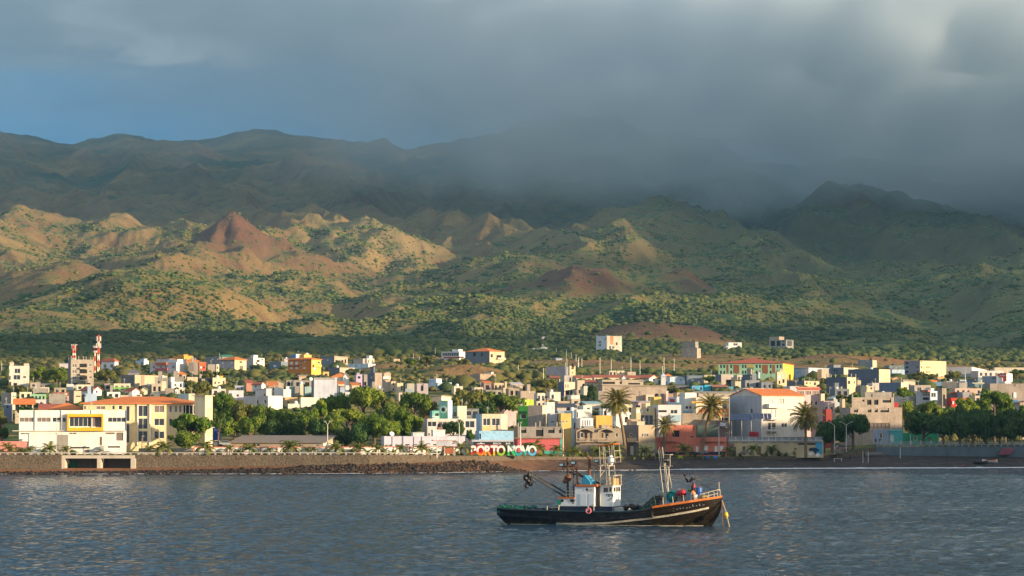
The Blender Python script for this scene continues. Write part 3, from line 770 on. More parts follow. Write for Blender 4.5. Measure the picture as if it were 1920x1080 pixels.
def yellowb(root, g):
    q = MB()
    ua, va = g['hit']('R', 252, 835); ub, vb = g['hit']('R', 261, 757.5); 
    for a0, a1 in ((257, 259), (280, 283)):
        ua, va = g['hit']('R', a0, 835); ub, vb = g['hit']('R', a1, 758); q.box(ua, ub, -.4, -.004, va, vb); q.build('pilaster', wallmat(C['white']), root); q = MB()
    for a0, a1 in ((347.5,348.8),(354.5,355.8),(361.5,362.8)):
        ua, va = g['hit']('R', a0, 778); ub, vb = g['hit']('R', a1, 757); q.box(ua, ub, -.2, -.004, va, vb); q.build('loggia_column', wallmat(C['white']), root); q = MB()
    q = MB()
    for i in range(4):
        a0 = 390+i*2.1
        ua, va = g['hit']('R', a0, 820); ub, vb = g['hit']('R', a0+.9, 763); q.box(ua, ub, -.06, -.004, va, vb)
    q.build('window_slit', M_DARK, root)
    q = MB(); ua, va = g['hit']('R', 316, 835); ub, vb = g['hit']('R', 365, 779.5); q.box(ua, ub, -.12, -.004, va, va+(vb-va)*.02)
    q.build('base_course', wallmat(C['beige']), root)
H(135, None, 388, 757, 836, (.72,.58,.34), 'large yellow three-storey building with an orange hipped roof behind the white seafront block', [
  ('R',144,161,761,768,'c'),('R',180,197,761,768,'c'),('R',210,215,760,768,'g'),('R',222,229,760,768,'g'),('R',236,243,761,790,'g'),('R',236,243,795,830,'g'),('R',259,277,760,781,'g'),('R',259,277,784,804.5,'g'),('R',259,277,808,828,'g'),
  ('R',289,308,760,773.5,'c'),('R',289,308,784.5,798,'g'),('R',289,308,808.5,822.5,'g'),('R',317,323,760,773.5,'c'),('R',327,333,760,773.5,'c'),('R',335.5,341,760,773.5,'c'),('R',317,323,784.5,798,'g'),('R',327,333,784.5,798,'g'),('R',378,385,762,777,'g'),('R',378,385,790,800,'g'),('R',344,370,760,776,'d')],
  roof='hip', rh=13, dp=20, th=80, name='building', cat='building', eave=.8, extra=yellowb, D=690)
H(365, 385, 399, 742.5, 836, (.72,.60,.40), 'pale yellow end tower with narrow vertical slits closing the orange-roofed building on the right', [('R',388.5,389.5,764,820,'d'),('R',391,392,764,820,'d'),('R',393.5,394.5,764,820,'d'),('R',396,397,764,820,'d')], D=688, th=40, roof='shed', rh=.5, name='building', cat='building', tile=(.6,.5,.36))
H(86, None, 157, 768, 800, 'cream', 'house under an orange hipped tile roof seen just above the white seafront block', '', roof='hip', rh=12, dp=9, D=700, eave=.6)
H(398, None, 414, 802, 832, (.02,.07,.30), 'dark blue shed between the yellow building and the big green trees', '', dp=5, roof='shed', rh=.5, tile=(.55,.58,.6))
def longroof(root, g):
    pass
H(433, 607, 628, 831, 843, (.46,.36,.26), 'long low building with a brown sloping roof behind the pink and white boundary wall', [('L',473,487,826,837,'g'),('L',560,568,834,837,'g'),('L',590,598,834,837,'g'),('R',611,614,834,837,'g')], th=10, roof='shedy', rh=13, tile=(.26,.20,.15), D=698, name='building', cat='building', cR='white')
H(625, None, 640, 832, 842, 'cream', 'tiny cream hut beside the gable end of the long brown-roofed building', 'R1x1', dp=3)
def lavb(root, g):
    q = MB()
    for c in (735.5, 755, 776, 791):
        ua, va = g['hit']('R', c, 842); ub, vb = g['hit']('R', c+1, 818.5); q.box(ua, ub, -.15, -.004, va, vb); q.build('pilaster', wallmat((.45,.42,.5)), root); q = MB()
    q = MB(); ua, va = g['hit']('R', 812, 826); ub, vb = g['hit']('R', 856, 824.5); q.box(ua, ub, -.3, -.004, va, vb); q.build('canopy_slab', wallmat(C['pink']), root)
    q = MB(); ua, va = g['hit']('R', 821, 842); ub, vb = g['hit']('R', 845, 827); q.box(ua, ub, -.08, -.004, va, vb); q.build('roller_door', wallmat((.45,.45,.5)), root)
H(713, None, 872, 818, 843, (.58,.53,.60), 'long lavender-grey single-storey building behind the boundary wall', [('R',721,734,833,840,'c'),('R',740,753,833,840,'c'),('R',759,768,832,836,'g'),('R',811,818,832,836,'g')], dp=7, D=690, name='building', cat='building', extra=lavb,
  room=[(.35,.5,.1,.8,6,'lgrey'),(.60,.76,.1,.8,11,'white')])
H(819, None, 830, 801, 812, 'brown', 'brown water cistern box standing above the lavender building', '', dp=2, D=700, name='cistern', cat='cistern', tank=1)
H(792, None, 893, 785, 830, (.68,.58,.52), 'white two-storey block with a row of wide upper windows left of the blue beach bar', [('R',795.5,818,790,800,'g'),('R',821,847,790,800,'c'),('R',872,889.5,789,802,'g'),('R',795,806,812,817,'c')], dp=9, D=722, parapet=.4)
def dodec(root, g):
    q = MB(); u, v = g['hit']('L', 831.5, 768); 
    pts = [(-.12, u+1.0*math.cos(k*math.pi/6), v+1.0*math.sin(k*math.pi/6)) for k in range(12)]
    q.poly(pts); q.poly([(-.0, p[1], p[2]) for p in pts][::-1])
    for i in range(12):
        A, B_ = pts[i], pts[(i+1) % 12]; q.poly([A, (-.001, A[1], A[2]), (-.001, B_[1], B_[2]), B_])
    f = q.build('round_window', M_FRAMEW, root)
    q = MB(); q.poly([(-.14, u+.55*math.cos(k*math.pi/6), v+.55*math.sin(k*math.pi/6)) for k in range(12)][::-1]); q.poly([(-.14, u+.55*math.cos(k*math.pi/6), v+.55*math.sin(k*math.pi/6)) for k in range(12)]); q.build('pane', M_GLASS, f)
H(823, 840, 848, 751, 784, (.30,.52,.42), 'mint green stair tower with a round window above the white seafront block', [], th=30, D=745, cR='white', extra=dodec, name='stair_tower', cat='tower')
H(838, 858, 875, 761, 784, (.40,.62,.50), 'mint green house with a beige right side next to the round-window tower', [('L',840,846,772,781,'c'),('L',849,856,772,781,'c')], th=28, D=750, cR=(.62,.48,.36))
H(806, None, 824, 770, 786, (.20,.50,.42), 'green terrace wing with white balusters left of the round-window tower', [('R',815,823,774,781,'g')], D=742, dp=5, extra=balcony('R',810,823,780,785,1.0,'white',solid=False))
H(862, None, 898, 766, 786, (.20,.20,.20), 'dark glazed roof terrace room with a brown cornice behind the blue and beige block', [('R',863,873,770,780,'g'),('R',874,884,770,780,'g'),('R',885,896,770,780,'g')], D=760, dp=6, parapet=.2)
H(892, 904, 952, 776, 812, (.55,.45,.32), 'beige two-storey block with two large four-pane windows and a pale blue left side', [('R',905.5,919.5,784,798,'g'),('R',922,937.5,784,798,'g')], th=75, D=733, cL=(.36,.52,.66), extra=multi(band('R',938.5,951,777,807,(.62,.58,.46),'painted_bay'), band('R',904.5,919.5,799,807,'ochre','lower_panel')))
def mural(root, g):
    rg = random.Random(4); q = MB()
    for i in range(40):
        u, v = g['hit']('R', rg.uniform(903, 955), rg.uniform(811, 824)); r_ = rg.uniform(.15, .5)
        q.box(u, u+r_, -.035, -.004, v, v+.07) if i % 2 else q.box(u, u+.07, -.035, -.004, v, v+r_)
    q.build('wall_painting', wallmat((.16,.30,.42)), root)
    q = MB(); ua, va = g['hit']('R', 883, 828.5); ub, vb = g['hit']('R', 961, 824.5); q.box(ua, ub, -1.6, -.004, va, vb); q.build('canopy_slab', wallmat((.40,.42,.48)), root)
H(890, None, 963, 808, 856, (.30,.50,.66), 'pale blue graffiti-painted beach bar with a thick canopy behind the big letters', [('R',894,902,813,823,'g'),('R',892,958,829,857,'d')], D=712, dp=8, name='beach_bar', cat='bar', extra=mural)
def text_mesh(name, s, size, ext, m, parent=None, bold=0.0):
    cu = bpy.data.curves.new(name, 'FONT'); cu.body = s; cu.size = size; cu.extrude = ext; cu.offset = bold; cu.align_x = 'CENTER'; cu.resolution_u = 3
    o = bpy.data.objects.new(name+'_c', cu); COL.objects.link(o); dg = bpy.context.evaluated_depsgraph_get(); dg.update()
    me = bpy.data.meshes.new_from_object(o.evaluated_get(dg)); COL.objects.unlink(o); bpy.data.objects.remove(o)
    me.materials.clear(); me.materials.append(m); r = bpy.data.objects.new(name, me); COL.objects.link(r)
    if parent: r.parent = parent
    return r
# sign of the bar and its red awning
sg = empty('bar_sign', P(925, 831.5, 709.5)); tag(sg, 'dark sign board reading BEACH BAR under the blue canopy', 'sign')
q = MB(); q.box(-4.9, 4.9, 0, .12, -.42, .42); q.build('board', plain('sign_board', (.03,.03,.035), .6), sg)
for s_, xx in (('BEACH', .9), ('BAR', 3.6)):
    tx = text_mesh('lettering', s_, .62, .02, plain('sign_letters', (.6,.6,.6), .5), sg, .02); tx.rotation_euler = (math.pi/2, 0, 0); tx.location = (xx, -.03, -.22)
q = MB(); q.box(-4.0, -2.1, -.03, -.003, -.16, .02); q.box(-3.3, -2.7, -.032, -.003, .023, .2); q.build('emblem', plain('sign_letters', (.6,.6,.6), .5), sg)
aw = empty('red_awning', P(913, 857, 706)); tag(aw, 'bright red fabric screen and awning in front of the beach bar', 'awning')
q = MB(); q.box(-3.6, 4.6, 0, .15, 0, 2.1); q.build('screen', wallmat((.55,.02,.03)), aw)
q = MB(); q.poly([(-3.6,-.05,2.1),(4.6,-.05,2.1),(3.9,1.6,3.0),(-2.6,1.6,3.0)]); q.poly([(-3.6,-.05,2.05),(4.6,-.05,2.05),(3.9,1.6,2.95),(-2.6,1.6,2.95)][::-1]); q.build('awning_cloth', wallmat((.42,.02,.03)), aw)
def redb(root, g):
    band('R', 963, 1054, 820.5, 822.5, 'brown', 'ledge', depth=.5)(root, g)
    band('R', 1020, 1049, 845, 856.5, (.05,.35,.28), 'painted_base', depth=.03)(root, g)
    band('R', 1050, 1054, 822, 857, (.08,.36,.28), 'painted_corner', depth=.05)(root, g)
H(961, None, 1055, 821, 858, (.48,.10,.11), 'dark pink ground-floor shop with a turquoise base right of the letters', [('R',979,990,831,843,'d'),('R',1014,1021,836,857,'D')], D=724, dp=9, parapet=.1, extra=redb, name='shop', cat='shop')
H(963, None, 1054, 800, 821, (.30,.26,.23), 'bare grey concrete upper floor with three dark window openings above the dark pink shop', [('R',977,987,803,812,'d'),('R',1005,1019,802,818,'d'),('R',1028,1040,802,812,'d'),('R',1048,1053,802,812,'d')], D=724.6, dp=7.5, mk='block', stubs=3, name='upper_floor', cat='building')
HOUSES[-1][0].location.z += 0
H(971, 990, 1001, 761, 792, (.10,.36,.06), 'bright green house with one blue-shuttered window above the dark pink shop', [('L',976,987,776,785,'g')], th=20, D=765, extra=band('L',973,989,771,774,(.03,.14,.05),'canopy_slab',depth=.5))
H(980, None, 1001, 749, 764, 'lime', 'lime yellow roof room with one dark window behind the bright green house', [('R',981,987,754,760,'d')], D=775, dp=4, parapet=.3)
H(990, 1017, 1027, 760, 802, (.42,.35,.30), 'tall blind wall of bare blocks beside the bright green house', [], th=18, D=752, mk='block', cR='cream')
H(1027, None, 1045, 775, 802, (.42,.43,.48), 'grey-blue box house between the block wall and the yellow house', [('R',1028,1040,789,793,'g')], D=748, dp=6)
H(1045, None, 1071, 775, 815, (.68,.46,.14), 'plain yellow house with small openings behind the street lamp', [('R',1047,1051,789,792,'c'),('R',1053,1058,789,792,'c'),('R',1060,1064,789,792,'c')], D=744, dp=7)
H(1060, None, 1078, 771, 790, 'pblue', 'pale blue house behind the plain yellow one', '', D=775, dp=6)
H(1020, None, 1040, 754, 785, 'white', 'white block with a yellow top corner right of the tall block wall', [], D=785, dp=6, room=(.0,.3,.1,.9,2,'orange'))
H(1041, None, 1090, 770, 800, (.30,.34,.40), 'dark roof terrace cluttered with gear behind the yellow house', 'R3x1', D=790, dp=6, tank=2)
H(1069, None, 1092, 784, 815, 'pblue', 'white-blue low house left of the slotted white wall', 'R2x1', D=760, dp=6, wk='d')
H(1077, None, 1094, 768, 800, 'white', 'white house with a brown door below the white cube tower', [('R',1079,1084,773,783,'D')], D=758, dp=5)
H(1088, None, 1110, 760, 792, (.74,.68,.62), 'white cube tower with one small window left of the tallest palm', [('R',1100,1106,764,768,'g')], D=766, dp=7)
H(1083, None, 1112, 784, 803, (.66,.70,.76), 'white terrace wall with vertical slots below the white cube tower', [('R',1092+i*4.4,1093.6+i*4.4,788,798,'d') for i in range(4)], D=751, dp=5)
H(1112, None, 1148, 779, 797, (.74,.42,.10), 'orange-yellow block half hidden by the tallest palm', [], D=752, dp=6)
def conc_arch(root, g):
    balcony('R', 1079, 1112, 822, 829, 1.3, (.40,.33,.25), solid=False)(root, g)
    balcony('R', 1120, 1149, 822, 829, 1.3, (.46,.38,.28), solid=False)(root, g)
    q = MB()
    for a0, a1 in ((1079, 1111), (1120, 1150)):
        ua, va = g['hit']('R', a0, 808); ub, vb = g['hit']('R', a1, 804); n_ = 10
        for i in range(n_):
            t0, t1 = i/n_, (i+1)/n_; z0 = va-.35+.75*math.sin(math.pi*t0); z1 = va-.35+.75*math.sin(math.pi*t1)
            p = [(ua+(ub-ua)*t0, -1.3, z0), (ua+(ub-ua)*t1, -1.3, z1), (ua+(ub-ua)*t1, -1.3, z1+.35), (ua+(ub-ua)*t0, -1.3, z0+.35)]; q.poly(p); k_ = [(x_, -.01, z_) for x_, y_, z_ in p]; q.poly(k_[::-1]); q.poly([p[3], p[2], k_[2], k_[3]]); q.poly([p[1], p[0], k_[0], k_[1]])
    q.build('balcony_roof', wallmat((.38,.31,.24)), root)
    q = MB()
    for a0 in (1079, 1111, 1120, 1149):
        ua, va = g['hit']('R', a0, 823); ub, vb = g['hit']('R', a0+1, 807); q.box(ua, ua+.2, -1.28, -1.08, va, vb)
    q.build('balcony_post', wallmat((.42,.35,.27)), root)
H(1079, None, 1170, 803, 858, (.34,.27,.20), 'brown unplastered two-storey house with two arched balconies facing the beach', [('R',1086,1094,811,821,'g'),('R',1096,1101,812,822,'D'),('R',1106,1110,811,815,'g'),('R',1128,1131,812,821,'D'),('R',1135,1141,812,819,'g'),('R',1154,1158,812,819,'g'),('R',1091,1100,837,846,'c'),('R',1114,1120,843,854,'W')], D=738, dp=8, mk='paint', extra=multi(conc_arch, band('R',1079.5,1169,834,857,(.16,.15,.15),'ground_floor_shade')), stubs=0, room=[(.1,.35,.2,.8,3,'grey'),(.5,.7,.2,.8,5,'tan')])  # shadow across the ground floor painted on as a darker band
H(1168, 1197, 1228, 797, 858, (.17,.16,.17), 'concrete corner house with a balustraded balcony left of the coral building', [('L',1180,1185,812,819,'g'),('R',1204,1207,812,819,'g'),('R',1208.5,1211.5,812,819,'g'),('R',1213,1216,812,819,'g'),('L',1181,1188,836,854,'W'),('R',1206,1213,838,854,'W')], th=40, D=742, cR=(.36,.28,.20), extra=multi(balcony('L',1181,1197,821,829,1.0,(.50,.40,.28),solid=False), band('R',1198,1227,830,857,(.50,.42,.22),'painted_base')), room=(.1,.6,.2,.7,6,'tan'))
H(1176, None, 1200, 786, 800, (.50,.38,.26), 'tan roof pavilion with open columns above the concrete corner house', [('R',1178,1184,788,797,'c'),('R',1186,1191,790,797,'d')], D=756, dp=5)
def glassb(root, g): pass
H(1185, None, 1228, 764, 800, (.66,.52,.30), 'cream-yellow house with a dark glazed lower room behind the concrete corner house', [('R',1201,1225,778,797,'g'),('R',1212,1217,760,772,'g'),('R',1187,1206,767,774,'W')], D=770, dp=8)
H(1225, None, 1277, 759, 802, (.62,.58,.56), 'pale grey-white house with two dark strip windows left of the leaning palm', [('R',1227,1250,769,773,'d'),('R',1257,1270,768,776,'g'),('R',1228,1234,784,796,'g')], D=768, dp=9, extra=band('R',1256,1276,778,790,(.36,.48,.56),'canopy_slab',depth=1.2))
H(1222, None, 1240, 744, 762, (.78,.52,.14), 'yellow box house carrying a black water tank above the pale grey-white house', [], D=800, dp=6, tank=1)
H(1240, None, 1262, 738, 765, (.40,.26,.20), 'narrow dark house with a rosy column right of the yellow box house', [('R',1242,1248,739,752,'g')], D=812, dp=6, extra=band('R',1249,1253,733,756,'pink','column'))
H(1254, None, 1277, 745, 765, 'pblue', 'pale blue and red rooftop room between the yellow box and the tall white house', [], D=795, dp=5, extra=band('R',1256,1265,748,754,'red','red_panel'))
H(1277, None, 1306, 736, 780, (.74,.70,.64), 'tall white house with grey glazing on its lower floor left of the leaning palm crown', [('R',1282,1291,761,767,'g'),('R',1292,1300,761,767,'g')], D=785, dp=8, extra=band('R',1280,1306,770,776,(.36,.46,.52),'canopy_slab',depth=1.0))
H(1296, None, 1367, 745, 800, (.74,.60,.42), 'long cream house with orange stripes behind the leaning palm crown', [('R',1355,1364,758,767,'g'),('R',1346,1352,783,792,'g'),('R',1353,1365,783,798,'d')], D=779, dp=9, extra=multi(band('R',1297,1366,753,756,(.85,.40,.05),'orange_stripe'),band('R',1310,1366,766,781,(.62,.22,.12),'terracotta_panel')))
H(1388, None, 1388.8+10, 745, 790, 'white', 'slim white stair block left of the grey gable wall', [], D=790, dp=5)
H(1277, None, 1345, 775, 808, (.36,.29,.22), 'rough rubble wall with dark planting above the coral building', [], D=772, dp=2, mk='block', name='garden_wall', cat='wall')
H(1306, None, 1346, 797, 822, (.06,.09,.08), 'dark green mesh fence panel above the coral building', [], D=760, dp=1.5, name='screen_fence', cat='fence')
H(1345, None, 1367, 788, 825, (.20,.13,.12), 'shaded brown house with a balcony between the coral building and the grey gable wall', 'R2x2', D=765, dp=5, extra=balcony('R',1350,1360,793,799,1.0,'lgrey'))
def coral(root, g):
    balcony('R', 1229, 1270, 819.5, 828, .9, (.66,.21,.15))(root, g); balcony('R', 1314, 1361, 819.5, 828, .9, (.66,.21,.15))(root, g)
    band('R', 1231, 1360, 847, 853, (.04,.03,.07), 'painted_base')(root, g)
    band('R', 1227.5, 1231, 829, 853, (.5,.48,.46), 'white_corner')(root, g)
H(1227, None, 1362, 820, 854, (.66,.20,.13), 'long coral red seafront house with white doors and a dark blue base', [('R',1260,1266,837,852,'W'),('R',1303,1310,836,852,'W'),('R',1320,1328,835,845,'W'),('R',1340,1346,836,852,'W'),('R',1350,1357,835,845,'W')], D=752, dp=10, extra=coral, parapet=.15)
H(1250, None, 1304, 797, 821, (.66,.20,.13), 'coral red upper room with a dark doorway on top of the long coral house', [('R',1261,1274,807,819,'d'),('R',1294,1301,818,820,'d')], D=752.5, dp=6, parapet=.2, name='upper_floor', cat='building')
def ylow(root, g):
    q = MB(); ua, va = g['hit']('R', 1366, 826.5); ub, vb = g['hit']('R', 1541, 819); 
    q.box(ua, ub, -.5, .05, vb-.1, vb); q.box(ua, ub, -.5, .05, va-.15, va+.05)
    n_ = 14
    for i in range(n_+1): c_ = ua+(ub-ua)*i/n_; q.box(max(c_-.15, ua), min(c_+.15, ub), -.45, -.25, va+.05, vb-.1)
    q.build('balustrade', wallmat((.60,.58,.56)), root)
    q = MB(); q.box(ua, ub, -.24, -.2, va+.05, vb-.1); q.build('painted_panel', plain('graffiti_panel', (.45,.47,.5), .8, nz=.9, sc=1.6), root)
    q = MB()
    for i, a0 in enumerate((1366, 1391, 1419, 1443, 1467, 1487)):
        u0, v0 = g['hit']('R', a0+2, 832); u1, v1 = g['hit']('R', a0+11, 828.5); q.box(u0, u1, -.06, -.004, v0, v1)
    q.build('vent_grille', wallmat((.42,.38,.32)), root)
    # painting of a dark sea animal leaping over white foam on the blue corner
    q = MB(); q.mi = 0; u0, v0 = g['hit']('R', 1529, 852); u1, v1 = g['hit']('R', 1542, 829); q.box(u0, u1, -.03, .0-.003, v0, v1); q.build('blue_painted_corner', wallmat((.08,.34,.55)), root)
    q = MB()
    pts = [(1516, 842), (1520, 839.5), (1527, 839), (1533, 841), (1537, 845), (1535, 846), (1531, 845.5), (1533, 851), (1529, 854), (1527, 848), (1522, 845), (1518, 846)]
    loc_ = [g['hit']('R', a0, b0) for a0, b0 in pts]
    q.poly([(u, -.05, v) for u, v in loc_][::-1]); q.build('wall_painting', wallmat((.02,.05,.09)), root)
    q = MB(); c0 = g['hit']('R', 1520, 851); q.poly([(c0[0]+.75*math.cos(k*.7), -.06, c0[1]+.4*math.sin(k*.7)) for k in range(9)]); c0 = g['hit']('R', 1533, 853); q.poly([(c0[0]+.6*math.cos(k*.7), -.062, c0[1]+.5*math.sin(k*.7)) for k in range(9)]); q.build('wall_painting', wallmat(C['white']), root)
    for o in [o for o in root.children if o.name.startswith('wall_painting')]: pass
H(1365, None, 1543, 826, 856, (.58,.47,.29), 'long low yellow seafront building topped by a painted white balustrade', [('R',1373,1380,838,854,'g'),('R',1392,1398,837,853,'D'),('R',1420,1427,837,853,'D'),('R',1444,1450,837,853,'D'),('R',1496,1529,830,834,'d')], D=757, dp=11, extra=ylow, name='building', cat='building', cL='beige')
def whouse(root, g):
    balcony('R', 1436, 1460, 757, 765, 1.6, (.68,.62,.56))(root, g)
    balcony('R', 1438, 1457, 784, 787, 1.8, (.60,.56,.52))(root, g)
    balcony('R', 1438, 1457, 801, 809, 1.8, (.60,.56,.52), solid=False)(root, g)
H(1368, 1428, 1507, 742, 812, (.60,.54,.48), 'large white apartment house with an orange roof and balconies behind the yellow seafront building', [('R',1439,1449,748,756,'c'),('R',1460,1470,748,756,'b'),('R',1440,1455,767,783,'c'),('R',1440,1455,792,806,'g'),('R',1465,1476,793,801,'g'),('L',1407,1411,767,770,'d'),('L',1407,1411,771,774,'d')], th=62, D=775, roof='gable', rdir='x', rh=13, tile=None, cL=(.40,.42,.46), extra=whouse, name='apartment_house', eave=.3)
H(1388, None, 1432, 728, 745, (.72,.68,.60), 'white parapet block with steps above the grey gable wall', [], D=800, dp=6)
# ------------------------------------------------------------------ houses further up the slope, left to right
H(9, None, 54, 686, 728, (.70,.62,.52), 'cream three-storey apartment house with corner turrets at the far left of the town', [('R',14,18,693,700,'c'),('R',27,38,691,700,'g'),('R',14,20,705,712,'g'),('R',25,38,703,712,'g'),('R',43,49,705,709,'g'),('R',15,21,716,725,'g'),('R',25,32,718,727,'d')], th=76, dp=12, cL='grey', room=[(0,.22,0,.5,6,'beige'),(.72,1,0,.5,4,'beige')], cat='apartment house')
H(128, 133, 176, 674, 728, (.40,.33,.26), 'tall bare concrete apartment block below the right-hand red and white mast', [('R',135,144,682,689,'c'),('R',135,144,693,700,'c'),('R',135,144,705,712,'c'),('R',149,163,682,689,'d'),('R',149,163,693,700,'d'),('R',149,163,705,712,'d'),('R',166,172,682,687,'c'),('R',166,172,694,699,'c'),('R',166,172,705,710,'c'),('R',136,146,718,721,'d'),('R',158,169,718,721,'d')], th=72, cL='dgrey', name='apartment_block', cat='apartment house', stubs=4, extra=multi(balcony('R',149,163,689,692,1.1,'tan'),balcony('R',149,163,700.5,703.5,1.1,'tan'),balcony('R',149,163,712,715,1.1,'tan')))
H(190, 215, 222, 678, 695, 'white', 'white house with a brown-red roof just right of the tallest mast', 'L2x1', th=30, roof='hip', rh=6, tile=TILE2)
H(107, None, 128, 682, 695, (.55,.48,.50), 'low rounded pale grey shed left of the tall concrete block', '', roof='shed', rh=1, tile=(.5,.5,.52))
H(53, None, 69, 717, 729, 'tan', 'small tan house right of the cream apartment house', 'R1x1')
H(72, 99, 107, 719, 729, (.46,.40,.34), 'low beige-grey house behind the dark trees on the left', 'L3x1', th=20, cR='cream')
H(57, None, 90, 728, 741, 'conc', 'flat grey concrete house left of the cluster of red roofs', '', mk='block')
H(121, None, 138, 720, 732, 'lgrey', 'small pale grey cube at the foot of the tall concrete block', '')
H(138, None, 170, 721, 734, 'cream', 'cream house at the foot of the tall concrete block', 'R2x1')
H(95, None, 130, 741, 752, (.55,.36,.32), 'pinkish house with a red tiled roof left of the brown concrete tower', 'R2x1', roof='gable', rh=5, tile=TILE2)
H(130, 139, 153, 733, 756, (.30,.24,.20), 'brown concrete cube tower behind the large orange roof', [('R',142,151,742,744,'d')], th=45, cR='tan')
H(86, None, 123, 738, 760, 'conc', 'blank concrete block wall left of the brown cube tower', '', mk='block', room=(.9,1.1,.1,.9,.5,'cream'))
H(153, 176, 191, 731, 742, 'white', 'white gabled house with a steep red roof facing left behind the large orange roof', [('R',180,183,732,737,'d')], th=48, roof='gable', rdir='y', rh=6, tile=TILE2)
H(153, None, 182, 738, 752, (.42,.52,.66), 'blue-white wall with one small round window behind the large orange roof', [('R',158,161,740,743,'d')], D=930)
H(192, None, 208, 719, 734, (.33,.28,.24), 'grey-brown house with an arched doorway near the left tree group', [('R',199,206,724,729,'d')], mk='paint')
H(208, None, 245, 719, 736, 'cream', 'cream house with orange windows and a green strip right of the arched doorway', 'R3x1', wk='b', extra=band('R',211,243,726,729,'green','green_strip'))
H(227, 253, 314, 703, 727, (.20,.19,.19), 'large barn-like building with a dark left wall and blank tan panels', [('R',267,268.5,712,720,'d')], th=26, cR=(.50,.39,.27), parapet=.1, extra=multi(band('R',264,271,704,724,(.30,.23,.16),'brown_panel')))
H(235, None, 262, 698, 708, (.24,.22,.24), 'low house under a dark grey hipped roof behind the barn-like building', '', roof='hip', rh=6, tile=(.14,.14,.16))
H(222, None, 235, 694, 702, 'tan', 'tiny tan cube left of the dark grey hipped roof', '')
H(235, 248, 262, 733, 748, 'white', 'white gabled house with red-brown roof edge above the left end of the orange roof', [('L',240,242,734,737,'d'),('R',252,254,734,737,'d')], th=45, roof='gable', rdir='y', rh=5, tile=TILE2)
H(262, None, 277, 730, 742, 'cream', 'cream gable house with green patches beside the white gables', '', roof='gable', rdir='y', rh=3, tile=(.6,.52,.36))
H(241, None, 266, 739, 752, (.74,.66,.62), 'low white terrace house with two red-brown panels right behind the orange roof', [('R',256,263,740,743,'b'),('R',243,248,740,743,'b')], D=900)
H(277, None, 300, 737, 752, 'cream', 'low cream terrace house with an orange awning right behind the orange roof', [('R',277,288,740,743,'b')], D=905, room=(.5,.9,.2,.8,2,'white'))
H(3, 22, 31, 736, 772, (.40,.34,.30), 'tan concrete block with a lit slotted right side at the left edge of the photo', [('R',24,26,742,745,'d'),('R',24,26,750,753,'d'),('R',27.5,29.5,742,745,'d'),('R',27.5,29.5,750,753,'d')], th=38, cR='cream', mk='block')
H(3, None, 23, 757, 778, (.20,.23,.32), 'blue-grey block in front of the tan concrete block at the left edge', [('R',13,16,759,765,'d')], D=860)
H(31, None, 59, 735, 750, (.64,.64,.46), 'pale yellow-green house behind the red-roofed pavilion', 'R2x1', wk='d')
H(52, None, 86, 739, 754, (.30,.50,.30), 'pale green house with louvred wall behind the red-roofed pavilion', 'R4x1')
H(60, None, 90, 749, 760, (.66,.58,.54), 'pinkish white box house between the pavilion and the dark red roof', '', parapet=.2)
H(22, None, 62, 757, 772, (.50,.42,.30), 'open pavilion under a bright orange-red pitched roof near the left edge', [('R',26,36,759,770,'d'),('R',38,48,759,770,'d'),('R',50,60,759,770,'d')], roof='gable', rh=9, D=850, tile=TILE, eave=.7)
H(68, None, 120, 768, 778, (.40,.20,.16), 'house under a long dark red tiled roof behind the white seafront block', '', roof='shed', rh=10, D=780, tile=TILE2, dp=7)
H(-30, None, 4, 780, 820, (.50,.16,.15), 'red house with a pale doorway cut by the left edge of the photo', [('R',0,3,790,808,'d')], D=720)
H(254, 270, 279, 676, 687, (.52,.62,.70), 'small bluish-white house left of the white block with the red balcony', 'L2x1', th=35, cR='white', room=(.2,.9,.1,.6,3,'pblue'))
H(281, 331, 351, 679, 703, (.62,.52,.52), 'white three-storey house with a red balcony band and red roof strip', [('L',286,291,686,691,'c'),('L',299,304,686,690,'c'),('L',308,313,686,690,'c'),('L',322,327,686,691,'c'),('L',286,291,697,702,'c'),('L',299,304,697,702,'c'),('L',308,313,697,702,'c'),('L',322,327,697,702,'c')], th=28, cR=(.82,.80,.76), extra=multi(band('L',292,315,690,695.5,(.50,.14,.14),'red_balcony',depth=.6),band('L',293,314,679.5,684,(.62,.16,.06),'tiled_strip',depth=.9)), room=(.1,.95,0,.4,5,'white'))  # left face tinted as white in shade, right face as white in sun
H(293, 318, 327, 673, 690, (.60,.58,.56), 'pale flat-roofed house behind the white block with the red balcony', '', th=30, roof='shed', rh=1.5, tile=(.50,.12,.07))
H(324, 345, 362, 667, 685, 'orange', 'orange house with terracotta terraces behind the white three-storey house', 'L2x1 R2x1', th=45, room=(.2,.7,.2,.8,2,'orange'))
H(345, None, 373, 677, 690, (.60,.26,.10), 'house with red and orange tiled roofs right of the orange house', '', roof='hip', rh=5)
H(351, None, 371, 679, 703, (.36,.28,.23), 'brown-grey house with a tall blank panel left of the red-fronted house', '', extra=band('R',353,363,680,696,(.20,.17,.15),'dark_panel'))
H(369, 374, 386, 681, 699, (.55,.10,.05), 'red and orange house with a white balcony next to the brown-grey one', [('R',376,379,687,691,'W'),('R',381,384,687,691,'d')], th=55, roof='shed', rh=2, tile=TILE, cL='beige')
H(385, 411, 415, 669, 684, (.15,.17,.20), 'dark blue-grey house with two small white windows left of the red-roofed lavender house', [('L',397,400,672,675,'W'),('L',407,410,672,675,'W')], th=22)
H(410, 440, 462, 675, 696, (.46,.36,.38), 'lavender and cream house with red hipped roofs on the upper left slope', [('L',415,420,678,682,'W'),('L',432,437,678,682,'W'),('L',417,420,687,689,'W'),('L',434,437,687,689,'W'),('R',449,454,677,681,'b'),('R',449,456,686,692,'b')], th=42, roof='hip', rh=6, cR=(.72,.56,.34), eave=.6)
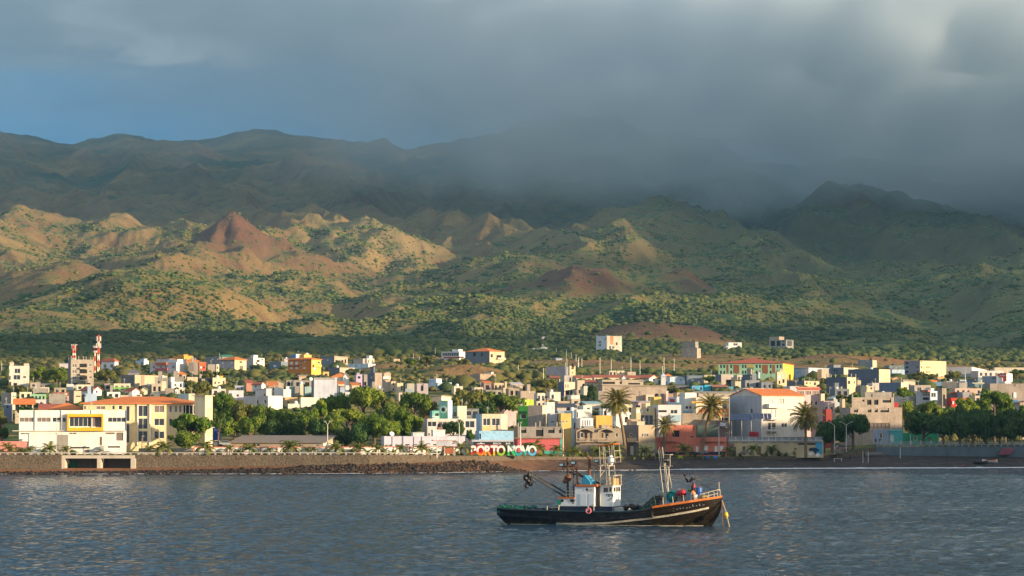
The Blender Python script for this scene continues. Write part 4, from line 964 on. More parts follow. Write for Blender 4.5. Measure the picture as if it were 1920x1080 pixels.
H(413, None, 436, 669, 680, (.60,.52,.40), 'tan tower rooms with a green sloping roof behind the red hipped roofs', '', roof='shed', rh=4, tile=(.06,.30,.16), room=None)
H(459, 475, 496, 671, 691, (.44,.40,.40), 'pale grey house with stacked balconies right of the red-roofed lavender house', [('R',481,487,675,679,'d'),('R',481,487,683,688,'d'),('R',490,494,673,676,'g')], th=40, cR=(.68,.64,.56), room=(.1,.5,.1,.5,5,'lgrey'), extra=balcony('R',480,489,679,682,1,'white'))
H(385, None, 405, 683, 706, (.40,.34,.28), 'plain tan wall left of the small square bell tower', '')
H(403, 406, 411, 683, 712, (.66,.54,.38), 'small square bell tower with open belfry on the left slope', [('R',407,409,687,692,'d'),('R',407,409,696,701,'d')], th=62, name='bell_tower', cat='tower')
H(326, None, 349, 702, 714, (.60,.46,.32), 'small cream house with an orange hipped roof between the trees', 'R3x1', roof='hip', rh=5)
H(314, 322, 346, 716, 729, (.66,.66,.68), 'white house with two dark windows left of the big bushy trees', [('R',327,330,720,724,'g'),('R',337,341,718,726,'d')], th=65, cL='pblue', room=(.0,.3,.2,.9,8,'white'))
H(315, None, 345, 706, 720, 'conc', 'concrete house behind the white house with two dark windows', '', mk='block')
H(346, None, 371, 707, 720, (.62,.50,.34), 'blank cream house behind the bushy trees on the left', '')
H(371, None, 385, 702, 714, 'tan', 'narrow tan house left of the small bell tower', 'R1x1')
H(384, 399, 423, 708, 730, (.14,.14,.16), 'unfinished house with a dark left side and tan balconied front', [('R',402,405,716,720,'d'),('R',409,412,716,719,'d'),('R',418,421,714,722,'d'),('L',391,397,711,721,'d')], th=33, cR=(.55,.42,.29), room=(.5,.9,.1,.5,3,'orange'))
H(392, None, 424, 729, 742, (.66,.58,.50), 'low white and tan house in front of the unfinished balconied one', 'R2x1')
H(240, None, 262, 747, 752, (.70,.66,.60), 'low white parapet house just behind the left part of the orange roof', '', D=890)
H(288, None, 315, 708, 730, 'conc', 'grey concrete block house right of the blank tan barn walls', '', mk='block')
H(300, None, 312, 715, 733, 'cream', 'narrow cream house in front of the grey concrete block house', '', D=1050)
H(279, None, 304, 719, 740, (.46,.38,.30), 'tan house with a low brown annex among the blank walls on the left', 'R2x1', wk='d')
H(305, None, 327, 728, 747, (.36,.30,.25), 'plain brown-grey wall house behind the orange roof centre', '', mk='block')
H(327, None, 335, 730, 745, 'white', 'tiny white house with two dark dots behind the orange roof centre', 'R2x1', wk='d')
H(328, None, 353, 738, 752, (.10,.15,.20), 'dark blue-green box house behind the right half of the orange roof', '', D=880)
H(350, None, 366, 738, 752, 'cream', 'cream box beside the dark blue-green one', '', D=885)
H(423, None, 457, 732, 750, (.66,.60,.64), 'pale house with two dark rectangular windows left of the grey-white long wall', [('R',427,435,737,742,'g'),('R',443,448,739,744,'g')])
H(436, None, 458, 723, 736, (.38,.40,.46), 'blue-grey low house behind the pale house with two windows', 'R2x1')
H(458, None, 474, 718, 734, (.54,.26,.18), 'house with a red tiled roof left of the white round gable', '', roof='shed', rh=6, tile=TILE2)
H(473, 487, 498, 721, 736, 'white', 'white house with a rounded gable and one blue window', [('L',478,481,723,726,'g')], th=30, roof='gable', rdir='y', rh=4, tile=TILE2)
H(457, 503, 530, 742, 770, (.50,.46,.46), 'wide flat-roofed house with a pinkish left wall and a white right wall above the trees', [('L',481,485,750,758,'g'),('L',496,499,750,756,'g')], th=25, cR=(.74,.68,.56))
H(497, None, 520, 731, 745, (.50,.38,.24), 'brown timber porch house below the white rounded gable', 'R3x1', wk='d')
H(528, None, 559, 745, 770, (.66,.40,.18), 'orange recessed terrace between two white walls above the trees', [('R',529,533,748,757,'D'),('R',538,543,752,757,'g')], D=952)
H(558, None, 606, 745, 772, (.78,.72,.58), 'long blank cream-white wall right of the orange terrace', '', D=946)
H(534, None, 562, 757, 772, (.74,.68,.56), 'low white annex under the orange terrace', '', D=938)
H(492, None, 512, 727, 748, 'lgrey', 'grey-white terrace house left of the bright white cubes', '')
H(512, None, 533, 728, 750, 'white', 'white cube house left of the brightest white cube', '', room=(0,.3,0,.5,2,'white'))
H(527, None, 546, 730, 752, (.82,.80,.76), 'brightest white cube house below the brown concrete row', '', D=985, room=(.3,.8,.1,.6,5,'white'))
H(541, None, 552, 724, 745, (.24,.36,.34), 'green-grey wall strip right of the white cubes', '')
H(550, None, 562, 724, 746, (.34,.30,.26), 'brown-grey block wall between two green-grey walls', '', mk='block')
H(561, None, 569, 720, 742, 'cream', 'slender cream column house left of the pale green-grey wall', '')
H(568, None, 584, 725, 744, (.36,.48,.46), 'pale green-grey wall with a dark car port right of the cream column', '')
H(498, None, 520, 723, 738, (.44,.26,.18), 'small house with a bright red roof beside the rounded gable', 'R1x1', roof='shed', rh=8, wk='d')
H(512, None, 532, 717, 730, 'tan', 'tan gabled house right of the bright red roof', '', roof='gable', rdir='y', rh=3, tile=(.4,.3,.2))
H(531, None, 584, 713, 728, 'conc', 'long low bare concrete building across the middle left of the town', 'R3x1', wk='d', mk='block')
H(556, None, 581, 705, 714, (.60,.42,.30), 'small brick-coloured house with a cream side above the long concrete building', '', roof='shed', rh=2, tile=(.5,.3,.2))
H(505, 527, 541, 678, 693, (.17,.20,.24), 'dark blue-grey house with one white window left of the orange block', [('L',512,518,684,688,'W')], th=30)
H(529, None, 546, 673, 690, (.66,.52,.50), 'pinkish white house behind the dark blue-grey one', 'R1x1')
H(545, 555, 564, 664, 680, (.10,.28,.50), 'bright blue house with a white right side behind the orange block', '', th=35, cR='white')
def orangeb(root, g):
    band('L', 541, 560, 683.5, 687, (.45,.16,.05), 'red_balcony', depth=.5)(root, g)
    balcony('R', 586, 600, 684, 688, 1.0, 'yellow')(root, g)
H(540, 584, 602, 674, 706, (.66,.22,.04), 'large orange three-storey house with a terracotta roof on the upper left slope', [('L',543,549,678,684,'W'),('L',553,559,678,684,'W'),('L',543,549,688,692,'W'),('L',553,559,688,692,'W'),('L',562,566,676,680,'g'),('L',562,566,683,687,'g'),('L',570,573,676,679,'W'),('L',568,573,688,692,'W'),('R',587,590,677,681,'W'),('R',596,600,678,682,'g'),('R',588,593,689,693,'W')], th=36, cR=(.78,.46,.10), roof='hip', rh=3.5, tile=TILE, extra=orangeb, eave=.5)  # shade put into the left orange, sunlight into the right yellow
H(561, 570, 584, 665, 690, (.74,.42,.12), 'orange stair tower rising behind the orange three-storey house', 'L1x1', th=36, cR=(.76,.44,.12), room=(.2,.8,.1,.6,1.5,'orange'))
H(602, None, 617, 697, 710, (.78,.50,.12), 'low yellow annex with a small red porch right of the orange house', 'R1x1')
H(600, 627, 652, 668, 692, (.22,.23,.26), 'unfinished concrete house with a slanting roof right of the orange block', [('L',612,616,674,676,'W'),('R',629,633,675,679,'d'),('R',640,644,675,682,'d'),('R',646,649,674,681,'d'),('R',629,632,684,687,'d'),('R',641,644,684,687,'d'),('R',647,649,684,687,'d')], th=42, cR=(.46,.36,.27), roof='shedy', rh=-2, tile=(.5,.42,.34), mk='paint')
H(615, 637, 665, 689, 702, (.18,.19,.22), 'low concrete base building below the slanting-roofed concrete house', [('R',653,659,691,693,'d')], th=42, cR='tan')
H(652, 691, 704, 682, 692, (.44,.56,.64), 'low pale blue house with a white right end on the upper slope', [('L',656,660,684,685,'d'),('L',666,669,683,687,'d'),('L',676,679,683,685,'d'),('R',693,695,684,687,'d'),('R',699,701,684,687,'d')], th=24, cR=(.78,.74,.68))
H(670, 688, 702, 672, 683, (.50,.54,.60), 'upper storey of glass and white set back on the low pale blue house', 'L3x1 R2x1', th=24, room=(.5,.9,.1,.5,5,'white'), cR='beige')
H(617, None, 655, 707, 724, (.74,.66,.52), 'cream house with a red roof and a pointed white dormer', [('R',645,650,711,716,'d')], roof='hip', rh=7)
H(641, None, 654, 706, 724, 'white', 'white gable front with small square window under the concrete slanting-roof house', [('R',645,648,708,711,'g')], roof='gable', rdir='y', rh=6, tile=(.6,.5,.4), D=1085, dp=5)
H(630, None, 646, 720, 732, (.72,.60,.44), 'small cream house with an orange lean-to roof left of the white gable front', '', roof='shed', rh=5, D=1050)
H(656, None, 674, 722, 734, (.72,.58,.44), 'small cream house with an orange lean-to roof right of the white gable front', '', roof='shed', rh=5, D=1052)
H(584, 589, 632, 708, 752, (.52,.53,.60), 'tall pale blue-grey blank wall with a black tank on its roof', '', th=80, cL='dgrey', tank=1, extra=band('R',590,628,708,712,(.34,.31,.28),'bare_top_course',depth=.02))
H(632, None, 656, 724, 748, (.40,.46,.56), 'blue-grey stepped wall right of the tall blank wall', '', roof='shedy', rh=-2, tile=(.62,.3,.14))
H(664, None, 680, 702, 726, (.56,.44,.60), 'lavender house front between the red roofs and the concrete tower', 'R1x2', room=(.1,.5,.1,.6,2,'lav'))
H(679, None, 692, 702, 726, (.36,.30,.28), 'small brownish house with a dark garage left of the concrete tower', [('R',680,687,716,723,'d')])
H(689, 703, 717, 699, 732, (.16,.18,.24), 'concrete tower house with a dark blue left face behind the tree crowns', [('L',695,698,706,709,'c')], th=50, cR=(.40,.32,.26), mk='block')
H(716, None, 733, 699, 735, (.56,.44,.32), 'tan house with a white upper balcony right of the concrete tower', [('R',720,730,704,711,'W')], room=(.3,.9,.2,.7,1,'tan'), extra=balcony('R',718,731,706,711,1.0,'white'))
H(731, None, 742, 715, 736, (.66,.54,.36), 'narrow cream house right of the tan balconied house', 'R1x2')
H(741, None, 756, 718, 738, (.72,.56,.36), 'cream house with small square windows near the centre-left trees', 'R2x1')
H(759, None, 777, 719, 742, (.46,.42,.32), 'olive-grey block with a blue lower wall near the centre-left trees', '', extra=band('R',760,774,729,737,(.30,.36,.42),'blue_base'))
H(776, None, 803, 719, 740, (.42,.36,.38), 'mauve-grey wall with a black doorway strip', [('R',789,794,713,733,'d')])
H(804, 818, 828, 710, 731, (.58,.68,.80), 'white-blue tower house with a dark roof terrace plant', [('L',807,808.5,713,717,'d'),('L',811,812.5,713,717,'d')], th=30, cR='white', room=(.1,.6,.3,.8,2,'brown'))
H(815, None, 847, 717, 732, (.50,.62,.62), 'pale green-white house with two green shuttered windows', [('R',819,824,724,728,'g'),('R',828,833,724,728,'g')])
H(796, 828, 846, 742, 762, (.46,.38,.30), 'cream building with a long lean-to roof and bright gable behind the trees', '', th=20, roof='shedy', rh=-3, tile=(.50,.44,.40), cR='cream')
H(737, None, 750, 673, 684, (.60,.42,.28), 'ruined tan wall standing alone on the reddish slope', '', D=1500, dp=3, name='ruin', cat='ruin')
def glassy(root, g):
    band('L', 832, 870, 668.5, 671.5, (.42,.05,.06), 'red_band', depth=.2)(root, g)
H(828, 861, 872, 659, 676, (.58,.60,.64), 'white and red villa with a long dark glass front on the crest', [('L',829,860,661,668,'g')], th=25, cR='white', extra=glassy, room=(.2,.95,.1,.5,4,'white'))
H(873, 918, 946, 659, 684, (.17,.18,.21), 'big unfinished grey house with an orange hipped roof on the bare knoll', [('L',887,892,661,668,'d'),('L',902,905,661,668,'d'),('R',920,924,664,670,'d'),('R',931,940,666,671,'d')], th=35, cR=(.56,.44,.30), roof='hip', rh=7, eave=.2, mk='paint', extra=balcony('R',930,945,671,674,1.2,'beige'))
H(881, 900, 930, 701, 718, (.50,.36,.26), 'roofless brick-brown ruin house below the bare knoll', [('R',904,908,702,704,'d')], th=70, mk='block', room=(.8,1,.2,.7,3,'white'))
H(903, None, 921, 718, 736, (.38,.26,.22), 'brown house with a small orange roof under the brick-brown ruin', 'R1x1', roof='shed', rh=4, wk='d')
H(921, None, 948, 718, 736, (.60,.46,.30), 'tan houses with white window bars right of the small orange roof', 'R3x1')
H(956, None, 980, 722, 736, (.60,.46,.34), 'shack with a pale sheet roof right of the tan houses', '', roof='shed', rh=5, tile=(.66,.6,.54))
H(938, None, 962, 727, 740, (.60,.44,.30), 'tan unpainted house left of the pale sheet roof', 'R2x1')
H(970, None, 1004, 733, 752, (.44,.34,.26), 'wide tan house with a flat roof above the lime yellow roof room', [('R',992,996,733,736,'W')])
H(1003, None, 1022, 737, 757, (.72,.62,.52), 'cream-white house right of the wide tan house', 'R2x1')
H(1022, None, 1037, 747, 762, 'conc', 'low rough grey house with plants on top below the white house pair', '', mk='block')
H(1025, None, 1051, 735, 754, (.74,.66,.56), 'white house with dark rooftop plants right of the wide tan house', 'R2x1', tank=1)
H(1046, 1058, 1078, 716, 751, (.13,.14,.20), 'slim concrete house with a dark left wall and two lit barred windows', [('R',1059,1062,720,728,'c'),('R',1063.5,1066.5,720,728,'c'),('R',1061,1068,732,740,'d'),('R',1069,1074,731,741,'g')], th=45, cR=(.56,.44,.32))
H(1053, None, 1073, 704, 720, (.56,.50,.46), 'pale broken-roofed building above the slim concrete house', 'R2x1', wk='d', mk='block')
H(1066, None, 1087, 741, 760, (.78,.72,.62), 'white house with a rounded awning below the slim concrete house', [('R',1068,1074,751,756,'d')])
H(1078, None, 1096, 713, 742, (.58,.46,.34), 'tan stepped houses right of the slim concrete house', 'R2x2')
H(1092, None, 1102, 724, 745, (.62,.56,.44), 'cream narrow house left of the dark tree', '')
H(1024, 1060, 1066, 687, 704, (.15,.16,.22), 'wide dark blank block on the bare slope in the middle', '', th=12)
H(1066, 1068, 1079, 686, 706, (.62,.46,.28), 'tan square tower house with an open top next to the dark blank block', [('R',1071,1076,687,692,'d'),('R',1072,1075,698,700,'d')], th=60)
for i, (a0, a1, yt_, yb_, lb) in enumerate((
  (1031, 1050, 710, 718, 'first red-roofed row house left of the slim concrete house'), (1076, 1110, 709, 717, 'red-roofed row house right of the slim concrete house'),
  (1110, 1136, 708, 716, 'white row house with two grey-red dormer roofs in the long red-roofed row'), (1095, 1120, 718, 727, 'red-brown roofed house with a white gable line in front of the row'),
  (1136, 1176, 708, 716, 'row house with a white gable at its right end in the long red-roofed row'), (1176, 1222, 709, 716, 'longest red roof of the row, right of the white gable'))):
    H(a0, None, a1, yt_, yb_, 'cream', lb, 'R3x1', roof='shed', rh=5, tile=TILE2, dp=7, D=None)
H(1163, None, 1176, 709, 718, 'white', 'white pointed gable in the long red-roofed row', '', roof='gable', rdir='y', rh=6, tile=(.6,.3,.2), dp=6)
H(1200, 1217, 1234, 709, 720, (.60,.50,.40), 'red-roofed house with a bright white gable at the right end of the row', [('R',1224,1228,711,714,'d')], th=30, roof='gable', rdir='y', rh=6, cR='white', tile=TILE2)
H(1138, None, 1156, 695, 706, (.60,.50,.36), 'small flat house with a dark porch above the red-roofed row', 'R2x1', wk='d')
H(1153, None, 1171, 695, 705, (.66,.56,.40), 'small cream house with one dark window above the red-roofed row', [('R',1162,1165,696,700,'d')])
H(1172, None, 1192, 697, 706, (.50,.40,.30), 'tan foundation walls right of the small cream house above the row', '', mk='block')
H(1104, 1122, 1177, 733, 758, (.40,.32,.26), 'lower half of the great tan block wall behind the tallest palm', '', th=84, mk='block')
H(1122, None, 1250, 722, 756, (.44,.35,.28), 'great tan block-built wall house behind the tallest palm', [], mk='block', roof='shedy', rh=-3, tile=(.44,.36,.3), dp=10)
H(1124, None, 1206, 712, 730, (.46,.37,.28), 'long tan house with dark roof openings above the great tan wall', [('R',1130,1153,716,720,'d'),('R',1162,1166,713,720,'d'),('R',1178,1200,718,721,'d'),('R',1196,1204,712,716,'d')])
H(1092, None, 1126, 757, 770, (.62,.54,.46), 'house with a flat turquoise-blue sheet roof left of the tallest palm crown', [('R',1114,1123,765,770,'g')], roof='shed', rh=4, tile=(.30,.48,.52))
H(1038, None, 1082, 764, 778, (.50,.44,.40), 'shed under a dark grey tarpaulin roof behind the white cube tower', '', roof='shed', rh=7, tile=(.07,.07,.09))
H(1066, None, 1088, 748, 762, (.50,.40,.30), 'little brown house right below the rounded awning', 'R1x1')
H(1180, None, 1222, 754, 775, (.62,.44,.40), 'faded pink house with a sheet roof right of the tallest palm crown', 'R2x1', roof='shed', rh=2, tile=(.5,.42,.42))
H(1205, None, 1228, 756, 780, (.74,.60,.38), 'cream house with a barred balcony door above the dark glazed room', [('R',1213,1219,761,772,'g')], extra=balcony('R',1187+20,1226,772,778,1,'white'))
def block83(root, g):
    band('R', 1144, 1150, 630, 646, (.62,.28,.14), 'orange_strip')(root, g)
    band('R', 1161, 1166, 631, 655, (.52,.60,.44), 'pale_green_strip')(root, g)
H(1118, 1138, 1166, 629.5, 661, (.66,.68,.70), 'tall white apartment block alone on the green slope', [('L',1122,1127,639,644,'c'),('L',1122,1127,645,650,'c'),('L',1133,1136,634,637,'g'),('R',1142,1146,649,654,'g'),('R',1148,1152,649,654,'g'),('R',1155,1158,642,647,'d')], th=45, cR=(.66,.56,.44), extra=block83, name='apartment_block', cat='apartment house', stubs=2)
H(1014, None, 1027, 631.5, 636, (.66,.56,.54), 'tiny white shack high on the green slope left of the tall white block', '', roof='shed', rh=.5, tile=(.7,.66,.62))
H(1011, None, 1027, 651.5, 658, 'white', 'small white house on the green slope', 'R1x1')
H(996, None, 1009, 653, 659, 'lgrey', 'small grey-white house left of the small white house on the green slope', 'R2x1')
H(979, None, 987, 655, 661, (.45,.42,.38), 'tiny stone hut with a dark opening on the green slope', 'R1x1', wk='d')
H(1039, None, 1054, 672, 676, (.36,.44,.54), 'low shed with a pale blue roof below the small white house', '', roof='shed', rh=1, tile=(.5,.56,.62))
H(1277, 1307, 1314, 653, 673, (.44,.36,.28), 'bare concrete two-part house alone on the green slope right of centre', [('L',1289,1292,649,652,'d')], th=28, mk='block', cR='tan', room=(0,.9,.1,.9,12,'conc'))
H(1359, None, 1391, 649, 658, (.74,.72,.66), 'lower floor of a modern white villa on the green slope', [('R',1373,1384,651,655,'g'),('R',1362,1365,651,654,'g')])
H(1363, None, 1391, 642, 657, (.78,.76,.70), 'upper cube of a modern white villa on the green slope', [('R',1375,1383,643.5,648,'g')], name='upper_floor')
H(1442, 1474, 1488, 637, 656, (.36,.32,.28), 'unfinished open-framed concrete villa high on the green slope', [('R',1476,1485,638,649,'g'),('L',1445,1453,638,649,'d'),('L',1456,1463,638,649,'d'),('L',1466,1471,637,641,'d'),('L',1466,1471,644,648,'d')], th=38, room=(.0,.7,.4,1,6,'tan'))
H(1412, None, 1428, 651, 657, (.12,.22,.42), 'small blue roofed shed left of the open-framed concrete villa', '', roof='shed', rh=1, tile=(.12,.22,.42))
def greenrow(root, g):
    for a0, a1 in ((1362, 1366), (1375, 1386), (1429, 1440), (1448, 1453)): band('L', a0, a1, 684, 700, (.28,.11,.05), 'brown_panel')(root, g)
    band('L', 1401, 1413, 684, 700, (.55,.36,.08), 'yellow_panel')(root, g)
    band('L', 1401, 1413, 689, 694, (.16,.24,.16), 'dark_panel', proud=.06)(root, g)
H(1347, 1468, 1488, 681, 716, (.34,.54,.34), 'long green and brown school-like building with a red hipped roof', [('L',a0,a0+3.5,b0,b0+6,'g') for a0 in (1350,1356,1369,1379,1391,1396,1417,1423,1435,1443,1456,1462) for b0 in (684,695)], th=12, roof='hip', rh=10, tile=tilemat((.46,.09,.05)), cR=(.78,.50,.08), extra=greenrow, name='building', cat='building', eave=.5)
H(1239, None, 1248, 706, 722, (.56,.58,.64), 'narrow grey-white tower with a pointed top right of the red-roofed row', '', roof='hip', rh=6, tile=(.5,.5,.55), dp=3)
H(1245, None, 1259, 706, 716, (.6,.52,.44), 'little house with an orange roof beside the narrow pointed tower', '', roof='hip', rh=5)
H(1251, None, 1284, 706, 721, (.56,.66,.78), 'pale blue blank house right of the narrow pointed tower', [('R',1264,1268,712,714,'g'),('R',1275,1279,711,714,'g')], roof='shed', rh=.5, tile=(.15,.15,.18))
H(1283, None, 1316, 704, 722, (.18,.21,.26), 'dark blue-grey house with two white windows right of the pale blue one', [('R',1285,1290,712,715,'W'),('R',1296,1301,711,714,'W')], tank=1)
H(1315, None, 1343, 703, 720, (.56,.46,.34), 'sandy house with a bushy yellow-green tree in front', 'R2x1', mk='block')
H(1261, None, 1293, 723, 734, (.13,.13,.16), 'low dark terrace house left of the turquoise houses', 'R2x1', wk='d')
H(1292, None, 1318, 723, 735, (.10,.34,.52), 'turquoise-blue house with white patches', 'R3x1')
H(1317, None, 1333, 722, 733, (.05,.42,.58), 'bright turquoise house with an orange door left of the brown-red shed roof', [('R',1316.5,1320,727,731,'D')])
H(1331, None, 1365, 725, 734, (.14,.12,.11), 'open shed under a flat brown-red roof in the middle right of the town', [('R',1335,1361,726,733,'d')], roof='shed', rh=3.5, tile=(.46,.16,.10))
H(1363, None, 1375, 725, 734, (.08,.34,.52), 'small turquoise wall right of the brown-red shed roof', '')
H(1341, 1352, 1375, 702, 724, (.16,.18,.22), 'dark house with a grey-brown right wall below the long green building', [('R',1361,1371,712,724,'d')], th=60, cR=(.36,.30,.26))
H(1370, None, 1378, 699, 714, 'cream', 'yellow-cream box tower with one tall opening below the long green building', [('R',1372,1376,700,705,'d')], dp=3)
H(1378, None, 1394, 703, 718, (.66,.58,.48), 'broken cream walls below the long green building', 'R2x1', mk='block')
H(1392, 1410, 1418, 702, 722, (.14,.15,.19), 'dark blue-grey house left of the white roof with dishes', '', th=30)
H(1417, None, 1456, 698, 716, (.60,.66,.74), 'white house with a stepped sloping wall right of the dark blue-grey one', '', roof='shedy', rh=-1, tile=(.6,.62,.66), dish=1)
H(1374, None, 1392, 715, 727, (.66,.54,.38), 'cream-beige house left of the low slotted wall', '')
H(1392, None, 1424, 713, 732, (.26,.26,.28), 'grey low house with brown slots in front of the dark blue-grey one', 'R3x1', wk='d')
H(1422, None, 1448, 716, 733, (.20,.22,.26), 'dark grey house with small white windows below the white dish house', 'R2x1')
H(1376, None, 1412, 733, 748, (.40,.32,.28), 'house with a wide greyish gable roof behind the striped cream house', '', roof='gable', rdir='y', rh=5, tile=(.36,.3,.28))
H(1303, None, 1386, 737, 752, (.44,.38,.32), 'low house under a broad grey-brown roof above the leaning palm crown', '', roof='shed', rh=3, tile=(.34,.30,.26), D=930)
H(1263, None, 1296, 736, 746, (.60,.42,.26), 'low ochre row house left of the broad grey-brown roof', 'R3x1', wk='d', D=960)
H(1454, 1457, 1475, 697, 727, (.60,.46,.30), 'unfinished tan apartment house in front of the yellow gable end', [('R',1460,1465,703,710,'W'),('R',1467,1471,711,718,'d'),('R',1460,1463,714,720,'d')], th=65, mk='paint', room=(.3,.7,.1,.7,4,'tan'))
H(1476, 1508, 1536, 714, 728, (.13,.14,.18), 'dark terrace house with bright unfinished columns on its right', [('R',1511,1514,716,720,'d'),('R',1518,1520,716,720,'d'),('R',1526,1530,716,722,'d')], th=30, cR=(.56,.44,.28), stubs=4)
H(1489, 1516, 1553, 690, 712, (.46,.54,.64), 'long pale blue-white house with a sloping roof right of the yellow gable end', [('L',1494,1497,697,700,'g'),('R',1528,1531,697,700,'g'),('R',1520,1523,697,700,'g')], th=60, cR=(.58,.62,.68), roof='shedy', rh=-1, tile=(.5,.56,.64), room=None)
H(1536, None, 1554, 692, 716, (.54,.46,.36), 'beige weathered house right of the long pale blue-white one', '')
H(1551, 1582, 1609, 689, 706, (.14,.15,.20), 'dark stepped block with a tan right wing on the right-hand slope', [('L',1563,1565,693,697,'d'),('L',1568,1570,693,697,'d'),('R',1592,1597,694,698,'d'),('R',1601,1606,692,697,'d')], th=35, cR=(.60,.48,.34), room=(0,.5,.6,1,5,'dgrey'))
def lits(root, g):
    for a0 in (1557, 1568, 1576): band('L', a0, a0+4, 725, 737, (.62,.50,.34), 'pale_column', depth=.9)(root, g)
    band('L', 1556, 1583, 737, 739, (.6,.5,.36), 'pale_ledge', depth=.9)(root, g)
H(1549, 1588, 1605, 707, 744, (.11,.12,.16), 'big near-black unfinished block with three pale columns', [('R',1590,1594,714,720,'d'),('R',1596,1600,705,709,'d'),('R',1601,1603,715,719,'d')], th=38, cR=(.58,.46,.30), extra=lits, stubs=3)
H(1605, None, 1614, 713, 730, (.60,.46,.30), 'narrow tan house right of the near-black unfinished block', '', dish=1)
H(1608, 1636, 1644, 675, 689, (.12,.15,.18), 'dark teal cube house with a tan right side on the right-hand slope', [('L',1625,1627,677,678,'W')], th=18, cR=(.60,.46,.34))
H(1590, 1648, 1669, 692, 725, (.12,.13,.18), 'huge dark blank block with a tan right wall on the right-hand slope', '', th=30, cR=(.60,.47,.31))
H(1668, None, 1696, 693, 708, (.50,.60,.72), 'pale blue-white low house left of the big arched concrete building', [('R',1670,1690,700,704,'d')])
H(1662, None, 1698, 685, 698, (.16,.20,.22), 'dark slate house behind the pale blue-white low house', 'R3x1', wk='c')
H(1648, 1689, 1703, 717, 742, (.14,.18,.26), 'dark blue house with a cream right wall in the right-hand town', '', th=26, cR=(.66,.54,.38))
H(1647, None, 1668, 711, 722, (.62,.50,.42), 'pink-cream house above the dark blue house', 'R2x1')
H(1668, None, 1690, 711, 722, (.70,.48,.26), 'orange-yellow gabled house right of the pink-cream one', '', roof='gable', rdir='y', rh=4, tile=(.62,.35,.14))
H(1688, None, 1716, 712, 732, (.64,.56,.42), 'cream house with a sloping sandy wall below the olive bushes', '', roof='shedy', rh=-3, tile=(.55,.45,.34))
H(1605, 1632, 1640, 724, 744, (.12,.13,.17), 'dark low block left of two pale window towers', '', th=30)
H(1620, None, 1638, 724, 737, (.64,.52,.34), 'pair of pale window towers in front of the dark low block', [('R',1623,1626,726,730,'d'),('R',1632,1635,726,730,'d')], D=1010, room=(.0,.35,.1,.9,1,'cream'))
H(1631, None, 1650, 718, 732, (.58,.52,.48), 'off-white plain house right of the pale window towers', '')
H(1495, 1496, 1536, 731, 768, (.58,.42,.40), 'pink-white house with a red roof and three terracotta arcade bays', [('R',1497,1507,733.5,740,'b'),('R',1510,1521,733.5,740,'b'),('R',1523,1535,733.5,740,'b'),('R',1520,1524,752,760,'g'),('R',1528,1534,752,760,'g')], th=70, roof='shed', rh=5, tile=TILE2, D=850)
H(1475, None, 1498, 724, 745, (.56,.52,.54), 'greyish white cube with a grey wall left of the pink-white arcade house', '', D=880)
H(1537, None, 1546, 738, 770, 'cream', 'narrow cream stair bay right of the pink-white arcade house', 'R1x3', D=850, dp=3)
H(1537, None, 1565, 752, 785, (.50,.34,.34), 'rosy house with a white arch below the pink-white arcade house', 'R2x1', D=835)
H(1545, None, 1559, 767, 784, (.34,.06,.05), 'small dark red cube above the shaded tree on the plaza', '', D=815, dp=4)
H(1557, None, 1582, 747, 765, (.46,.50,.48), 'white sheet-roofed house between the arcade house and the unfinished one', '', roof='gable', rdir='y', rh=4, tile=(.62,.62,.6))
H(1577, None, 1584, 748, 775, (.62,.50,.34), 'slender cream stair tower left of the large unfinished brick house', '', D=835, dp=3)
H(1596, 1597, 1676, 745, 764, (.42,.34,.27), 'top floor of the large unfinished brick house on the right', [('R',1617,1621,749,753,'d'),('R',1626,1634,749,759,'d'),('R',1639,1647,749,759,'d'),('R',1655,1671,745.5,755,'d')], th=80, D=825, mk='block', stubs=3, room=(.3,.95,.1,.9,9,'conc'), name='upper_floor')
H(1583, None, 1691, 764, 812, (.44,.35,.28), 'large unfinished brick house with rows of empty window openings on the right', [('R',1586,1592,767,773,'d'),('R',1601,1609,767,773,'d'),('R',1627,1634,767,773,'d'),('R',1640,1646,767,773,'d'),('R',1651,1667,764,773,'d'),('R',1610,1668,793,803,'b')], D=822, mk='block', dp=12, stubs=0)
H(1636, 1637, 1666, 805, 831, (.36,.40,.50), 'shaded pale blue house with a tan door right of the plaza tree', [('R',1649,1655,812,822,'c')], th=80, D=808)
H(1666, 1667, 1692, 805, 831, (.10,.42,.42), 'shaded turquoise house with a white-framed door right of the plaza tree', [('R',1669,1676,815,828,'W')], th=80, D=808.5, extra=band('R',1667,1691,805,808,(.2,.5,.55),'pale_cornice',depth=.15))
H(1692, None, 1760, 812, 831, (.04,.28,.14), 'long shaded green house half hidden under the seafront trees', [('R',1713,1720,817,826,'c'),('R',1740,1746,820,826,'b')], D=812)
H(1682, None, 1705, 743, 760, (.58,.54,.48), 'pale box house with a vent strip above the right-hand trees', [('R',1689,1699,748,751,'c')])
H(1671, None, 1684, 754, 768, (.40,.05,.05), 'red wall piece under the pale box house', '', D=850, dp=3)
H(1717, 1744, 1757, 733, 762, (.46,.44,.44), 'white-framed house with grid windows and a brown pent roof above the right-hand trees', [('L',1730,1743,738,743,'g'),('R',1746,1755,736,745,'g'),('L',1730,1742,745,750,'d')], th=50, cR=(.50,.54,.62), extra=band('L',1729,1744,731,735,(.35,.16,.12),'pent_roof',depth=1.2), room=(.3,.8,.1,.6,4,'white'))
H(1757, 1766, 1774, 728, 765, (.36,.30,.24), 'tan block tower with a dark shaded slot above the right-hand trees', [('R',1768,1772,740,762,'d')], th=50, mk='block')
H(1777, None, 1812, 746, 765, (.56,.05,.03), 'bright red house with a white and a dark window above the right-hand trees', [('R',1782,1785.5,752,758,'d'),('R',1786,1790,752,758,'W'),('R',1793,1797,752,760,'W')])
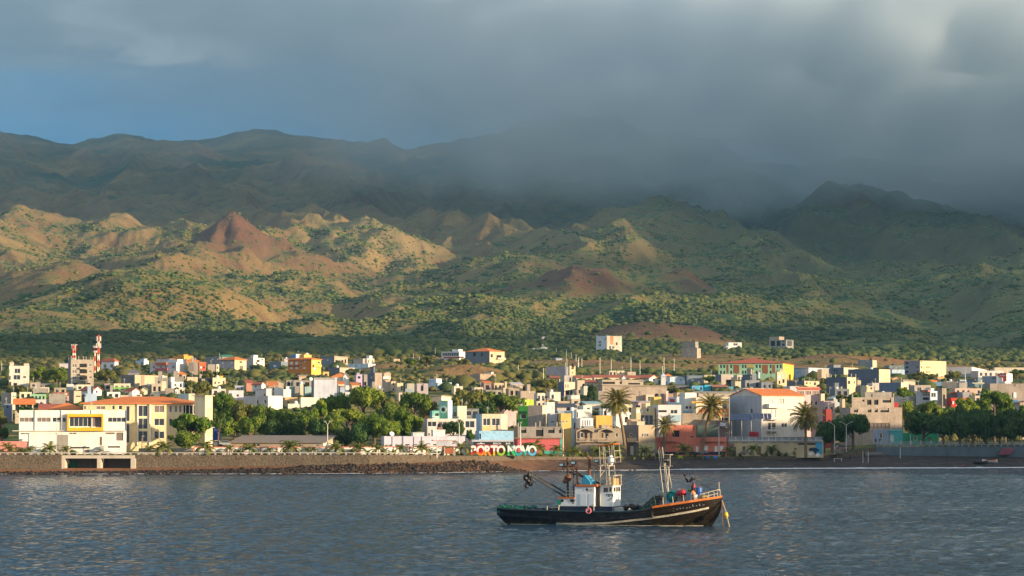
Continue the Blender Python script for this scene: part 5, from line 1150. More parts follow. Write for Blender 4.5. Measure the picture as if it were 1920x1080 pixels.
H(1779, None, 1800, 738, 750, (.24,.16,.14), 'brown flat house with a rusty band behind the bright red house', '', extra=band('R',1780,1799,735,738,(.30,.08,.06),'rusty_band',depth=.4))
H(1800, None, 1822, 735, 752, (.34,.30,.30), 'dull grey house right of the brown flat house', 'R2x1')
H(1709, None, 1745, 722, 738, (.50,.42,.36), 'low sandy wall house in front of the cream patches', 'R2x1', mk='block')
H(1737, None, 1757, 712, 722, (.66,.20,.05), 'small orange-red house below the big arched concrete building', '')
H(1753, None, 1784, 706, 716, (.62,.42,.20), 'ochre roofed hut right of the small orange-red house', '')
H(1736, None, 1771, 716, 724, (.14,.24,.38), 'row of blue flat roofs below the orange-red house', '', parapet=.1)
H(1770, None, 1796, 715, 730, (.72,.54,.38), 'peach cube house with a small brown top below the bushes', '', room=(.5,.7,.2,.6,0,'brown'))
H(1795, None, 1812, 712, 728, (.50,.54,.60), 'bluish white stepped house right of the peach cube', 'R2x1', cL='dgrey')
H(1812, 1828, 1841, 711, 730, (.14,.20,.28), 'blue-grey shed-roofed house with an orange awning side', '', th=40, roof='shedy', rh=-1, tile=(.12,.16,.2), cR=(.62,.40,.24))
H(1822, None, 1846, 718, 732, (.20,.28,.30), 'teal-grey flat house with a cream cornice', 'R3x1', extra=band('R',1823,1845,717.5,719,'cream','cornice',depth=.3))
H(1785, None, 1840, 728, 742, (.58,.40,.32), 'row of peach and grey terraces in the right-hand town', 'R5x1', stubs=0)
H(1841, 1868, 1872, 705, 728, (.13,.17,.24), 'dark blue-grey building left of the red and white one', [('L',1860,1867,705,710,'d')], th=20)
H(1870, 1887, 1898, 700, 722, (.52,.10,.07), 'red-fronted house with a tall white right wall', [('L',1874,1886,703,705,'W')], th=25, cR='white', extra=band('L',1873,1880,708,716,'white','white_panel',depth=.4))
H(1880, None, 1896, 715, 726, 'white', 'low white box in front of the red-fronted house', '', D=1080)
H(1820, 1834, 1882, 695, 709, (.50,.44,.44), 'long white-grey house with a row of small dark windows', 'R5x1', th=72, cR=(.52,.50,.48))
H(1775, 1822, 1866, 688, 707, (.46,.45,.46), 'wide white warehouse right of the big arched concrete building', '', th=14, cR=(.78,.74,.68))
H(1863, None, 1960, 689, 700, (.52,.44,.34), 'long tan enclosure wall at the right edge of the photo', '', dp=3, name='enclosure_wall', cat='wall')
H(1898, None, 1950, 697, 706, (.36,.44,.46), 'low blue-green shed at the right edge above the bushes', '', roof='shed', rh=1, tile=(.4,.48,.5))
def arch119(root, g):
    q = MB(); uc, vc = g['hit']('R', 1757, 706)
    q.poly([(uc+1.3*math.cos(math.pi*k/10), -.05, vc-.4+2.0*math.sin(math.pi*k/10)) for k in range(11)][::-1]); q.build('arched_gate', M_DARK, root)
H(1695, 1725, 1774, 676, 709, (.20,.20,.24), 'big bare concrete building with a tan right side and an arched gate', [('L',1698,1703,678,683,'d'),('L',1698,1703,687,691,'d'),('L',1698,1703,695,699,'d'),('L',1718,1722,687,689,'d'),('L',1718,1722,696,699,'d'),('R',1726,1729,676,679,'d'),('R',1727,1729,687,690,'d'),('R',1727,1729,696,699,'d'),('R',1731,1733,696,699,'d'),('R',1737,1739,687,690,'d'),('R',1741,1743,687,690,'d'),('R',1737,1739,696,699,'d'),('R',1741,1743,696,699,'d')], th=40, cR=(.60,.48,.30), extra=arch119, name='building', cat='building')
H(1850, None, 1960, 719, 745, (.34,.28,.24), 'wide rough stone-coloured building at the right edge of the photo', [('R',1899,1904,718,724,'d')], mk='block', extra=band('R',1900,1905,736,746,'white','white_pillar',depth=.3), D=1000)
H(1895, None, 1908, 750, 764, (.05,.18,.42), 'bright blue box poking out of the right-hand trees', '', D=880, dp=4)
H(1905, None, 1950, 756, 775, (.54,.42,.36), 'pinkish gabled house at the right edge behind the trees', '', roof='gable', rdir='y', rh=4, tile=(.3,.16,.1), D=870)
H(1864, None, 1880, 727, 742, (.55,.50,.44), 'pale house with a dish in the right-hand trees', '', dish=1)
for x0_, x1_, yt_, yb_, col_, w_, lb_ in (
 (884,906,726,741,'beige','R2x1','low beige house above the big olive-brown tree, left of the small brown house'),(905,942,731,747,'conc','R3x1','bare block house in front of the tan houses with white window bars'),
 (948,974,728,747,'tan','R2x1','tan house directly below the pale sheet roof'),(1000,1024,752,768,'beige','R2x1','beige annex in front of the cream-white house'),(1040,1068,752,770,'tan','R2x1','tan house between the plant-topped grey house and the rounded awning'),
 (1148,1180,772,803,'white','R2x1','white low house behind the trunk of the tallest palm'),(1150,1186,758,780,'cream','R3x1','cream house framed by the crown of the tallest palm'),(1124,1150,766,785,'lgrey','R2x1','pale grey house above the orange-yellow block'),
 (1206,1226,740,757,'beige','R1x1','beige house left of the yellow box house'),(195,226,735,749,'white','R2x1','white terrace house below the arched doorway'),(222,242,741,754,'beige','R1x1','small beige box left of the low white terrace house'),
 (262,292,723,738,'tan','','tan block wall in front of the barn-like building'),(330,353,727,741,'cream','R2x1','cream house below the white house with two dark windows'),(366,392,722,738,'tan','R2x1','tan house left of the low white and tan house'),
 (690,718,728,748,'conc','R2x1','bare house at the foot of the concrete tower with the dark blue face'),(742,766,736,752,'beige','R2x1','beige house below the cream one with small square windows'),(700,722,738,757,'cream','','cream house showing between the crowns right of the concrete tower'),
 (1700,1722,742,760,'conc','R2x1','bare block house right of the pale box house'),(1822,1850,742,760,'beige','R2x1','beige low house right of the dull grey house'),(1845,1872,737,752,'tan','','tan wall house below the pale house with a dish'),
 (1560,1592,729,747,'dgrey','R2x1','dark grey house between the two big dark blocks'),(1640,1668,738,755,'conc','R2x1','block house below the dark blue house with a cream side'),(1440,1475,731,748,'conc','R2x1','dull block house below the dark grey one with small white windows'),
 (1418,1445,744,760,'lgrey','','pale parapet wall behind the orange roof of the large white apartment house'),(60,92,726,737,'beige','R2x1','beige low house below the dark trees at left'),(96,124,727,741,'tan','R2x1','tan low house left of the grey cube at the foot of the tall block'),
 (846,868,724,740,'cream','R1x1','cream box house right of the green shuttered windows'),(634,662,735,752,'lgrey','','pale wall right of the tall blue-grey blank wall, above the trees'),(1235,1262,727,742,'tan','R2x1','tan house right of the end of the great block wall'),(1480,1500,741,757,'beige','','beige wall left of the arcade house'),
 (955,990,757,775,'tan','R1x1','reddish brick house left of the lime yellow roof room'),(938,968,766,800,'pink','','faded pink wall between the beige block and the bright green house'),(1392,1420,737,752,'beige','R2x1','beige house below the wide greyish gable roof')):
    H(x0_, None, x1_, yt_, yb_, col_, lb_, w_, wk='d', mk='block' if col_ in ('conc', 'tan') else 'paint')
# ------------------------------------------------------------------ shore
def zwall(px): return row_to_z(Rw(px), Yw(px))
_bb = [(-900, 880), (0, 880), (118, 880), (400, 875), (600, 872), (700, 870), (850, 864), (1000, 861.5), (1200, 860), (1550, 862), (1640, 853), (1920, 857), (2700, 857)]
def zfoot(px): return row_to_z(np.interp(px, [b_[0] for b_ in _bb], [b_[1] for b_ in _bb]), Yw(px)-.3)
pb_ = np.concatenate([np.linspace(-900, -40, 60, endpoint=False), np.linspace(-40, 1960, 700), np.linspace(1960, 2700, 60)[1:]])
tb = np.linspace(0, 1, 36)
PB, TB = np.meshgrid(pb_, tb)
ys0 = Ysh(PB)-9; yw0 = Yw(PB)+.6; YB = ys0+(yw0-ys0)*TB; XB = (PB-960)/F*YB
q_ = np.clip((YB-Ysh(PB))/(Yw(PB)-Ysh(PB)), -2, 1)
ZB = np.where(q_ < 0, q_*.9*2, zfoot(PB)*np.clip(q_, 0, 1)**.85)+np.clip(q_*3, 0, 1)*np.clip((1-q_)*6, 0, 1)*.18*fbm(XB/7, YB/3, 3, 21)+.10*gn(XB/12, YB/5, 4)*(np.abs(q_) < .25)
m_beach, n, b = mat('beach_sand'); gp = n.add('ShaderNodeNewGeometry').outputs['Position']
sx = n.add('ShaderNodeSeparateXYZ'); n.link(gp, sx.inputs[0])
f1 = n.noise(gp, .35, 5, .65); f2 = n.noise(gp, 2.2, 4, .7); f3 = n.noise(n.mapping(gp, scale=(.25, 1, 1)), .5, 4, .6)
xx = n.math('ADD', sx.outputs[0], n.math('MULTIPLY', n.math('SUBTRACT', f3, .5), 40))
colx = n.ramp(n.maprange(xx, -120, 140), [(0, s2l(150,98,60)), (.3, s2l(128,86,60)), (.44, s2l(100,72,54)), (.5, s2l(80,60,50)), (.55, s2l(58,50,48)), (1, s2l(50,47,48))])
cc = n.mix(n.maprange(f2, .4, .7, 0, .5), colx, s2l(62,50,42)); cc = n.mix(n.maprange(f1, .52, .66, 0, .35), cc, s2l(128,104,84))
wet = n.maprange(sx.outputs[2], .15, .55, 1, 0); cc = n.mix(n.math('MULTIPLY', wet, .55), cc, s2l(38,32,30))
n.link(cc, b.inputs['Base Color']); bp = n.add('ShaderNodeBump'); bp.inputs['Distance'].default_value = .12; n.link(f2, bp.inputs['Height']); n.link(bp.outputs[0], b.inputs['Normal'])
I = np.arange(XB.size).reshape(XB.shape)
beach = np_mesh('beach', np.stack([XB, YB, ZB], -1).reshape(-1, 3), np.stack([I[:-1,:-1], I[:-1,1:], I[1:,1:], I[1:,:-1]], -1).reshape(-1, 4), m_beach, True); tag(beach, kind='structure')
def beach_z(px, Y):
    q = (Y-float(Ysh(px)))/(float(Yw(px))-float(Ysh(px))); return float(zfoot(px))*max(0, min(1, q))**.85
# added out of view on the right: a headland shaped to shade the seafront
hx = np.linspace(215, 520, 50); hy = np.linspace(520, 900, 60); HXg, HYg = np.meshgrid(hx, hy)
prof = np.interp(HYg, [520, 575, 600, 640, 700, 755, 800, 900], [-3, 14, 55, 54, 49, 40, 14, -3])
HZ = prof*np.clip(np.sin(np.clip((HXg-225)/(300-225), 0, 1)*math.pi/2), 0, 1)*np.clip((520-HXg)/120, 0, 1)**.5-2+4*fbm(HXg/30, HYg/30, 3, 9)*(prof > 5)-1
HZ[:, 0] = -4
I = np.arange(HXg.size).reshape(HXg.shape)
hd = np_mesh('shade_headland', np.stack([HXg, HYg, HZ], -1).reshape(-1, 3), np.stack([I[:-1,:-1], I[:-1,1:], I[1:,1:], I[1:,:-1]], -1).reshape(-1, 4), m_hill, True); tag(hd, kind='structure')
# sea walls
m_stone, n, b = mat('stone_wall'); gp = n.add('ShaderNodeNewGeometry').outputs['Position']
vo = n.add('ShaderNodeTexVoronoi'); vo.inputs['Scale'].default_value = 1.7; n.link(gp, vo.inputs['Vector'])
q1 = n.noise(gp, .25, 4, .6); q2 = n.noise(gp, 3, 3, .6)
c = n.mix(n.maprange(q1, .35, .65), s2l(88,76,64), s2l(60,54,48)); c = n.mix(.55, c, n.mix(.5, vo.outputs['Color'], (.5,.48,.45)), 'MULTIPLY'); c = n.mix(n.maprange(q2, .35, .7, .1, .5), c, s2l(140,124,104))
n.link(c, b.inputs['Base Color']); bp = n.add('ShaderNodeBump'); bp.inputs['Distance'].default_value = .1; n.link(vo.outputs['Distance'], bp.inputs['Height']); n.link(bp.outputs[0], b.inputs['Normal'])
def ribbon(q, pxs_, yoff0, yoff1, zf0, zf1):
    """solid strip following the sea wall line"""
    rows = []
    for p_ in pxs_:
        Yc = float(Yw(p_)); X_ = (p_-960)/F*Yc; z0, z1 = zf0(p_), zf1(p_)
        rows.append([(X_, Yc+yoff0, z0), (X_, Yc+yoff0, z1), (X_, Yc+yoff1, z1), (X_, Yc+yoff1, z0)])
    q.grid(rows, True); q.poly(rows[0]); q.poly(rows[-1][::-1])
def wall_thing(name, label, cat, p0, p1, top=.05, m_=None):
    r = empty(name, P((p0+p1)/2, 860, float(Yw((p0+p1)/2)))); r.location.z = 0; loc = r.location.copy()
    q = MB(); ribbon(q, np.linspace(p0, p1, max(2, int((p1-p0)/25))), -.35, .25, lambda p_: float(zfoot(p_))-1.2, lambda p_: float(zwall(p_))+top)
    q.v = [tuple(Vector(v)-loc) for v in q.v]; q.build('wall', m_ or m_stone, r); tag(r, label, cat); return r, loc
w0, l0 = wall_thing('sea_wall', 'short stretch of rubble sea wall left of the road bridge', 'sea wall', -300, 117)
w1, l1 = wall_thing('sea_wall', 'long brown rubble sea wall running from the road bridge to the brown arched house', 'sea wall', 253, 1110)
w2, l2 = wall_thing('sea_wall', 'low grey kerb wall above the dark beach below the coral and yellow buildings', 'sea wall', 1111, 1640)
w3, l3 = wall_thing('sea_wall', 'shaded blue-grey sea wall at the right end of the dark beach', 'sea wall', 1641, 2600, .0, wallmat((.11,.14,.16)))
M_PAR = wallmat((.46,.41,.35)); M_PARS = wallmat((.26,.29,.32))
def parapet_thing(label, p0, p1, pitch, hgt, m_, yo=0.0, pw=.38, post='post'):
    r = empty('parapet', P((p0+p1)/2, 853, float(Yw((p0+p1)/2)))); loc = r.location.copy(); tag(r, label, 'parapet')
    n_ = int((p1-p0)/pitch); posts = []
    for i in range(n_+1):
        p_ = p0+i*pitch; Yc = float(Yw(p_))+yo; X_ = (p_-960)/F*Yc; z_ = float(zwall(p_))+.05
        q = MB(); q.box(X_-pw/2, X_+pw/2, Yc-.3, Yc+.1, z_, z_+hgt-.16); q.v = [tuple(Vector(v)-loc) for v in q.v]; q.build(post, m_, r)
    q = MB(); ribbon(q, np.linspace(p0-2, p1+2, max(3, n_)), -.32+yo, .12+yo, lambda p_: float(zwall(p_))+.05+hgt-.155, lambda p_: float(zwall(p_))+.05+hgt); q.v = [tuple(Vector(v)-loc) for v in q.v]; q.build('coping', m_, r)
parapet_thing('low openwork parapet of pale blocks on top of the brown sea wall', -56, 832, 14.4, .52, M_PAR)
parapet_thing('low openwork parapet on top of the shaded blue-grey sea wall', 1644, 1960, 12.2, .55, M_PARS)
# road bridge over the dry river mouth
br = empty('road_bridge', P(185, 860, float(Yw(185)))); lb = br.location.copy(); tag(br, 'low concrete road bridge with two openings between the two stretches of sea wall', 'bridge')
def bbox(nm, p0, p1, y0, y1, r0, r1, m_):
    Yc = float(Yw(185)); q = MB(); q.box((p0-960)/F*Yc, (p1-960)/F*Yc, Yc+y0, Yc+y1, row_to_z(r1, Yc), row_to_z(r0, Yc)); q.v = [tuple(Vector(v)-lb) for v in q.v]; return q.build(nm, m_, br)
mc_ = wallmat((.52,.45,.36)); md_ = wallmat((.34,.29,.24))
bbox('deck', 116, 254, -.5, -.02, 853.5, 859.5, mc_)
for a0, a1 in ((116, 124), (184, 191), (247, 256)): bbox('pier', a0, a1, -.6, 7.5, 859.6, 884, mc_)
bbox('back_wall', 124, 247, 7.0, 7.4, 853, 884, md_)
bbox('green_door', 126, 137, 6.5, 6.9, 866, 878, wallmat((.05,.35,.16)))
bbox('river_bed', 124, 247, -1, 6.9, 878, 884, m_beach)
# boulders along the water
rg = np.random.default_rng(3); n_r = 8500
pr_ = rg.uniform(-250, 985, n_r); tq = rg.beta(1.6, 1.9, n_r)
Yr = Ysh(pr_)-1.2+tq*np.interp(pr_, [-250, 200, 600, 850, 985], [4.0, 6, 10, 7.5, 1.5]); Xr = (pr_-960)/F*Yr
qr = np.clip((Yr-Ysh(pr_))/(Yw(pr_)-Ysh(pr_)), 0, 1); Zr = zfoot(pr_)*qr**.85
sr = rg.uniform(.12, .34, n_r)*np.where(rg.random(n_r) < .08, 1.6, 1)
ico = np.array([(0,0,1),(.89,0,.45),(.28,.85,.45),(-.72,.53,.45),(-.72,-.53,.45),(.28,-.85,.45),(.72,.53,-.45),(-.28,.85,-.45),(-.89,0,-.45),(-.28,-.85,-.45),(.72,-.53,-.45),(0,0,-1)])
icf = np.array([(0,1,2),(0,2,3),(0,3,4),(0,4,5),(0,5,1),(1,6,2),(2,7,3),(3,8,4),(4,9,5),(5,10,1),(6,7,2),(7,8,3),(8,9,4),(9,10,5),(10,6,1),(11,7,6),(11,8,7),(11,9,8),(11,10,9),(11,6,10)])
def scatter(name, X_, Y_, Z_, S_, m_, jit=.3, sq=(1,1,.75), rg=rg):
    n_ = len(X_); v = ico[None]*(1+rg.uniform(-jit, jit, (n_, 12, 1)))*S_[:, None, None]*np.array(sq)[None, None]*rg.uniform(.8, 1.25, (n_, 1, 3))
    a = rg.uniform(0, 6.28, n_); ca, sa = np.cos(a)[:, None], np.sin(a)[:, None]
    vx = v[..., 0]*ca-v[..., 1]*sa; vy = v[..., 0]*sa+v[..., 1]*ca
    V_ = np.stack([vx+X_[:, None], vy+Y_[:, None], v[..., 2]+Z_[:, None]], -1).reshape(-1, 3)
    F_ = (icf[None]+12*np.arange(n_)[:, None, None]).reshape(-1, 3)
    return np_mesh(name, V_, F_, m_)
m_rock, n, b = mat('shore_rock'); gp = n.add('ShaderNodeNewGeometry').outputs['Position']; rr_ = n.noise(gp, .9, 3, .6)
n.link(n.ramp(rr_, [(0, s2l(20,17,16)), (.45, s2l(32,27,25)), (.51, s2l(86,70,58)), (.55, s2l(32,28,27)), (1, s2l(130,112,94))]), b.inputs['Base Color'])
tag(scatter('rocks', Xr, Yr, Zr+sr*.2, sr, m_rock), 'dark boulders piled along the waterline below the sea wall', 'rocks', kind='stuff')
# surf
m_foam, n, b = mat('surf_foam'); b.inputs['Base Color'].default_value = (.56,.55,.55,1)
V_ = []; Q_ = []
fp = np.linspace(-400, 2300, 1900)
for k, (off, wd, lo_, s_) in enumerate(((-.6, 1.0, .02, 3), (-5, .5, .0, 8))):
    base = len(V_)
    wid = wd*np.clip(gn(fp/25, fp*0, s_)+.35+.25*gn(fp/6, fp*0, s_+1), 0, 1)*np.interp(fp, [-400, 100, 250, 1000, 1240, 1300, 2300], [.5, .6, 1.6, 1.2, 1.0, 5.5, 6.5] if k == 0 else [0,0,0,.0,.6,1,1])
    if k == 0: wid = np.maximum(wid, np.interp(fp, [1230, 1280, 2300], [0, 2.6, 3.2]))
    for p_, w_ in zip(fp, wid):
        Yc = float(Ysh(p_))+off+.5*math.sin(p_/37); X_ = (p_-960)/F*Yc; V_ += [(X_, Yc-w_, .16), (X_, Yc+.3*w_, .20+.05*w_)]
    for i in range(len(fp)-1):
        if wid[i] > .05: Q_.append((base+2*i, base+2*i+2, base+2*i+3, base+2*i+1))
tag(np_mesh('surf', np.array(V_), np.array(Q_), m_foam), 'white line of surf breaking on the beach', 'surf', kind='stuff')
# ------------------------------------------------------------------ boundary walls of the promenade
def lowwall(label, p0, p1, yo, r0, r1, col, cop, pitch=31, pcol=None):
    Yc = float(Yw((p0+p1)/2))+yo; r = empty('boundary_wall', (xat((p0+p1)/2, 850, Yc), Yc, 0)); lw = r.location.copy(); tag(r, label, 'wall')
    def Xp(p_): return (p_-960)/F*(float(Yw(p_))+yo)
    n_ = max(1, int(round((p1-p0)/pitch)))
    for i in range(n_):
        a0, a1 = p0+(p1-p0)*i/n_, p0+(p1-p0)*(i+1)/n_; q = MB()
        ya, yb_ = float(Yw(a0))+yo, float(Yw(a1))+yo; z1 = row_to_z(r0, Yc); z0 = row_to_z(r1, Yc)-.6
        q.v = []; pts = [(Xp(a0)+.12, ya), (Xp(a1)-.12, yb_)]
        q.grid([[(x_, y_, z0), (x_, y_, z1), (x_, y_+.2, z1), (x_, y_+.2, z0)] for x_, y_ in pts], True); q.v = [tuple(Vector(v)-lw) for v in q.v]; q.build('panel', wallmat(col), r)
        q = MB(); q.box(Xp(a0)-.13, Xp(a0)+.13, ya-.08, ya+.28, z0, z1+.1); q.v = [tuple(Vector(v)-lw) for v in q.v]; q.build('post', wallmat(pcol or cop), r)
    q = MB(); q.grid([[(Xp(p_), float(Yw(p_))+yo-.05, z1+.003), (Xp(p_), float(Yw(p_))+yo-.05, z1+.2), (Xp(p_), float(Yw(p_))+yo+.26, z1+.2), (Xp(p_), float(Yw(p_))+yo+.26, z1+.003)] for p_ in np.linspace(p0, p1, n_+1)], True); q.v = [tuple(Vector(v)-lw) for v in q.v]; q.build('coping', wallmat(cop), r)
lowwall('long white boundary wall with red coping and posts behind the promenade palms', 365, 862, 6, 839, 854, (.80,.72,.62), (.55,.16,.12))
lowwall('salmon pink garden wall at the left edge of the photo', -60, 55, 5, 829, 854, (.66,.27,.22), (.66,.27,.22), 60)
lowwall('bright white garden wall in front of the white block with the yellow window frame', 55, 105, 5, 814, 854, (.80,.76,.68), (.80,.76,.68), 50)
lowwall('rough stone retaining wall below the round dense tree', 262, 364, 5, 842, 854, (.34,.28,.22), (.36,.30,.24), 50)
# upper promenade on the right: street slab with a balustrade
Yb2 = 792.0
ub = empty('balustrade', (xat(1780, 833, Yb2), Yb2, row_to_z(833.5, Yb2))); tag(ub, 'shaded street balustrade with stone posts under the seafront trees on the right', 'balustrade')
for i in range(17):
    p_ = 1651+i*19; x_ = xat(p_, 830, Yb2)-ub.location.x; q = MB(); q.box(x_-.18, x_+.18, -.18, .18, .0, 1.0); q.box(x_-.22, x_+.22, -.22, .22, 1.003, 1.1); q.build('post', wallmat((.42,.42,.42)), ub)
q = MB(); x0_ = xat(1640, 830, Yb2)-ub.location.x; x1_ = xat(1975, 830, Yb2)-ub.location.x
q.box(x0_, x1_, -.06, .06, .72, .82); q.box(x0_, x1_, -.06, .06, .15, .22); q.build('rail', wallmat((.36,.36,.37)), ub)
q = MB()
for i in range(260):
    x_ = x0_+(x1_-x0_)*i/259
    q.box(x_-.03, x_+.03, -.03, .03, .225, .717)
q.build('balusters', wallmat((.38,.38,.39)), ub)
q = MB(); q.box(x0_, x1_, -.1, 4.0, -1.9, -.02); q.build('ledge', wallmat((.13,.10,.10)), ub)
# ------------------------------------------------------------------ trees
def leafmat(name, c0, c1, sc=.5):
    m, n, b = mat(name); gp = n.add('ShaderNodeNewGeometry').outputs['Position']; oi = n.add('ShaderNodeObjectInfo').outputs['Random']
    a = n.noise(gp, sc, 3, .6); f = n.noise(gp, 3.0, 2, .6)
    c = n.mix(n.maprange(a, .38, .62), c0, c1); c = n.mix(n.maprange(f, .35, .7, 0, .4), c, tuple(v*.45 for v in c0)); c = n.mix(n.math('MULTIPLY', oi, .25), c, (.16,.13,.03))
    n.link(c, b.inputs['Base Color']); b.inputs['Roughness'].default_value = .65
    t = n.add('ShaderNodeBsdfTranslucent'); n.link(c, t.inputs[0]); ms = n.add('ShaderNodeMixShader'); ms.inputs[0].default_value = .3
    out = [x for x in n.n if x.type == 'OUTPUT_MATERIAL'][0]; n.link(b.outputs[0], ms.inputs[1]); n.link(t.outputs[0], ms.inputs[2]); n.link(ms.outputs[0], out.inputs[0]); return m
M_LEAF = {'green': leafmat('leaves_green', (.06,.14,.012), (.22,.29,.03)), 'olive': leafmat('leaves_olive', (.12,.14,.03), (.26,.24,.05)), 'dark': leafmat('leaves_dark', (.03,.08,.02), (.08,.15,.03)), 'bright': leafmat('leaves_bright', (.11,.20,.015), (.33,.38,.03))}  # bright and dark sets also carry sunlit and shaded crowns in the leaf colour
M_BARK = plain('bark', (.16,.11,.075), .9, nz=.6, sc=3)
def crown_mesh(seed, flat=.62, nleaf=3600, nclump=20, leaf=.055):
    """unit crown: radius 1, centre at 0; many small leaf faces over clumps"""
    rg = np.random.default_rng(seed)
    cs = []; 
    while len(cs) < nclump:
        d_ = rg.normal(size=3); d_ /= np.linalg.norm(d_)
        if d_[2] < -.45: continue
        r_ = rg.uniform(.30, .86); cs.append((d_[0]*r_, d_[1]*r_, d_[2]*r_*flat, rg.uniform(.15, .40)*(1.15-.35*r_)))
    cs = np.array(cs); w_ = cs[:, 3]**2; w_ /= w_.sum(); k = rg.choice(len(cs), nleaf, p=w_)
    d_ = rg.normal(size=(nleaf, 3)); d_ /= np.linalg.norm(d_, axis=1)[:, None]
    rad = cs[k, 3]*rg.uniform(.72, 1.12, nleaf); c_ = cs[k, :3]+d_*rad[:, None]*np.array([1, 1, flat*1.15])
    nrm = d_+rg.normal(size=(nleaf, 3))*.55; nrm /= np.linalg.norm(nrm, axis=1)[:, None]
    t1 = np.cross(nrm, rg.normal(size=(nleaf, 3))); t1 /= np.linalg.norm(t1, axis=1)[:, None]; t2 = np.cross(nrm, t1)
    s = leaf*rg.uniform(.6, 1.4, nleaf)[:, None]
    V_ = np.stack([c_-t1*s-t2*s*.6, c_+t1*s-t2*s*.5, c_+t1*s*.9+t2*s*.7, c_-t1*s*.7+t2*s*.6], 1).reshape(-1, 3)
    F4 = np.arange(nleaf*4).reshape(-1, 4)
    # cores of the clumps, also uneven
    cv_ = []; cf_ = []
    for (x_, y_, z_, r_) in cs:
        b0 = len(cv_)*1; v = ico*(1+rg.uniform(-.25, .25, (12, 1)))*r_*.72*np.array([1,1,flat*1.1])+np.array([x_, y_, z_]); cv_ += v.tolist(); cf_ += (icf+b0).tolist()
    me = bpy.data.meshes.new('crown'); V2 = np.concatenate([V_, np.array(cv_)]); nq = len(F4); ntr = len(cf_)
    me.vertices.add(len(V2)); me.vertices.foreach_set('co', V2.astype(np.float32).ravel())
    li = np.concatenate([F4.ravel(), (np.array(cf_)+len(V_)).ravel()]).astype(np.int32); me.loops.add(len(li)); me.loops.foreach_set('vertex_index', li)
    me.polygons.add(nq+ntr); me.polygons.foreach_set('loop_start', np.concatenate([np.arange(nq)*4, nq*4+np.arange(ntr)*3]).astype(np.int32)); me.polygons.foreach_set('loop_total', np.concatenate([np.full(nq, 4), np.full(ntr, 3)]).astype(np.int32))
    me.update(calc_edges=True); return me
CROWNS = [crown_mesh(s, f, nl, nc, lf) for s, f, nl, nc, lf in ((1,.7,4200,24,.05),(2,.6,4200,22,.05),(3,.85,4200,22,.05),(4,.5,3600,18,.055),(5,.75,2200,16,.075),(6,.6,1800,14,.08))]
_cm = {}
def crown_of(i, kind):
    if (i, kind) not in _cm:
        m_ = CROWNS[i].copy(); m_.materials.append(M_LEAF[kind]); _cm[(i, kind)] = m_
    return _cm[(i, kind)]
_tr = random.Random(8)
TREES = []
def T(px, rb, wpx, rt, rcb, var, kind, label, lean=0, D=None, name='tree'):
    """tree with its trunk foot at (px, rb); crown wpx wide between rows rt and rcb"""
    if D is None: D = depth_at(px, rb)
    s = D/F; zb = min(gz(xat(px, rb, D), D), rowz(rb, D)+1)
    root = empty(name, (xat(px, rb, D), D, zb)); tag(root, label, 'tree', 'trees of the town')
    zc = rowz((rt+rcb)/2, D)-zb; rx = wpx/2*s; rz = (rcb-rt)/2*s; cxo = lean*s
    q = MB(); r0 = max(.12, rx*.07); top = zc+rz*.1
    q.tube([(0,0,-.3), (cxo*.25+_tr.uniform(-.1,.1)*rx, 0, top*.3), (cxo*.6, _tr.uniform(-.05,.05)*rx, top*.6), (cxo, 0, max(top, .5))], [r0*1.3, r0, r0*.8, r0*.3], 7)
    for i in range(6):
        a = _tr.uniform(0, 6.28); h_ = _tr.uniform(.35, .75); l_ = rx*_tr.uniform(.45, .8)
        p0 = Vector((cxo*h_, 0, top*h_)); p1 = p0+Vector((math.cos(a)*l_*.5, math.sin(a)*l_*.5, rz*.5)); p2 = p0+Vector((math.cos(a)*l_, math.sin(a)*l_, rz*.75)); q.tube([p0, p1, p2], [r0*.55, r0*.4, r0*.12], 5)
    q.build('trunk', M_BARK, root)
    o = bpy.data.objects.new('crown', crown_of(var, kind)); COL.objects.link(o); o.parent = root; o.location = (cxo, 0, zc); fl = (.7,.6,.85,.5,.75,.6)[var]
    o.scale = (rx, rx*.9, rz/fl/ .95); o.rotation_euler = (0, 0, _tr.uniform(0, 6.28)); TREES.append(root); return root
T(345, 853, 72, 806, 846, 0, 'green', 'round dense dark-green tree on the promenade in front of the yellow building', D=676)
T(358, 845, 84, 774, 822, 3, 'green', 'open spreading tree in front of the right end of the yellow building', D=684)
T(372, 770, 62, 712, 750, 1, 'olive', 'olive-green bushy tree above the right end of the orange roof', D=900)
T(418, 800, 60, 736, 790, 2, 'green', 'tall yellow-green tree just right of the yellow building', D=800)
T(462, 810, 70, 752, 800, 0, 'olive', 'olive-brown domed tree left of the dark green grove', D=790)
T(440, 835, 72, 788, 828, 1, 'bright', 'lower light-green tree beside the dark blue shed', D=745)
T(498, 825, 62, 756, 812, 0, 'green', 'green tree below the pinkish flat-roofed house', D=770)
T(532, 830, 60, 764, 822, 1, 'green', 'dark domed tree behind the long brown roof', D=750)
T(572, 830, 62, 768, 824, 2, 'green', 'dark tree behind the right half of the long brown roof', D=745)
T(600, 815, 38, 750, 795, 4, 'bright', 'narrow yellow-green tree against the cream-white wall', D=765)
T(625, 820, 66, 735, 790, 0, 'green', 'yellow-green tree in front of the tall blue-grey blank wall', D=800)
T(682, 820, 84, 722, 778, 1, 'bright', 'tallest sunlit tree crown in the centre-left grove', D=795)
T(650, 835, 76, 764, 808, 1, 'bright', 'broad sunlit yellow-green tree behind the street lamp', D=745)
T(640, 848, 70, 802, 842, 0, 'dark', 'dark low tree below the broad sunlit one', D=715)
T(700, 845, 72, 775, 830, 2, 'green', 'deep green tree with a dark trunk near the left end of the lavender building', D=725)
T(733, 835, 66, 752, 806, 0, 'green', 'green tree in the middle of the centre-left grove', D=760)
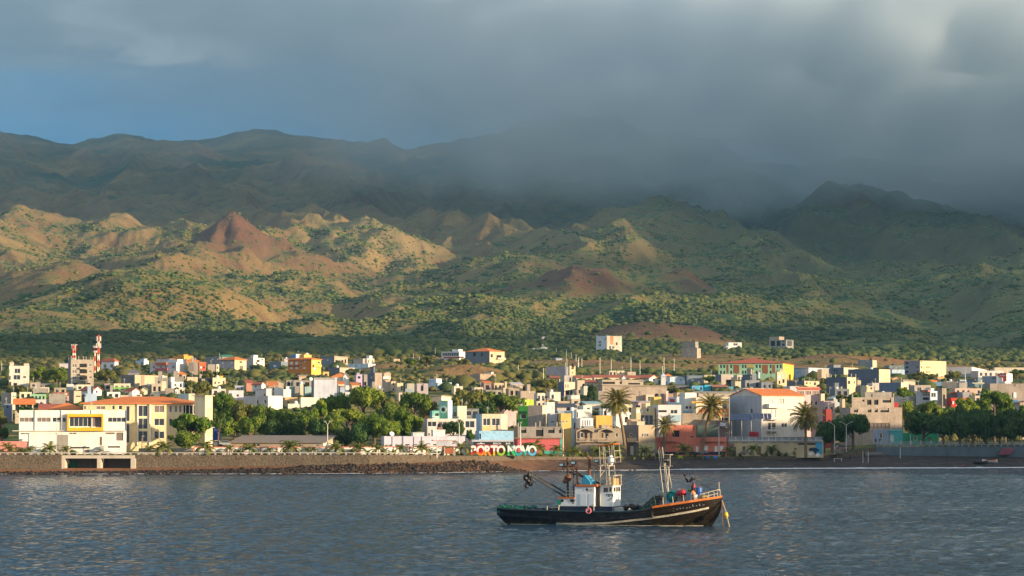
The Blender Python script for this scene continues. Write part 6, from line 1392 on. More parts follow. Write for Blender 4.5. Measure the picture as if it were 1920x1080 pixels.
T(745, 845, 56, 790, 830, 1, 'green', 'green low tree behind the lavender building', D=725)
T(778, 820, 66, 732, 784, 1, 'green', 'sunlit tree left of the mint green house', D=790)
T(770, 845, 62, 775, 815, 0, 'bright', 'bright green tree left of the white seafront block', D=735)
T(712, 800, 40, 738, 775, 5, 'olive', 'olive scrubby tree left of the blue-based grey block', D=850)
T(880, 790, 84, 728, 786, 1, 'olive', 'big olive-brown tree behind the mint green house', D=840)
T(938, 790, 80, 733, 778, 0, 'green', 'big green tree left of the lime yellow roof room', D=850)
T(905, 800, 56, 752, 785, 4, 'dark', 'dark green tree behind the dark glazed roof terrace', D=820)
T(850, 830, 46, 786, 820, 0, 'dark', 'small dark round tree in front of the white seafront block', D=705)
T(881, 835, 22, 806, 828, 4, 'dark', 'small dark tree beside the blue beach bar', D=708)
T(74, 722, 40, 686, 716, 4, 'bright', 'light green tree right of the cream apartment house on the left')
T(103, 724, 52, 687, 720, 0, 'green', 'big dark green tree left of the tall concrete block')
T(200, 730, 54, 692, 722, 1, 'olive', 'olive tree right of the tall concrete block')
T(40, 745, 34, 722, 740, 5, 'olive', 'yellowish bush tree below the cream apartment house')
T(46, 790, 40, 762, 778, 4, 'dark', 'dark hedge-like tree under the red-roofed pavilion', D=800)
T(2, 835, 24, 770, 800, 4, 'olive', 'tree cut by the left edge above the salmon pink wall', D=720)
T(4, 842, 30, 800, 830, 5, 'dark', 'dark shrubby tree behind the salmon pink wall', D=690)
T(395, 725, 44, 694, 714, 5, 'olive', 'olive bushy tree behind the small bell tower')
T(432, 735, 30, 722, 738, 5, 'green', 'small green tree right of the unfinished balconied house')
T(1026, 740, 60, 709, 736, 1, 'olive', 'broad olive tree left of the slim concrete house')
T(1110, 760, 26, 722, 756, 4, 'dark', 'dark green tree left of the great tan block wall')
T(1330, 722, 24, 704, 718, 5, 'bright', 'yellow-green tree in front of the sandy house')
T(1258, 752, 40, 724, 744, 5, 'olive', 'dry brownish tree right of the great tan block wall')
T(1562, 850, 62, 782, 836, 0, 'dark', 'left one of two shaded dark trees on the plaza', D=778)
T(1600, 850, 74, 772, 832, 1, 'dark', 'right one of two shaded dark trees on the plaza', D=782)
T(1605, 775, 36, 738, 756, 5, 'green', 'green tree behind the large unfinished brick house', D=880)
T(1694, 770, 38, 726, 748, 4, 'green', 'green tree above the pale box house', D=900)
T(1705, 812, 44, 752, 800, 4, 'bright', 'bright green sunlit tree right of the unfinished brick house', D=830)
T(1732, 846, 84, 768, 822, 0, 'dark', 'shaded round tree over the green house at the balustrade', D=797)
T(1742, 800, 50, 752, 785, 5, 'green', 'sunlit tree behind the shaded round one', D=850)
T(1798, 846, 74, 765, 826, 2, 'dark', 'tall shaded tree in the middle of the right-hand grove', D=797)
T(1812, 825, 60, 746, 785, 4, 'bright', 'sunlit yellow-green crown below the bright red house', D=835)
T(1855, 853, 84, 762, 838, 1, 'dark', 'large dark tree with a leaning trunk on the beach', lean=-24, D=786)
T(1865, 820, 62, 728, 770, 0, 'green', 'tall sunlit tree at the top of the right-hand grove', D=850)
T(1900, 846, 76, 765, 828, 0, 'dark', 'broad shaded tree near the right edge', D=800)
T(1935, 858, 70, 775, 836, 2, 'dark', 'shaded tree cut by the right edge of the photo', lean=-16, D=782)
T(1788, 722, 36, 695, 713, 5, 'olive', 'olive bush tree left of the white warehouse front')
T(1728, 722, 50, 698, 716, 5, 'olive', 'olive bush tree below the big arched concrete building')
T(1548, 726, 24, 708, 722, 5, 'olive', 'olive tree in front of the beige weathered house')
T(1580, 775, 32, 740, 758, 5, 'olive', 'dull olive tree right of the white sheet-roofed house', D=880)
T(1908, 712, 30, 692, 704, 5, 'green', 'green bush tree in front of the tan enclosure wall')
T(870, 690, 22, 672, 684, 5, 'olive', 'bush tree below the white and red villa')
T(800, 694, 36, 668, 684, 4, 'olive', 'broad bush tree left of the white and red villa')
T(770, 700, 26, 672, 686, 5, 'green', 'bush tree right of the ruined tan wall')
for x_, rb_, w_, rt_, rc_, v_, k_, lb_ in ((470,836,60,778,828,1,'green','green tree between the light-green one and the long brown roof'),(515,836,56,786,832,0,'dark','dark tree close behind the left part of the long brown roof'),(553,836,56,784,832,2,'dark','dark tree close behind the middle of the long brown roof'),
 (595,838,56,782,832,1,'dark','dark tree close behind the right end of the long brown roof'),(618,838,48,774,826,0,'green','green tree left of the broad sunlit one, behind the street lamp'),(672,842,60,790,838,0,'dark','dark undergrowth tree right of the low dark tree'),(725,843,60,786,834,1,'bright','sunlit tree between the deep green tree and the low one behind the lavender building'),
 (755,838,56,768,824,2,'green','full green tree left of the bright green one near the white block'),(800,800,44,742,790,0,'olive','olive tree close to the mint green terrace'),(410,840,44,770,815,4,'dark','dark tree between the yellow end tower and the blue shed'),(430,815,50,762,806,1,'green','green tree in front of the olive-brown domed one'),
 (1768,846,64,778,832,1,'dark','dark tree between the round shaded one and the tall shaded one'),(1825,846,70,770,832,0,'dark','dark tree left of the leaning trunk'),(1875,846,64,776,834,2,'dark','dark tree just right of the leaning trunk'),(1835,830,60,748,800,1,'green','green tree in the upper middle of the right-hand grove'),(1885,830,60,745,800,4,'green','green tree below the wide stone-coloured building'),(1775,825,60,762,805,1,'green','green tree below the brown flat house'),
 (1912,830,50,760,810,5,'green','green tree below the pinkish gabled house'),(1545,850,44,792,838,4,'dark','smaller shaded tree left of the two plaza trees')):
    T(x_, rb_, w_, rt_, rc_, v_, k_, lb_, D=None if rb_ < 836 else depth_at(x_, rb_))
# ------------------------------------------------------------------ palms
M_FROND = leafmat('palm_frond', (.13,.14,.03), (.32,.25,.06), .8); M_FRONDG = leafmat('coconut_frond', (.09,.15,.02), (.26,.24,.03), 1.2); M_PTR = plain('palm_trunk', (.24,.16,.10), .95, nz=.7, sc=4)
M_DRY = plain('dry_frond', (.30,.18,.08), .9, nz=.4)
def frond(q, az, el, L, droop, nl=11, lw=.16, ll=.24, rg=None):
    pts = []; p = Vector((0,0,0)); e = el; hd_ = Vector((math.cos(az), math.sin(az), 0)); side = Vector((-math.sin(az), math.cos(az), 0))
    st = L/nl
    for i in range(nl+1):
        pts.append(p.copy()); p = p+(hd_*math.cos(e)+Vector((0,0,1))*math.sin(e))*st; e -= droop*(i+1)/nl*2.0/nl*1.0
    for i in range(nl):
        a, b_ = pts[i], pts[i+1]; t = i/nl; d_ = (b_-a).normalized(); up = side.cross(d_)*-1
        q.poly([a-side*.05, b_-side*.04, b_+side*.04, a+side*.05])
        if i == 0: continue
        wl = ll*L*(1-(2*t-.8)**2*.45)*1.12
        for sgn in (-1, 1):
            for sub in (0, .5):
                b0 = a.lerp(b_, sub); tip = b0+side*sgn*wl*.80+d_*wl*.55-Vector((0,0,1))*wl*(.28+(rg.uniform(-.1,.2) if rg else 0)); w2 = d_*st*.34
                q.poly([b0-w2*.6, b0+w2, tip+w2*.2, tip-w2*.1])
def palm_crown(seed, n_, L, kind):
    rg = random.Random(seed); q = MB()
    for i in range(n_):
        az = i*2.399+rg.uniform(-.2, .2); t = i/n_
        el = (1.35-2.0*t) if kind == 'date' else (1.25-1.35*t)
        frond(q, az, el+rg.uniform(-.12, .12), L*rg.uniform(.82, 1.08), 1.1 if kind == 'date' else 1.9, 10 if kind == 'date' else 9, ll=.17 if kind == 'date' else .24, rg=rg)
    return q
def palm(px, rb, crow_px, crow_r, rpx, label, seed, D=None, nf=64):
    D = D or depth_at(px, rb); s = D/F; base = Vector((xat(px, rb, D), D, gz(xat(px, rb, D), D) if D > float(Yw(px)) else rowz(rb, D)))
    r = empty('palm_tree', base); tag(r, label, 'palm tree', 'tall date palms on the waterfront')
    c = P(crow_px, crow_r, D)-base; L = rpx*s
    q = MB(); pts = []; rs = []
    for i in range(15):
        t = i/14; pts.append((c.x*(t**1.5), 0, -.3+(c.z+.3)*t)); rs.append(.42-.14*t+(.05 if i % 2 else 0)+(.14*max(0, t-.85)/.15))
    q.tube(pts, rs, 9); q.build('trunk', M_PTR, r, True)
    q = palm_crown(seed, nf, L, 'date'); q.build('crown', M_FROND, r, loc=c)
    q = MB(); rg = random.Random(seed+50)
    for i in range(10): frond(q, i*.63+rg.uniform(-.2,.2), -1.0+rg.uniform(-.2,.2), L*.6, .5, 8, rg=rg)
    q.build('dry_skirt', M_DRY, r, loc=c-Vector((0,0,.3)))
    q = MB(); q.blob((0,0,-.25), .62, seed, (1,1,1.2)); q.build('crown_base', M_PTR, r, loc=c)
palm(1173, 857, 1157, 752, 37, 'tallest date palm, with a curved trunk, in front of the arched brown house', 21, D=728)
palm(1316, 846, 1334, 764, 36, 'date palm leaning right in front of the coral building', 22, D=752)
palm(1244, 848, 1247, 797, 26, 'shorter date palm at the left end of the coral building', 23, D=748, nf=50)
palm(1511, 856, 1510, 782, 37, 'upright date palm in front of the yellow seafront building', 24, D=754, nf=70)
# young coconut palms along the promenade
def coco(i, L): 
    q = palm_crown(70+i, 13+i*2, L, 'coco'); return q.v, q.f
cocs = []
for i in range(4):
    q = palm_crown(70+i, 13+2*i, 1.0, 'coco'); me_o = q.build('crown', M_FRONDG); cocs.append(me_o.data); bpy.data.objects.remove(me_o)
q = MB(); q.tube([(0,0,-.1),(.03,0,.4),(.0,.02,1)], [.09,.07,.06], 7); to = q.build('trunk', M_PTR, None, True); TRK = to.data; bpy.data.objects.remove(to)
CO = [(15,855,40,'young coconut palm with a green base in front of the salmon pink wall'),(57,855,24,'thin palm where the pink wall meets the white wall'),(93,855,38,'bushy young coconut palm in front of the bright white garden wall'),(123,855,24,'small palm in front of the grey roller garage door'),(36,856,20,'reddish stunted palm right of the palm with the green base'),
 (281,855,26,'dark small palm left of the large yellow-leaved palm'),(307,856,46,'large yellow-leaved coconut palm left of the round dense tree'),(384,856,46,'broad coconut palm right of the round dense tree'),(430,856,26,'small dark palm between two large coconut palms'),(467,856,38,'coconut palm by the left end of the brown-roofed building'),(505,855,20,'tiny round-headed palm left of the largest coconut palm'),
 (544,856,46,'largest coconut palm in front of the brown-roofed building'),(574,856,22,'low fan-like palm right of the largest coconut palm'),(588,855,22,'slim small palm left of the double street lamp'),(628,856,40,'ragged coconut palm right of the double street lamp'),(672,856,40,'coconut palm with a glowing yellow frond below the dark grove'),(709,856,36,'sprawling coconut palm at the left end of the lavender building'),
 (751,855,28,'low dense palm in front of the lavender building'),(791,856,40,'wide yellowing coconut palm in front of the lavender building'),(838,856,24,'small palm at the right end of the boundary wall'),(866,857,46,'tall upright coconut palm just left of the big letters'),(951,852,36,'coconut palm behind the gap between the two words'),(1001,852,50,'coconut palm behind the last letter'),(1044,857,30,'bright yellow-green palm in front of the turquoise base'),
 (1078,857,34,'palm in front of the left arched balcony'),(1120,857,36,'palm in front of the arched brown house door'),(1149,856,46,'palm just left of the tallest date palm trunk'),(1208,857,34,'palm in front of the concrete corner house'),(1283,857,44,'dark palm with upright fronds in front of the coral building'),(1367,857,26,'small dark palm at the right end of the coral building'),
 (1412,857,30,'palm beside the third parasol at the yellow seafront building'),(1448,857,28,'tufted palm in front of the yellow seafront building'),(1487,857,34,'spiky palm left of the upright date palm')]
for i, (px, rb, hp, lb_) in enumerate(CO):
    D = float(Yw(px))+1.6; s = D/F; r = empty('coconut_palm', (xat(px, rb, D), D, float(zwall(px))-.1)); tag(r, lb_, 'palm tree', 'young coconut palms along the promenade')
    Hm = hp*s; th_ = Hm*(.30 if hp > 30 else .45); L = Hm*.62
    a = bpy.data.objects.new('trunk', TRK); b_ = bpy.data.objects.new('crown', cocs[i % 4]); 
    for o in (a, b_): COL.objects.link(o); o.parent = r
    a.scale = (1.6, 1.6, th_); b_.location = (0, .02, th_); b_.scale = (L, L, L); b_.rotation_euler = (_tr.uniform(-.12,.12), _tr.uniform(-.12,.12), _tr.uniform(0, 6.28))
# low shrubs in the promenade bed
sh_me = []
for i in range(3):
    rg2 = np.random.default_rng(90+i); q = MB(); rr2 = random.Random(90+i)
    for k in range(46):
        a = rr2.uniform(0, 6.28); e = rr2.uniform(.2, 1.5); L_ = rr2.uniform(.6, 1.0); d_ = Vector((math.cos(a)*math.cos(e), math.sin(a)*math.cos(e), math.sin(e)))*L_; sd_ = Vector((-math.sin(a), math.cos(a), 0))*.09
        q.poly([sd_*-1, sd_, d_*.6+sd_*.9, d_, d_*.6-sd_*.9])
    o = q.build('shrub', M_LEAF[('green','olive','dark')[i]]); sh_me.append(o.data); bpy.data.objects.remove(o)
_sc = {}
for i, px in enumerate((47,84,136,137+4,398,408,414,440,448,477,485,497,517,533,560,598,608,641,650,660,690,699,718,729,738,765,772,815,822,829,847,858,866,1014,1034,1066,1092,1100,1134,1195,1218,1232,1262,1294,1302,1356,1376,1388,1429,1436,1461,1474,1498)):
    D = float(Yw(px))+1.0; r = bpy.data.objects.new('shrub', sh_me[i % 3]); COL.objects.link(r); r.location = (xat(px, 855, D), D, float(zwall(px))-.05); sc_ = _tr.uniform(1.1, 2.1)*(1.0 if px < 1000 else .9); r.scale = (sc_, sc_, sc_*.9); r.rotation_euler = (0,0,_tr.uniform(0,6))
    k_ = min(range(len(CO)), key=lambda j: abs(CO[j][0]-px)); sd_ = 'left' if px < CO[k_][0] else 'right'; _sc[(k_, sd_)] = _sc.get((k_, sd_), 0)+1
    tag(r, ('', 'second ', 'third ', 'fourth ')[_sc[(k_, sd_)]-1]+'shrub '+sd_+' of the '+CO[k_][3], 'shrub', 'shrubs in the promenade planting strip')
# ------------------------------------------------------------------ scrub on the slopes (uncountable)
rg = np.random.default_rng(12)
def slope_scrub(name, n_, y0, y1, s0, s1, m_, thr, seed, lbl, spread=.2, jit=.28):
    Yc = np.sqrt(rg.uniform(y0**2, y1**2, n_)); U_ = rg.uniform(-spread, spread, n_); X_ = U_*Yc
    dn = fbm(X_/60, Yc/70, 3, seed)+.5*gn(X_/220, Yc/260, seed+7)
    keep = dn > thr+rg.normal(0, .13, n_)
    X_, Yc = X_[keep], Yc[keep]
    # clear of house footprints
    ok = np.ones(len(X_), bool)
    for (o_, hx_, hy_, a_, b_, t_) in HOUSES:
        dx, dy = X_-hx_, Yc-hy_; u = dx*math.sin(t_)+dy*math.cos(t_); v = -dx*math.cos(t_)+dy*math.sin(t_)
        ok &= ~((u > -4) & (u < b_+2) & (v > -4) & (v < a_+2))
    X_, Yc = X_[ok], Yc[ok]; Z_, rd_ = terrain_z(X_, Yc); kp = rg.random(len(X_)) > np.clip(rd_*2.2, 0, .93); X_, Yc, Z_ = X_[kp], Yc[kp], Z_[kp]
    S_ = rg.uniform(s0, s1, len(X_))*np.exp(rg.normal(-.08, .3, len(X_)))*np.where(rg.random(len(X_)) < .15, 1.5, 1)
    o = scatter(name, X_, Yc, Z_+S_*.35, S_, m_, jit, (1.15, 1.15, .72), rg); tag(o, lbl, 'scrub', kind='stuff'); print(name, len(X_))
M_SCR1 = leafmat('scrub_olive', (.11,.12,.03), (.20,.17,.05), .05); M_SCR3 = leafmat('scrub_far', (.09,.14,.03), (.20,.20,.05), .03); M_SCR2 = leafmat('scrub_green', (.045,.085,.022), (.11,.14,.035), .05)
slope_scrub('scrub', 20000, 1010, 1750, .7, 1.45, M_SCR1, -.05, 3, 'olive scrub bushes on the slope between and above the upper houses')
slope_scrub('scrub', 6000, 860, 1500, .8, 1.7, M_SCR2, .05, 9, 'green bushes scattered over the slope behind the town')
slope_scrub('scrub', 80000, 1650, 2900, .8, 1.75, M_SCR2, -.3, 5, 'dense green scrub covering the plain behind the town')
slope_scrub('scrub', 74000, 2700, 4600, 1.0, 1.9, M_SCR3, -.02, 7, 'green scrub bushes dotting the lower mountain slopes', .2)
slope_scrub('scrub', 3600, 850, 1050, .45, 1.0, M_SCR1, -.1, 13, 'small bushes and weeds between the lower houses')
# ------------------------------------------------------------------ fishing boat
HDG = R(-21); BY = 330.0
B0 = Vector((xat(1142, 984, BY), BY, 0))
MBT = Matrix.Translation(B0) @ Matrix.Rotation(HDG, 4, 'Z') @ Matrix.Translation((-13.3, 0, 0))
def bx_(px): return (px-935)*.0632
def bz_(row): return (984-row)*.0602
boat = empty('fishing_boat'); boat.matrix_world = MBT; boat.location = MBT.to_translation(); boat.rotation_euler = (0, 0, HDG)
tag(boat, 'black wooden fishing boat with a white cabin and orange trim, anchored offshore', 'fishing boat')
def hullmat():
    m, n, b = mat('hull_paint'); tcn = n.add('ShaderNodeTexCoord'); q = n.noise(tcn.outputs['Object'], 1.4, 5, .7); q2 = n.noise(n.mapping(tcn.outputs['Object'], scale=(1, 1, 4)), 3, 4, .7)
    s3 = n.add('ShaderNodeSeparateXYZ'); n.link(tcn.outputs['Object'], s3.inputs[0])
    c = n.mix(n.maprange(q, .4, .7), (.008,.010,.014), (.022,.022,.026)); c = n.mix(n.maprange(s3.outputs[0], 18, 20), c, n.mix(q, (.009,.006,.005), (.024,.016,.008))); c = n.mix(n.maprange(q2, .62, .72), c, (.22,.20,.17))
    low = n.math('MULTIPLY', n.maprange(s3.outputs[2], .55, .1), n.maprange(q, .45, .6)); c = n.mix(n.math('MULTIPLY', low, .6), c, (.10,.09,.03))
    n.link(c, b.inputs['Base Color']); b.inputs['Roughness'].default_value = .5; b.inputs['Specular IOR Level'].default_value = .12; return m
MH = hullmat(); MORG = plain('orange_paint', (.62,.16,.03), .6, nz=.5, sc=3); MWH = plain('boat_white', (.74,.76,.76), .55, nz=.25, sc=2.5); MSTR = plain('stripe_paint', (.62,.55,.42), .6, nz=.8, sc=3.5)
MST = plain('rusty_white_steel', (.58,.50,.38), .55, nz=.7, sc=4); MBK = plain('black_steel', (.02,.02,.022), .5); MBR = plain('rust_brown', (.22,.09,.05), .8, nz=.6, sc=4); MDK = plain('deck_planks', (.10,.09,.08), .85, nz=.5); MNET = plain('green_net', (.03,.16,.12), .9, nz=.8, sc=6); MTEAL = plain('teal_tarp', (.04,.26,.42), .7, nz=.3)
st = [(0.0, .9, .05, 1.80, 1.30), (.35, 1.9, .5, 1.78, .85), (1.2, 2.6, 1.3, 1.72, .1), (2.6, 3.0, 2.2, 1.68, -.5), (5, 3.2, 2.75, 1.62, -.8), (9, 3.3, 3.0, 1.58, -.9), (13, 3.3, 3.0, 1.52, -.9), (16, 3.25, 2.8, 1.56, -.9), (18.5, 3.15, 2.4, 1.78, -.9), (19.6, 3.1, 2.1, 2.12, -.9), (21.5, 2.8, 1.55, 2.42, -.9), (23.5, 2.2, .85, 2.74, -.9), (25.2, 1.2, .15, 3.02, -.3), (26.3, .35, .03, 3.2, 1.4), (26.7, .04, .02, 3.28, 2.6)]
def hx_at(x):
    xs = [s_[0] for s_ in st]; return [float(np.interp(x, xs, [s_[k] for s_ in st])) for k in (1, 2, 3, 4)]
xsh = np.concatenate([np.linspace(0, 2.6, 9), np.linspace(3.2, 25, 40), np.linspace(25.2, 26.7, 7)])
q = MB()
for sg_ in (-1, 1):
    rows = []
    for x in xsh:
        bd, bw, zs, zk = hx_at(x); r_ = []
        for k in range(9):
            t = k/8; z = zs+(zk-zs)*t
            y = bd+(bw-bd)*min(1, max(0, (zs-z)/max(zs, .3)))**1.4 if z > 0 or zk > 0 else bw*(1-((0-z)/max(.9, -zk))**2*.7)
            xo = 0
            r_.append((x+xo, sg_*y, z))
        rows.append(r_)
    q.grid(rows if sg_ > 0 else [r[::-1] for r in rows])
bd, bw, zs, zk = hx_at(0); q.poly([(0, -bd, zs), (0, bd, zs), (0, .05, zk), (0, -.05, zk)])
q.build('hull', MH, boat, True)
q = MB(); rows = [[(x, -(hx_at(x)[0]-.12), hx_at(x)[2]-(.75 if x < 19.4 else .25)), (x, hx_at(x)[0]-.12, hx_at(x)[2]-(.75 if x < 19.4 else .25))] for x in xsh[1:-2]]
q.grid(rows); q.box(19.35, 19.5, -3.0, 3.0, .9, 2.1); q.build('deck', MDK, boat)
def railpath(x0, x1, dz, w_, h_, m_, nm):
    q = MB()
    xs_ = np.linspace(x0, x1, 26)
    for sg_ in (-1, 1):
        q.grid([[(x, sg_*(hx_at(x)[0]-w_), hx_at(x)[2]+dz), (x, sg_*(hx_at(x)[0]+.07), hx_at(x)[2]+dz), (x, sg_*(hx_at(x)[0]+.07), hx_at(x)[2]+dz+h_), (x, sg_*(hx_at(x)[0]-w_), hx_at(x)[2]+dz+h_)] for x in xs_], True)
    return q.build(nm, m_, boat)
railpath(19.5, 26.68, -.10, .2, .24, MORG, 'orange_bow_rail'); railpath(.1, 19.45, -.03, .2, .12, plain('aft_rail_paint', (.03,.06,.07), .6), 'aft_rail')
# inner bulwark
q = MB()
for sg_ in (-1, 1): q.grid([[(x, sg_*(hx_at(x)[0]-.12), hx_at(x)[2]-.8), (x, sg_*(hx_at(x)[0]-.12), hx_at(x)[2]-.02)] for x in xsh[1:-9]])
q.build('bulwark', MH, boat)
def hull_y(x, z):
    bd, bw, zs, zk = hx_at(x); t = min(1, max(0, (zs-z)/max(zs, .3)))**1.4; return bd+(bw-bd)*t
q = MB()
for sg_ in (-1, 1):
    rows = []
    for x in np.linspace(8, 25.4, 40):
        zc_ = float(np.interp(x, [8, 11, 14, 18, 21, 24, 25.4], [.02, .06, .16, .62, 1.05, 1.6, 1.95])); h_ = .20
        rows.append([(x, sg_*(hull_y(x, zc_)+.045), zc_), (x, sg_*(hull_y(x, zc_+h_)+.045), zc_+h_+.02)])
    q.grid(rows if sg_ < 0 else [r[::-1] for r in rows])
q.build('white_stripe', MSTR, boat)
q = MB()
for sg_ in (-1,):
    q.grid([[(x, sg_*(hull_y(x, .03)+.05), -.02), (x, sg_*(hull_y(x, .1)+.05), .07)] for x in np.linspace(2, 24.6, 40)])
q.build('waterline_stripe', MSTR, boat)
q = MB(); rgb = random.Random(3)
for i in range(9):
    x = 22.1+i*.34; z = float(hx_at(x)[2])-.62+rgb.uniform(-.05,.05); y = -(hull_y(x, z)+.05); w_ = rgb.uniform(.12,.22)
    q.poly([(x, y, z), (x+w_, y, z+.02), (x+w_, y-.01, z+.08), (x, y-.01, z+.06)]); 
    if i % 2: q.poly([(x, y, z), (x+.07, y, z), (x+.07, y, z+.22), (x, y, z+.22)])
q.build('bow_lettering', MWH, boat)
# houses on deck
def bxp(nm, x0, x1, y0, y1, z0, z1, m_, par=None):
    q = MB(); q.box(x0, x1, y0, y1, z0, z1); return q.build(nm, m_, par or boat)
dk = .85
bxp('cabin_base', bx_(1060), bx_(1162), -1.9, 1.9, dk, 2.1, plain('dark_blue_paint', (.012,.022,.045), .5))
low = bxp('engine_casing', bx_(1059), bx_(1090), -1.75, 1.75, 2.103, bz_(935), MWH)
bxp('orange_trim', bx_(1058), bx_(1089.8), -1.85, 1.85, bz_(935)+.003, bz_(932.5), MORG)
cab = bxp('cabin', bx_(1090)+.003, bx_(1127), -1.75, 1.75, 2.103, bz_(912), MWH)
q = MB(); q.poly([(bx_(1090), -1.76, bz_(919)), (bx_(1096), -1.76, bz_(912)), (bx_(1090), -1.76, bz_(912))]); 
bxp('orange_trim', bx_(1093), bx_(1133), -1.9, 1.9, bz_(912)+.003, bz_(908.5), MORG)
wh = bxp('wheelhouse', bx_(1137), bx_(1160), -1.35, 1.35, 2.103, bz_(910), MWH)
bxp('wheelhouse_roof', bx_(1135), bx_(1162), -1.55, 1.55, bz_(910)+.003, bz_(909), MST)
bxp('dark_passage', bx_(1127)+.003, bx_(1137)-.003, -1.0, 1.2, 2.103, bz_(913), plain('passage_shadow_paint', (.12,.10,.09), .8))
def win(x0, x1, z0, z1, y, m_=M_GLASS, par=None, nm='window', fr=True):
    f = MB(); f.box(x0-.05, x1+.05, y-.03, y+.01, z0-.05, z1+.05); o = f.build(nm, MST if fr else MBK, par); g_ = MB(); g_.poly([(x0, y-.035, z0), (x1, y-.035, z0), (x1, y-.035, z1), (x0, y-.035, z1)]); g_.build('pane', m_, o)
win(bx_(1143), bx_(1151), bz_(922), bz_(914), -1.36, par=wh); win(bx_(1154), bx_(1158), bz_(921), bz_(913), -1.36, par=wh)
for y0, y1 in ((-1.15, -.45), (-.3, .35), (.5, 1.15)):
    f = MB(); f.box(bx_(1160)+.0, bx_(1160)+.03, y0, y1, bz_(922), bz_(913)); o = f.build('window', MST, wh); g_ = MB(); g_.poly([(bx_(1160)+.035, y0+.08, bz_(921.3)), (bx_(1160)+.035, y1-.08, bz_(921.3)), (bx_(1160)+.035, y1-.08, bz_(913.7)), (bx_(1160)+.035, y0+.08, bz_(913.7))]); g_.build('pane', M_GLASS, o)
def disc(c, r_, n_, y, m_, nm, par, sx=1):
    q = MB(); q.poly([(c[0]+r_*sx*math.cos(2*math.pi*k/n_), y, c[1]+r_*math.sin(2*math.pi*k/n_)) for k in range(n_)]); q.poly([(c[0]+r_*sx*math.cos(2*math.pi*k/n_), y+.03, c[1]+r_*math.sin(2*math.pi*k/n_)) for k in range(n_)][::-1]); return q.build(nm, m_, par)
disc((bx_(1066), bz_(939)), .17, 10, -1.79, MBK, 'porthole', low, 1.2); disc((bx_(1085.5), bz_(938.6)), .17, 10, -1.79, MBK, 'porthole', low, 1.8); disc((bx_(1087), bz_(943)), .09, 8, -1.79, MBK, 'porthole', low)
disc((bx_(1113.5), bz_(917.5)), .14, 8, -1.79, MBK, 'porthole', cab); disc((bx_(1121.5), bz_(918.5)), .17, 12, -1.79, MST, 'porthole', cab); disc((bx_(1060.5), bz_(942)), .32, 12, -1.80, plain('green_paint', (.02,.24,.14), .6), 'green_disc', low, .8)
for x0, x1 in ((1100.5, 1112.5), (1117, 1126.5)):
    q = MB(); q.box(bx_(x0), bx_(x1), -1.79, -1.753, 2.15, bz_(926)); d_ = q.build('door', plain('door_white', (.62,.66,.68), .5), cab)
q = MB()
for i in range(4): q.box(bx_(1148)+i*.24, bx_(1148)+i*.24+.12, -1.38, -1.353, bz_(928.5)-.15*(i % 2), bz_(925.5))
for i in range(6): q.box(bx_(1151)+(i*.17) % .8, bx_(1151)+(i*.17) % .8+.13, -1.38, -1.353, bz_(938)+i*.09, bz_(938)+i*.09+.06)
q.build('number_lettering', MBK, wh)
# tube structures
def tb_(nm, segs, r_, m_, par=None, n_=5):
    q = MB()
    for s_ in segs: q.tube([(bx_(a), y_, bz_(b_)) for a, b_, y_ in s_], r_, n_)
    return q.build(nm, m_, par or boat)
tb_('main_lattice_mast', [[(1137,948,-1.5),(1134,872,-.9)],[(1137,948,1.5),(1134,872,.9)],[(1152,908,-1.2),(1150,872,-.9)],[(1152,908,1.2),(1150,872,.9)],[(1134,873,-.9),(1134,873,.9)],[(1150,873,-.9),(1150,873,.9)],[(1131,873,-.95),(1160,866,-.95)],[(1131,873,.95),(1160,866,.95)],[(1147,868,-.9),(1155,908,-1.1)],[(1136,890,-1),(1150,873,-.9)]], .065, MST)
tb_('lookout_cage', [[(1132,836,-.9),(1134,872,-.9)],[(1139,835,-.9),(1141,870,-.9)],[(1150,834,-.9),(1154,868,-.9)],[(1159,833,-.9),(1162,867,-.9)],[(1132,836,.9),(1134,872,.9)],[(1146,835,.9),(1146,870,.9)],[(1160,833,.9),(1163,867,.9)],[(1133,848,-.9),(1161,845,-.9)],[(1133,860,-.9),(1162,857,-.9)],[(1133,848,.9),(1161,845,.9)],[(1162,857,-.9),(1162,857,.9)],[(1161,845,-.9),(1161,845,.9)]], .036, MST)
tb_('cage_top_bar', [[(1131,836,-.95),(1160,832,-.95)],[(1131,836,.95),(1160,832,.95)],[(1160,832,-.95),(1160,832,.95)],[(1131,836,-.95),(1131,836,.95)]], .075, MORG)
q = MB(); q.blob((bx_(1149), 0, bz_(863)), .45, 4, (.9,.9,1.3), 8, 6, .1); q.build('radar_housing', MWH, boat, True)
tb_('flying_bridge_rail', [[(1147,895,-1.3),(1162,891,-1.3)],[(1147,895,1.3),(1162,891,1.3)],[(1162,891,-1.3),(1162,891,1.3)],[(1148,909,-1.3),(1148,895,-1.3)],[(1155,909,-1.3),(1155,893,-1.3)],[(1161,909,-1.3),(1161,891,-1.3)],[(1161,909,1.3),(1161,891,1.3)],[(1148,902,-1.3),(1161,900,-1.3)]], .06, MST)
bxp('steering_box', bx_(1152), bx_(1160), -.9, .9, bz_(909)+.003, bz_(897), plain('worn_orange_box', (.60,.34,.14), .7, nz=.5))
tb_('funnel_pipe', [[(1108,908,.2),(1107,860,.2),(1104,856,.2),(1102,854,.2)]], .16, MBR, n_=8); tb_('funnel_pipe', [[(1112,905,.8),(1112,876,.8)]], .1, MST, n_=7)
q = MB(); A = [(bx_(1101), bz_(908.3)), (bx_(1119), bz_(908.3)), (bx_(1119), bz_(904)), (bx_(1108), bz_(891)), (bx_(1103), bz_(897))]
q.grid([[(a, -1.6, c) for a, c in A], [(a, .2, c) for a, c in A]], True); q.poly([(a, -1.6, c) for a, c in A]); q.poly([(a, .2, c) for a, c in A][::-1]); q.build('blue_tarpaulin', MTEAL, boat)
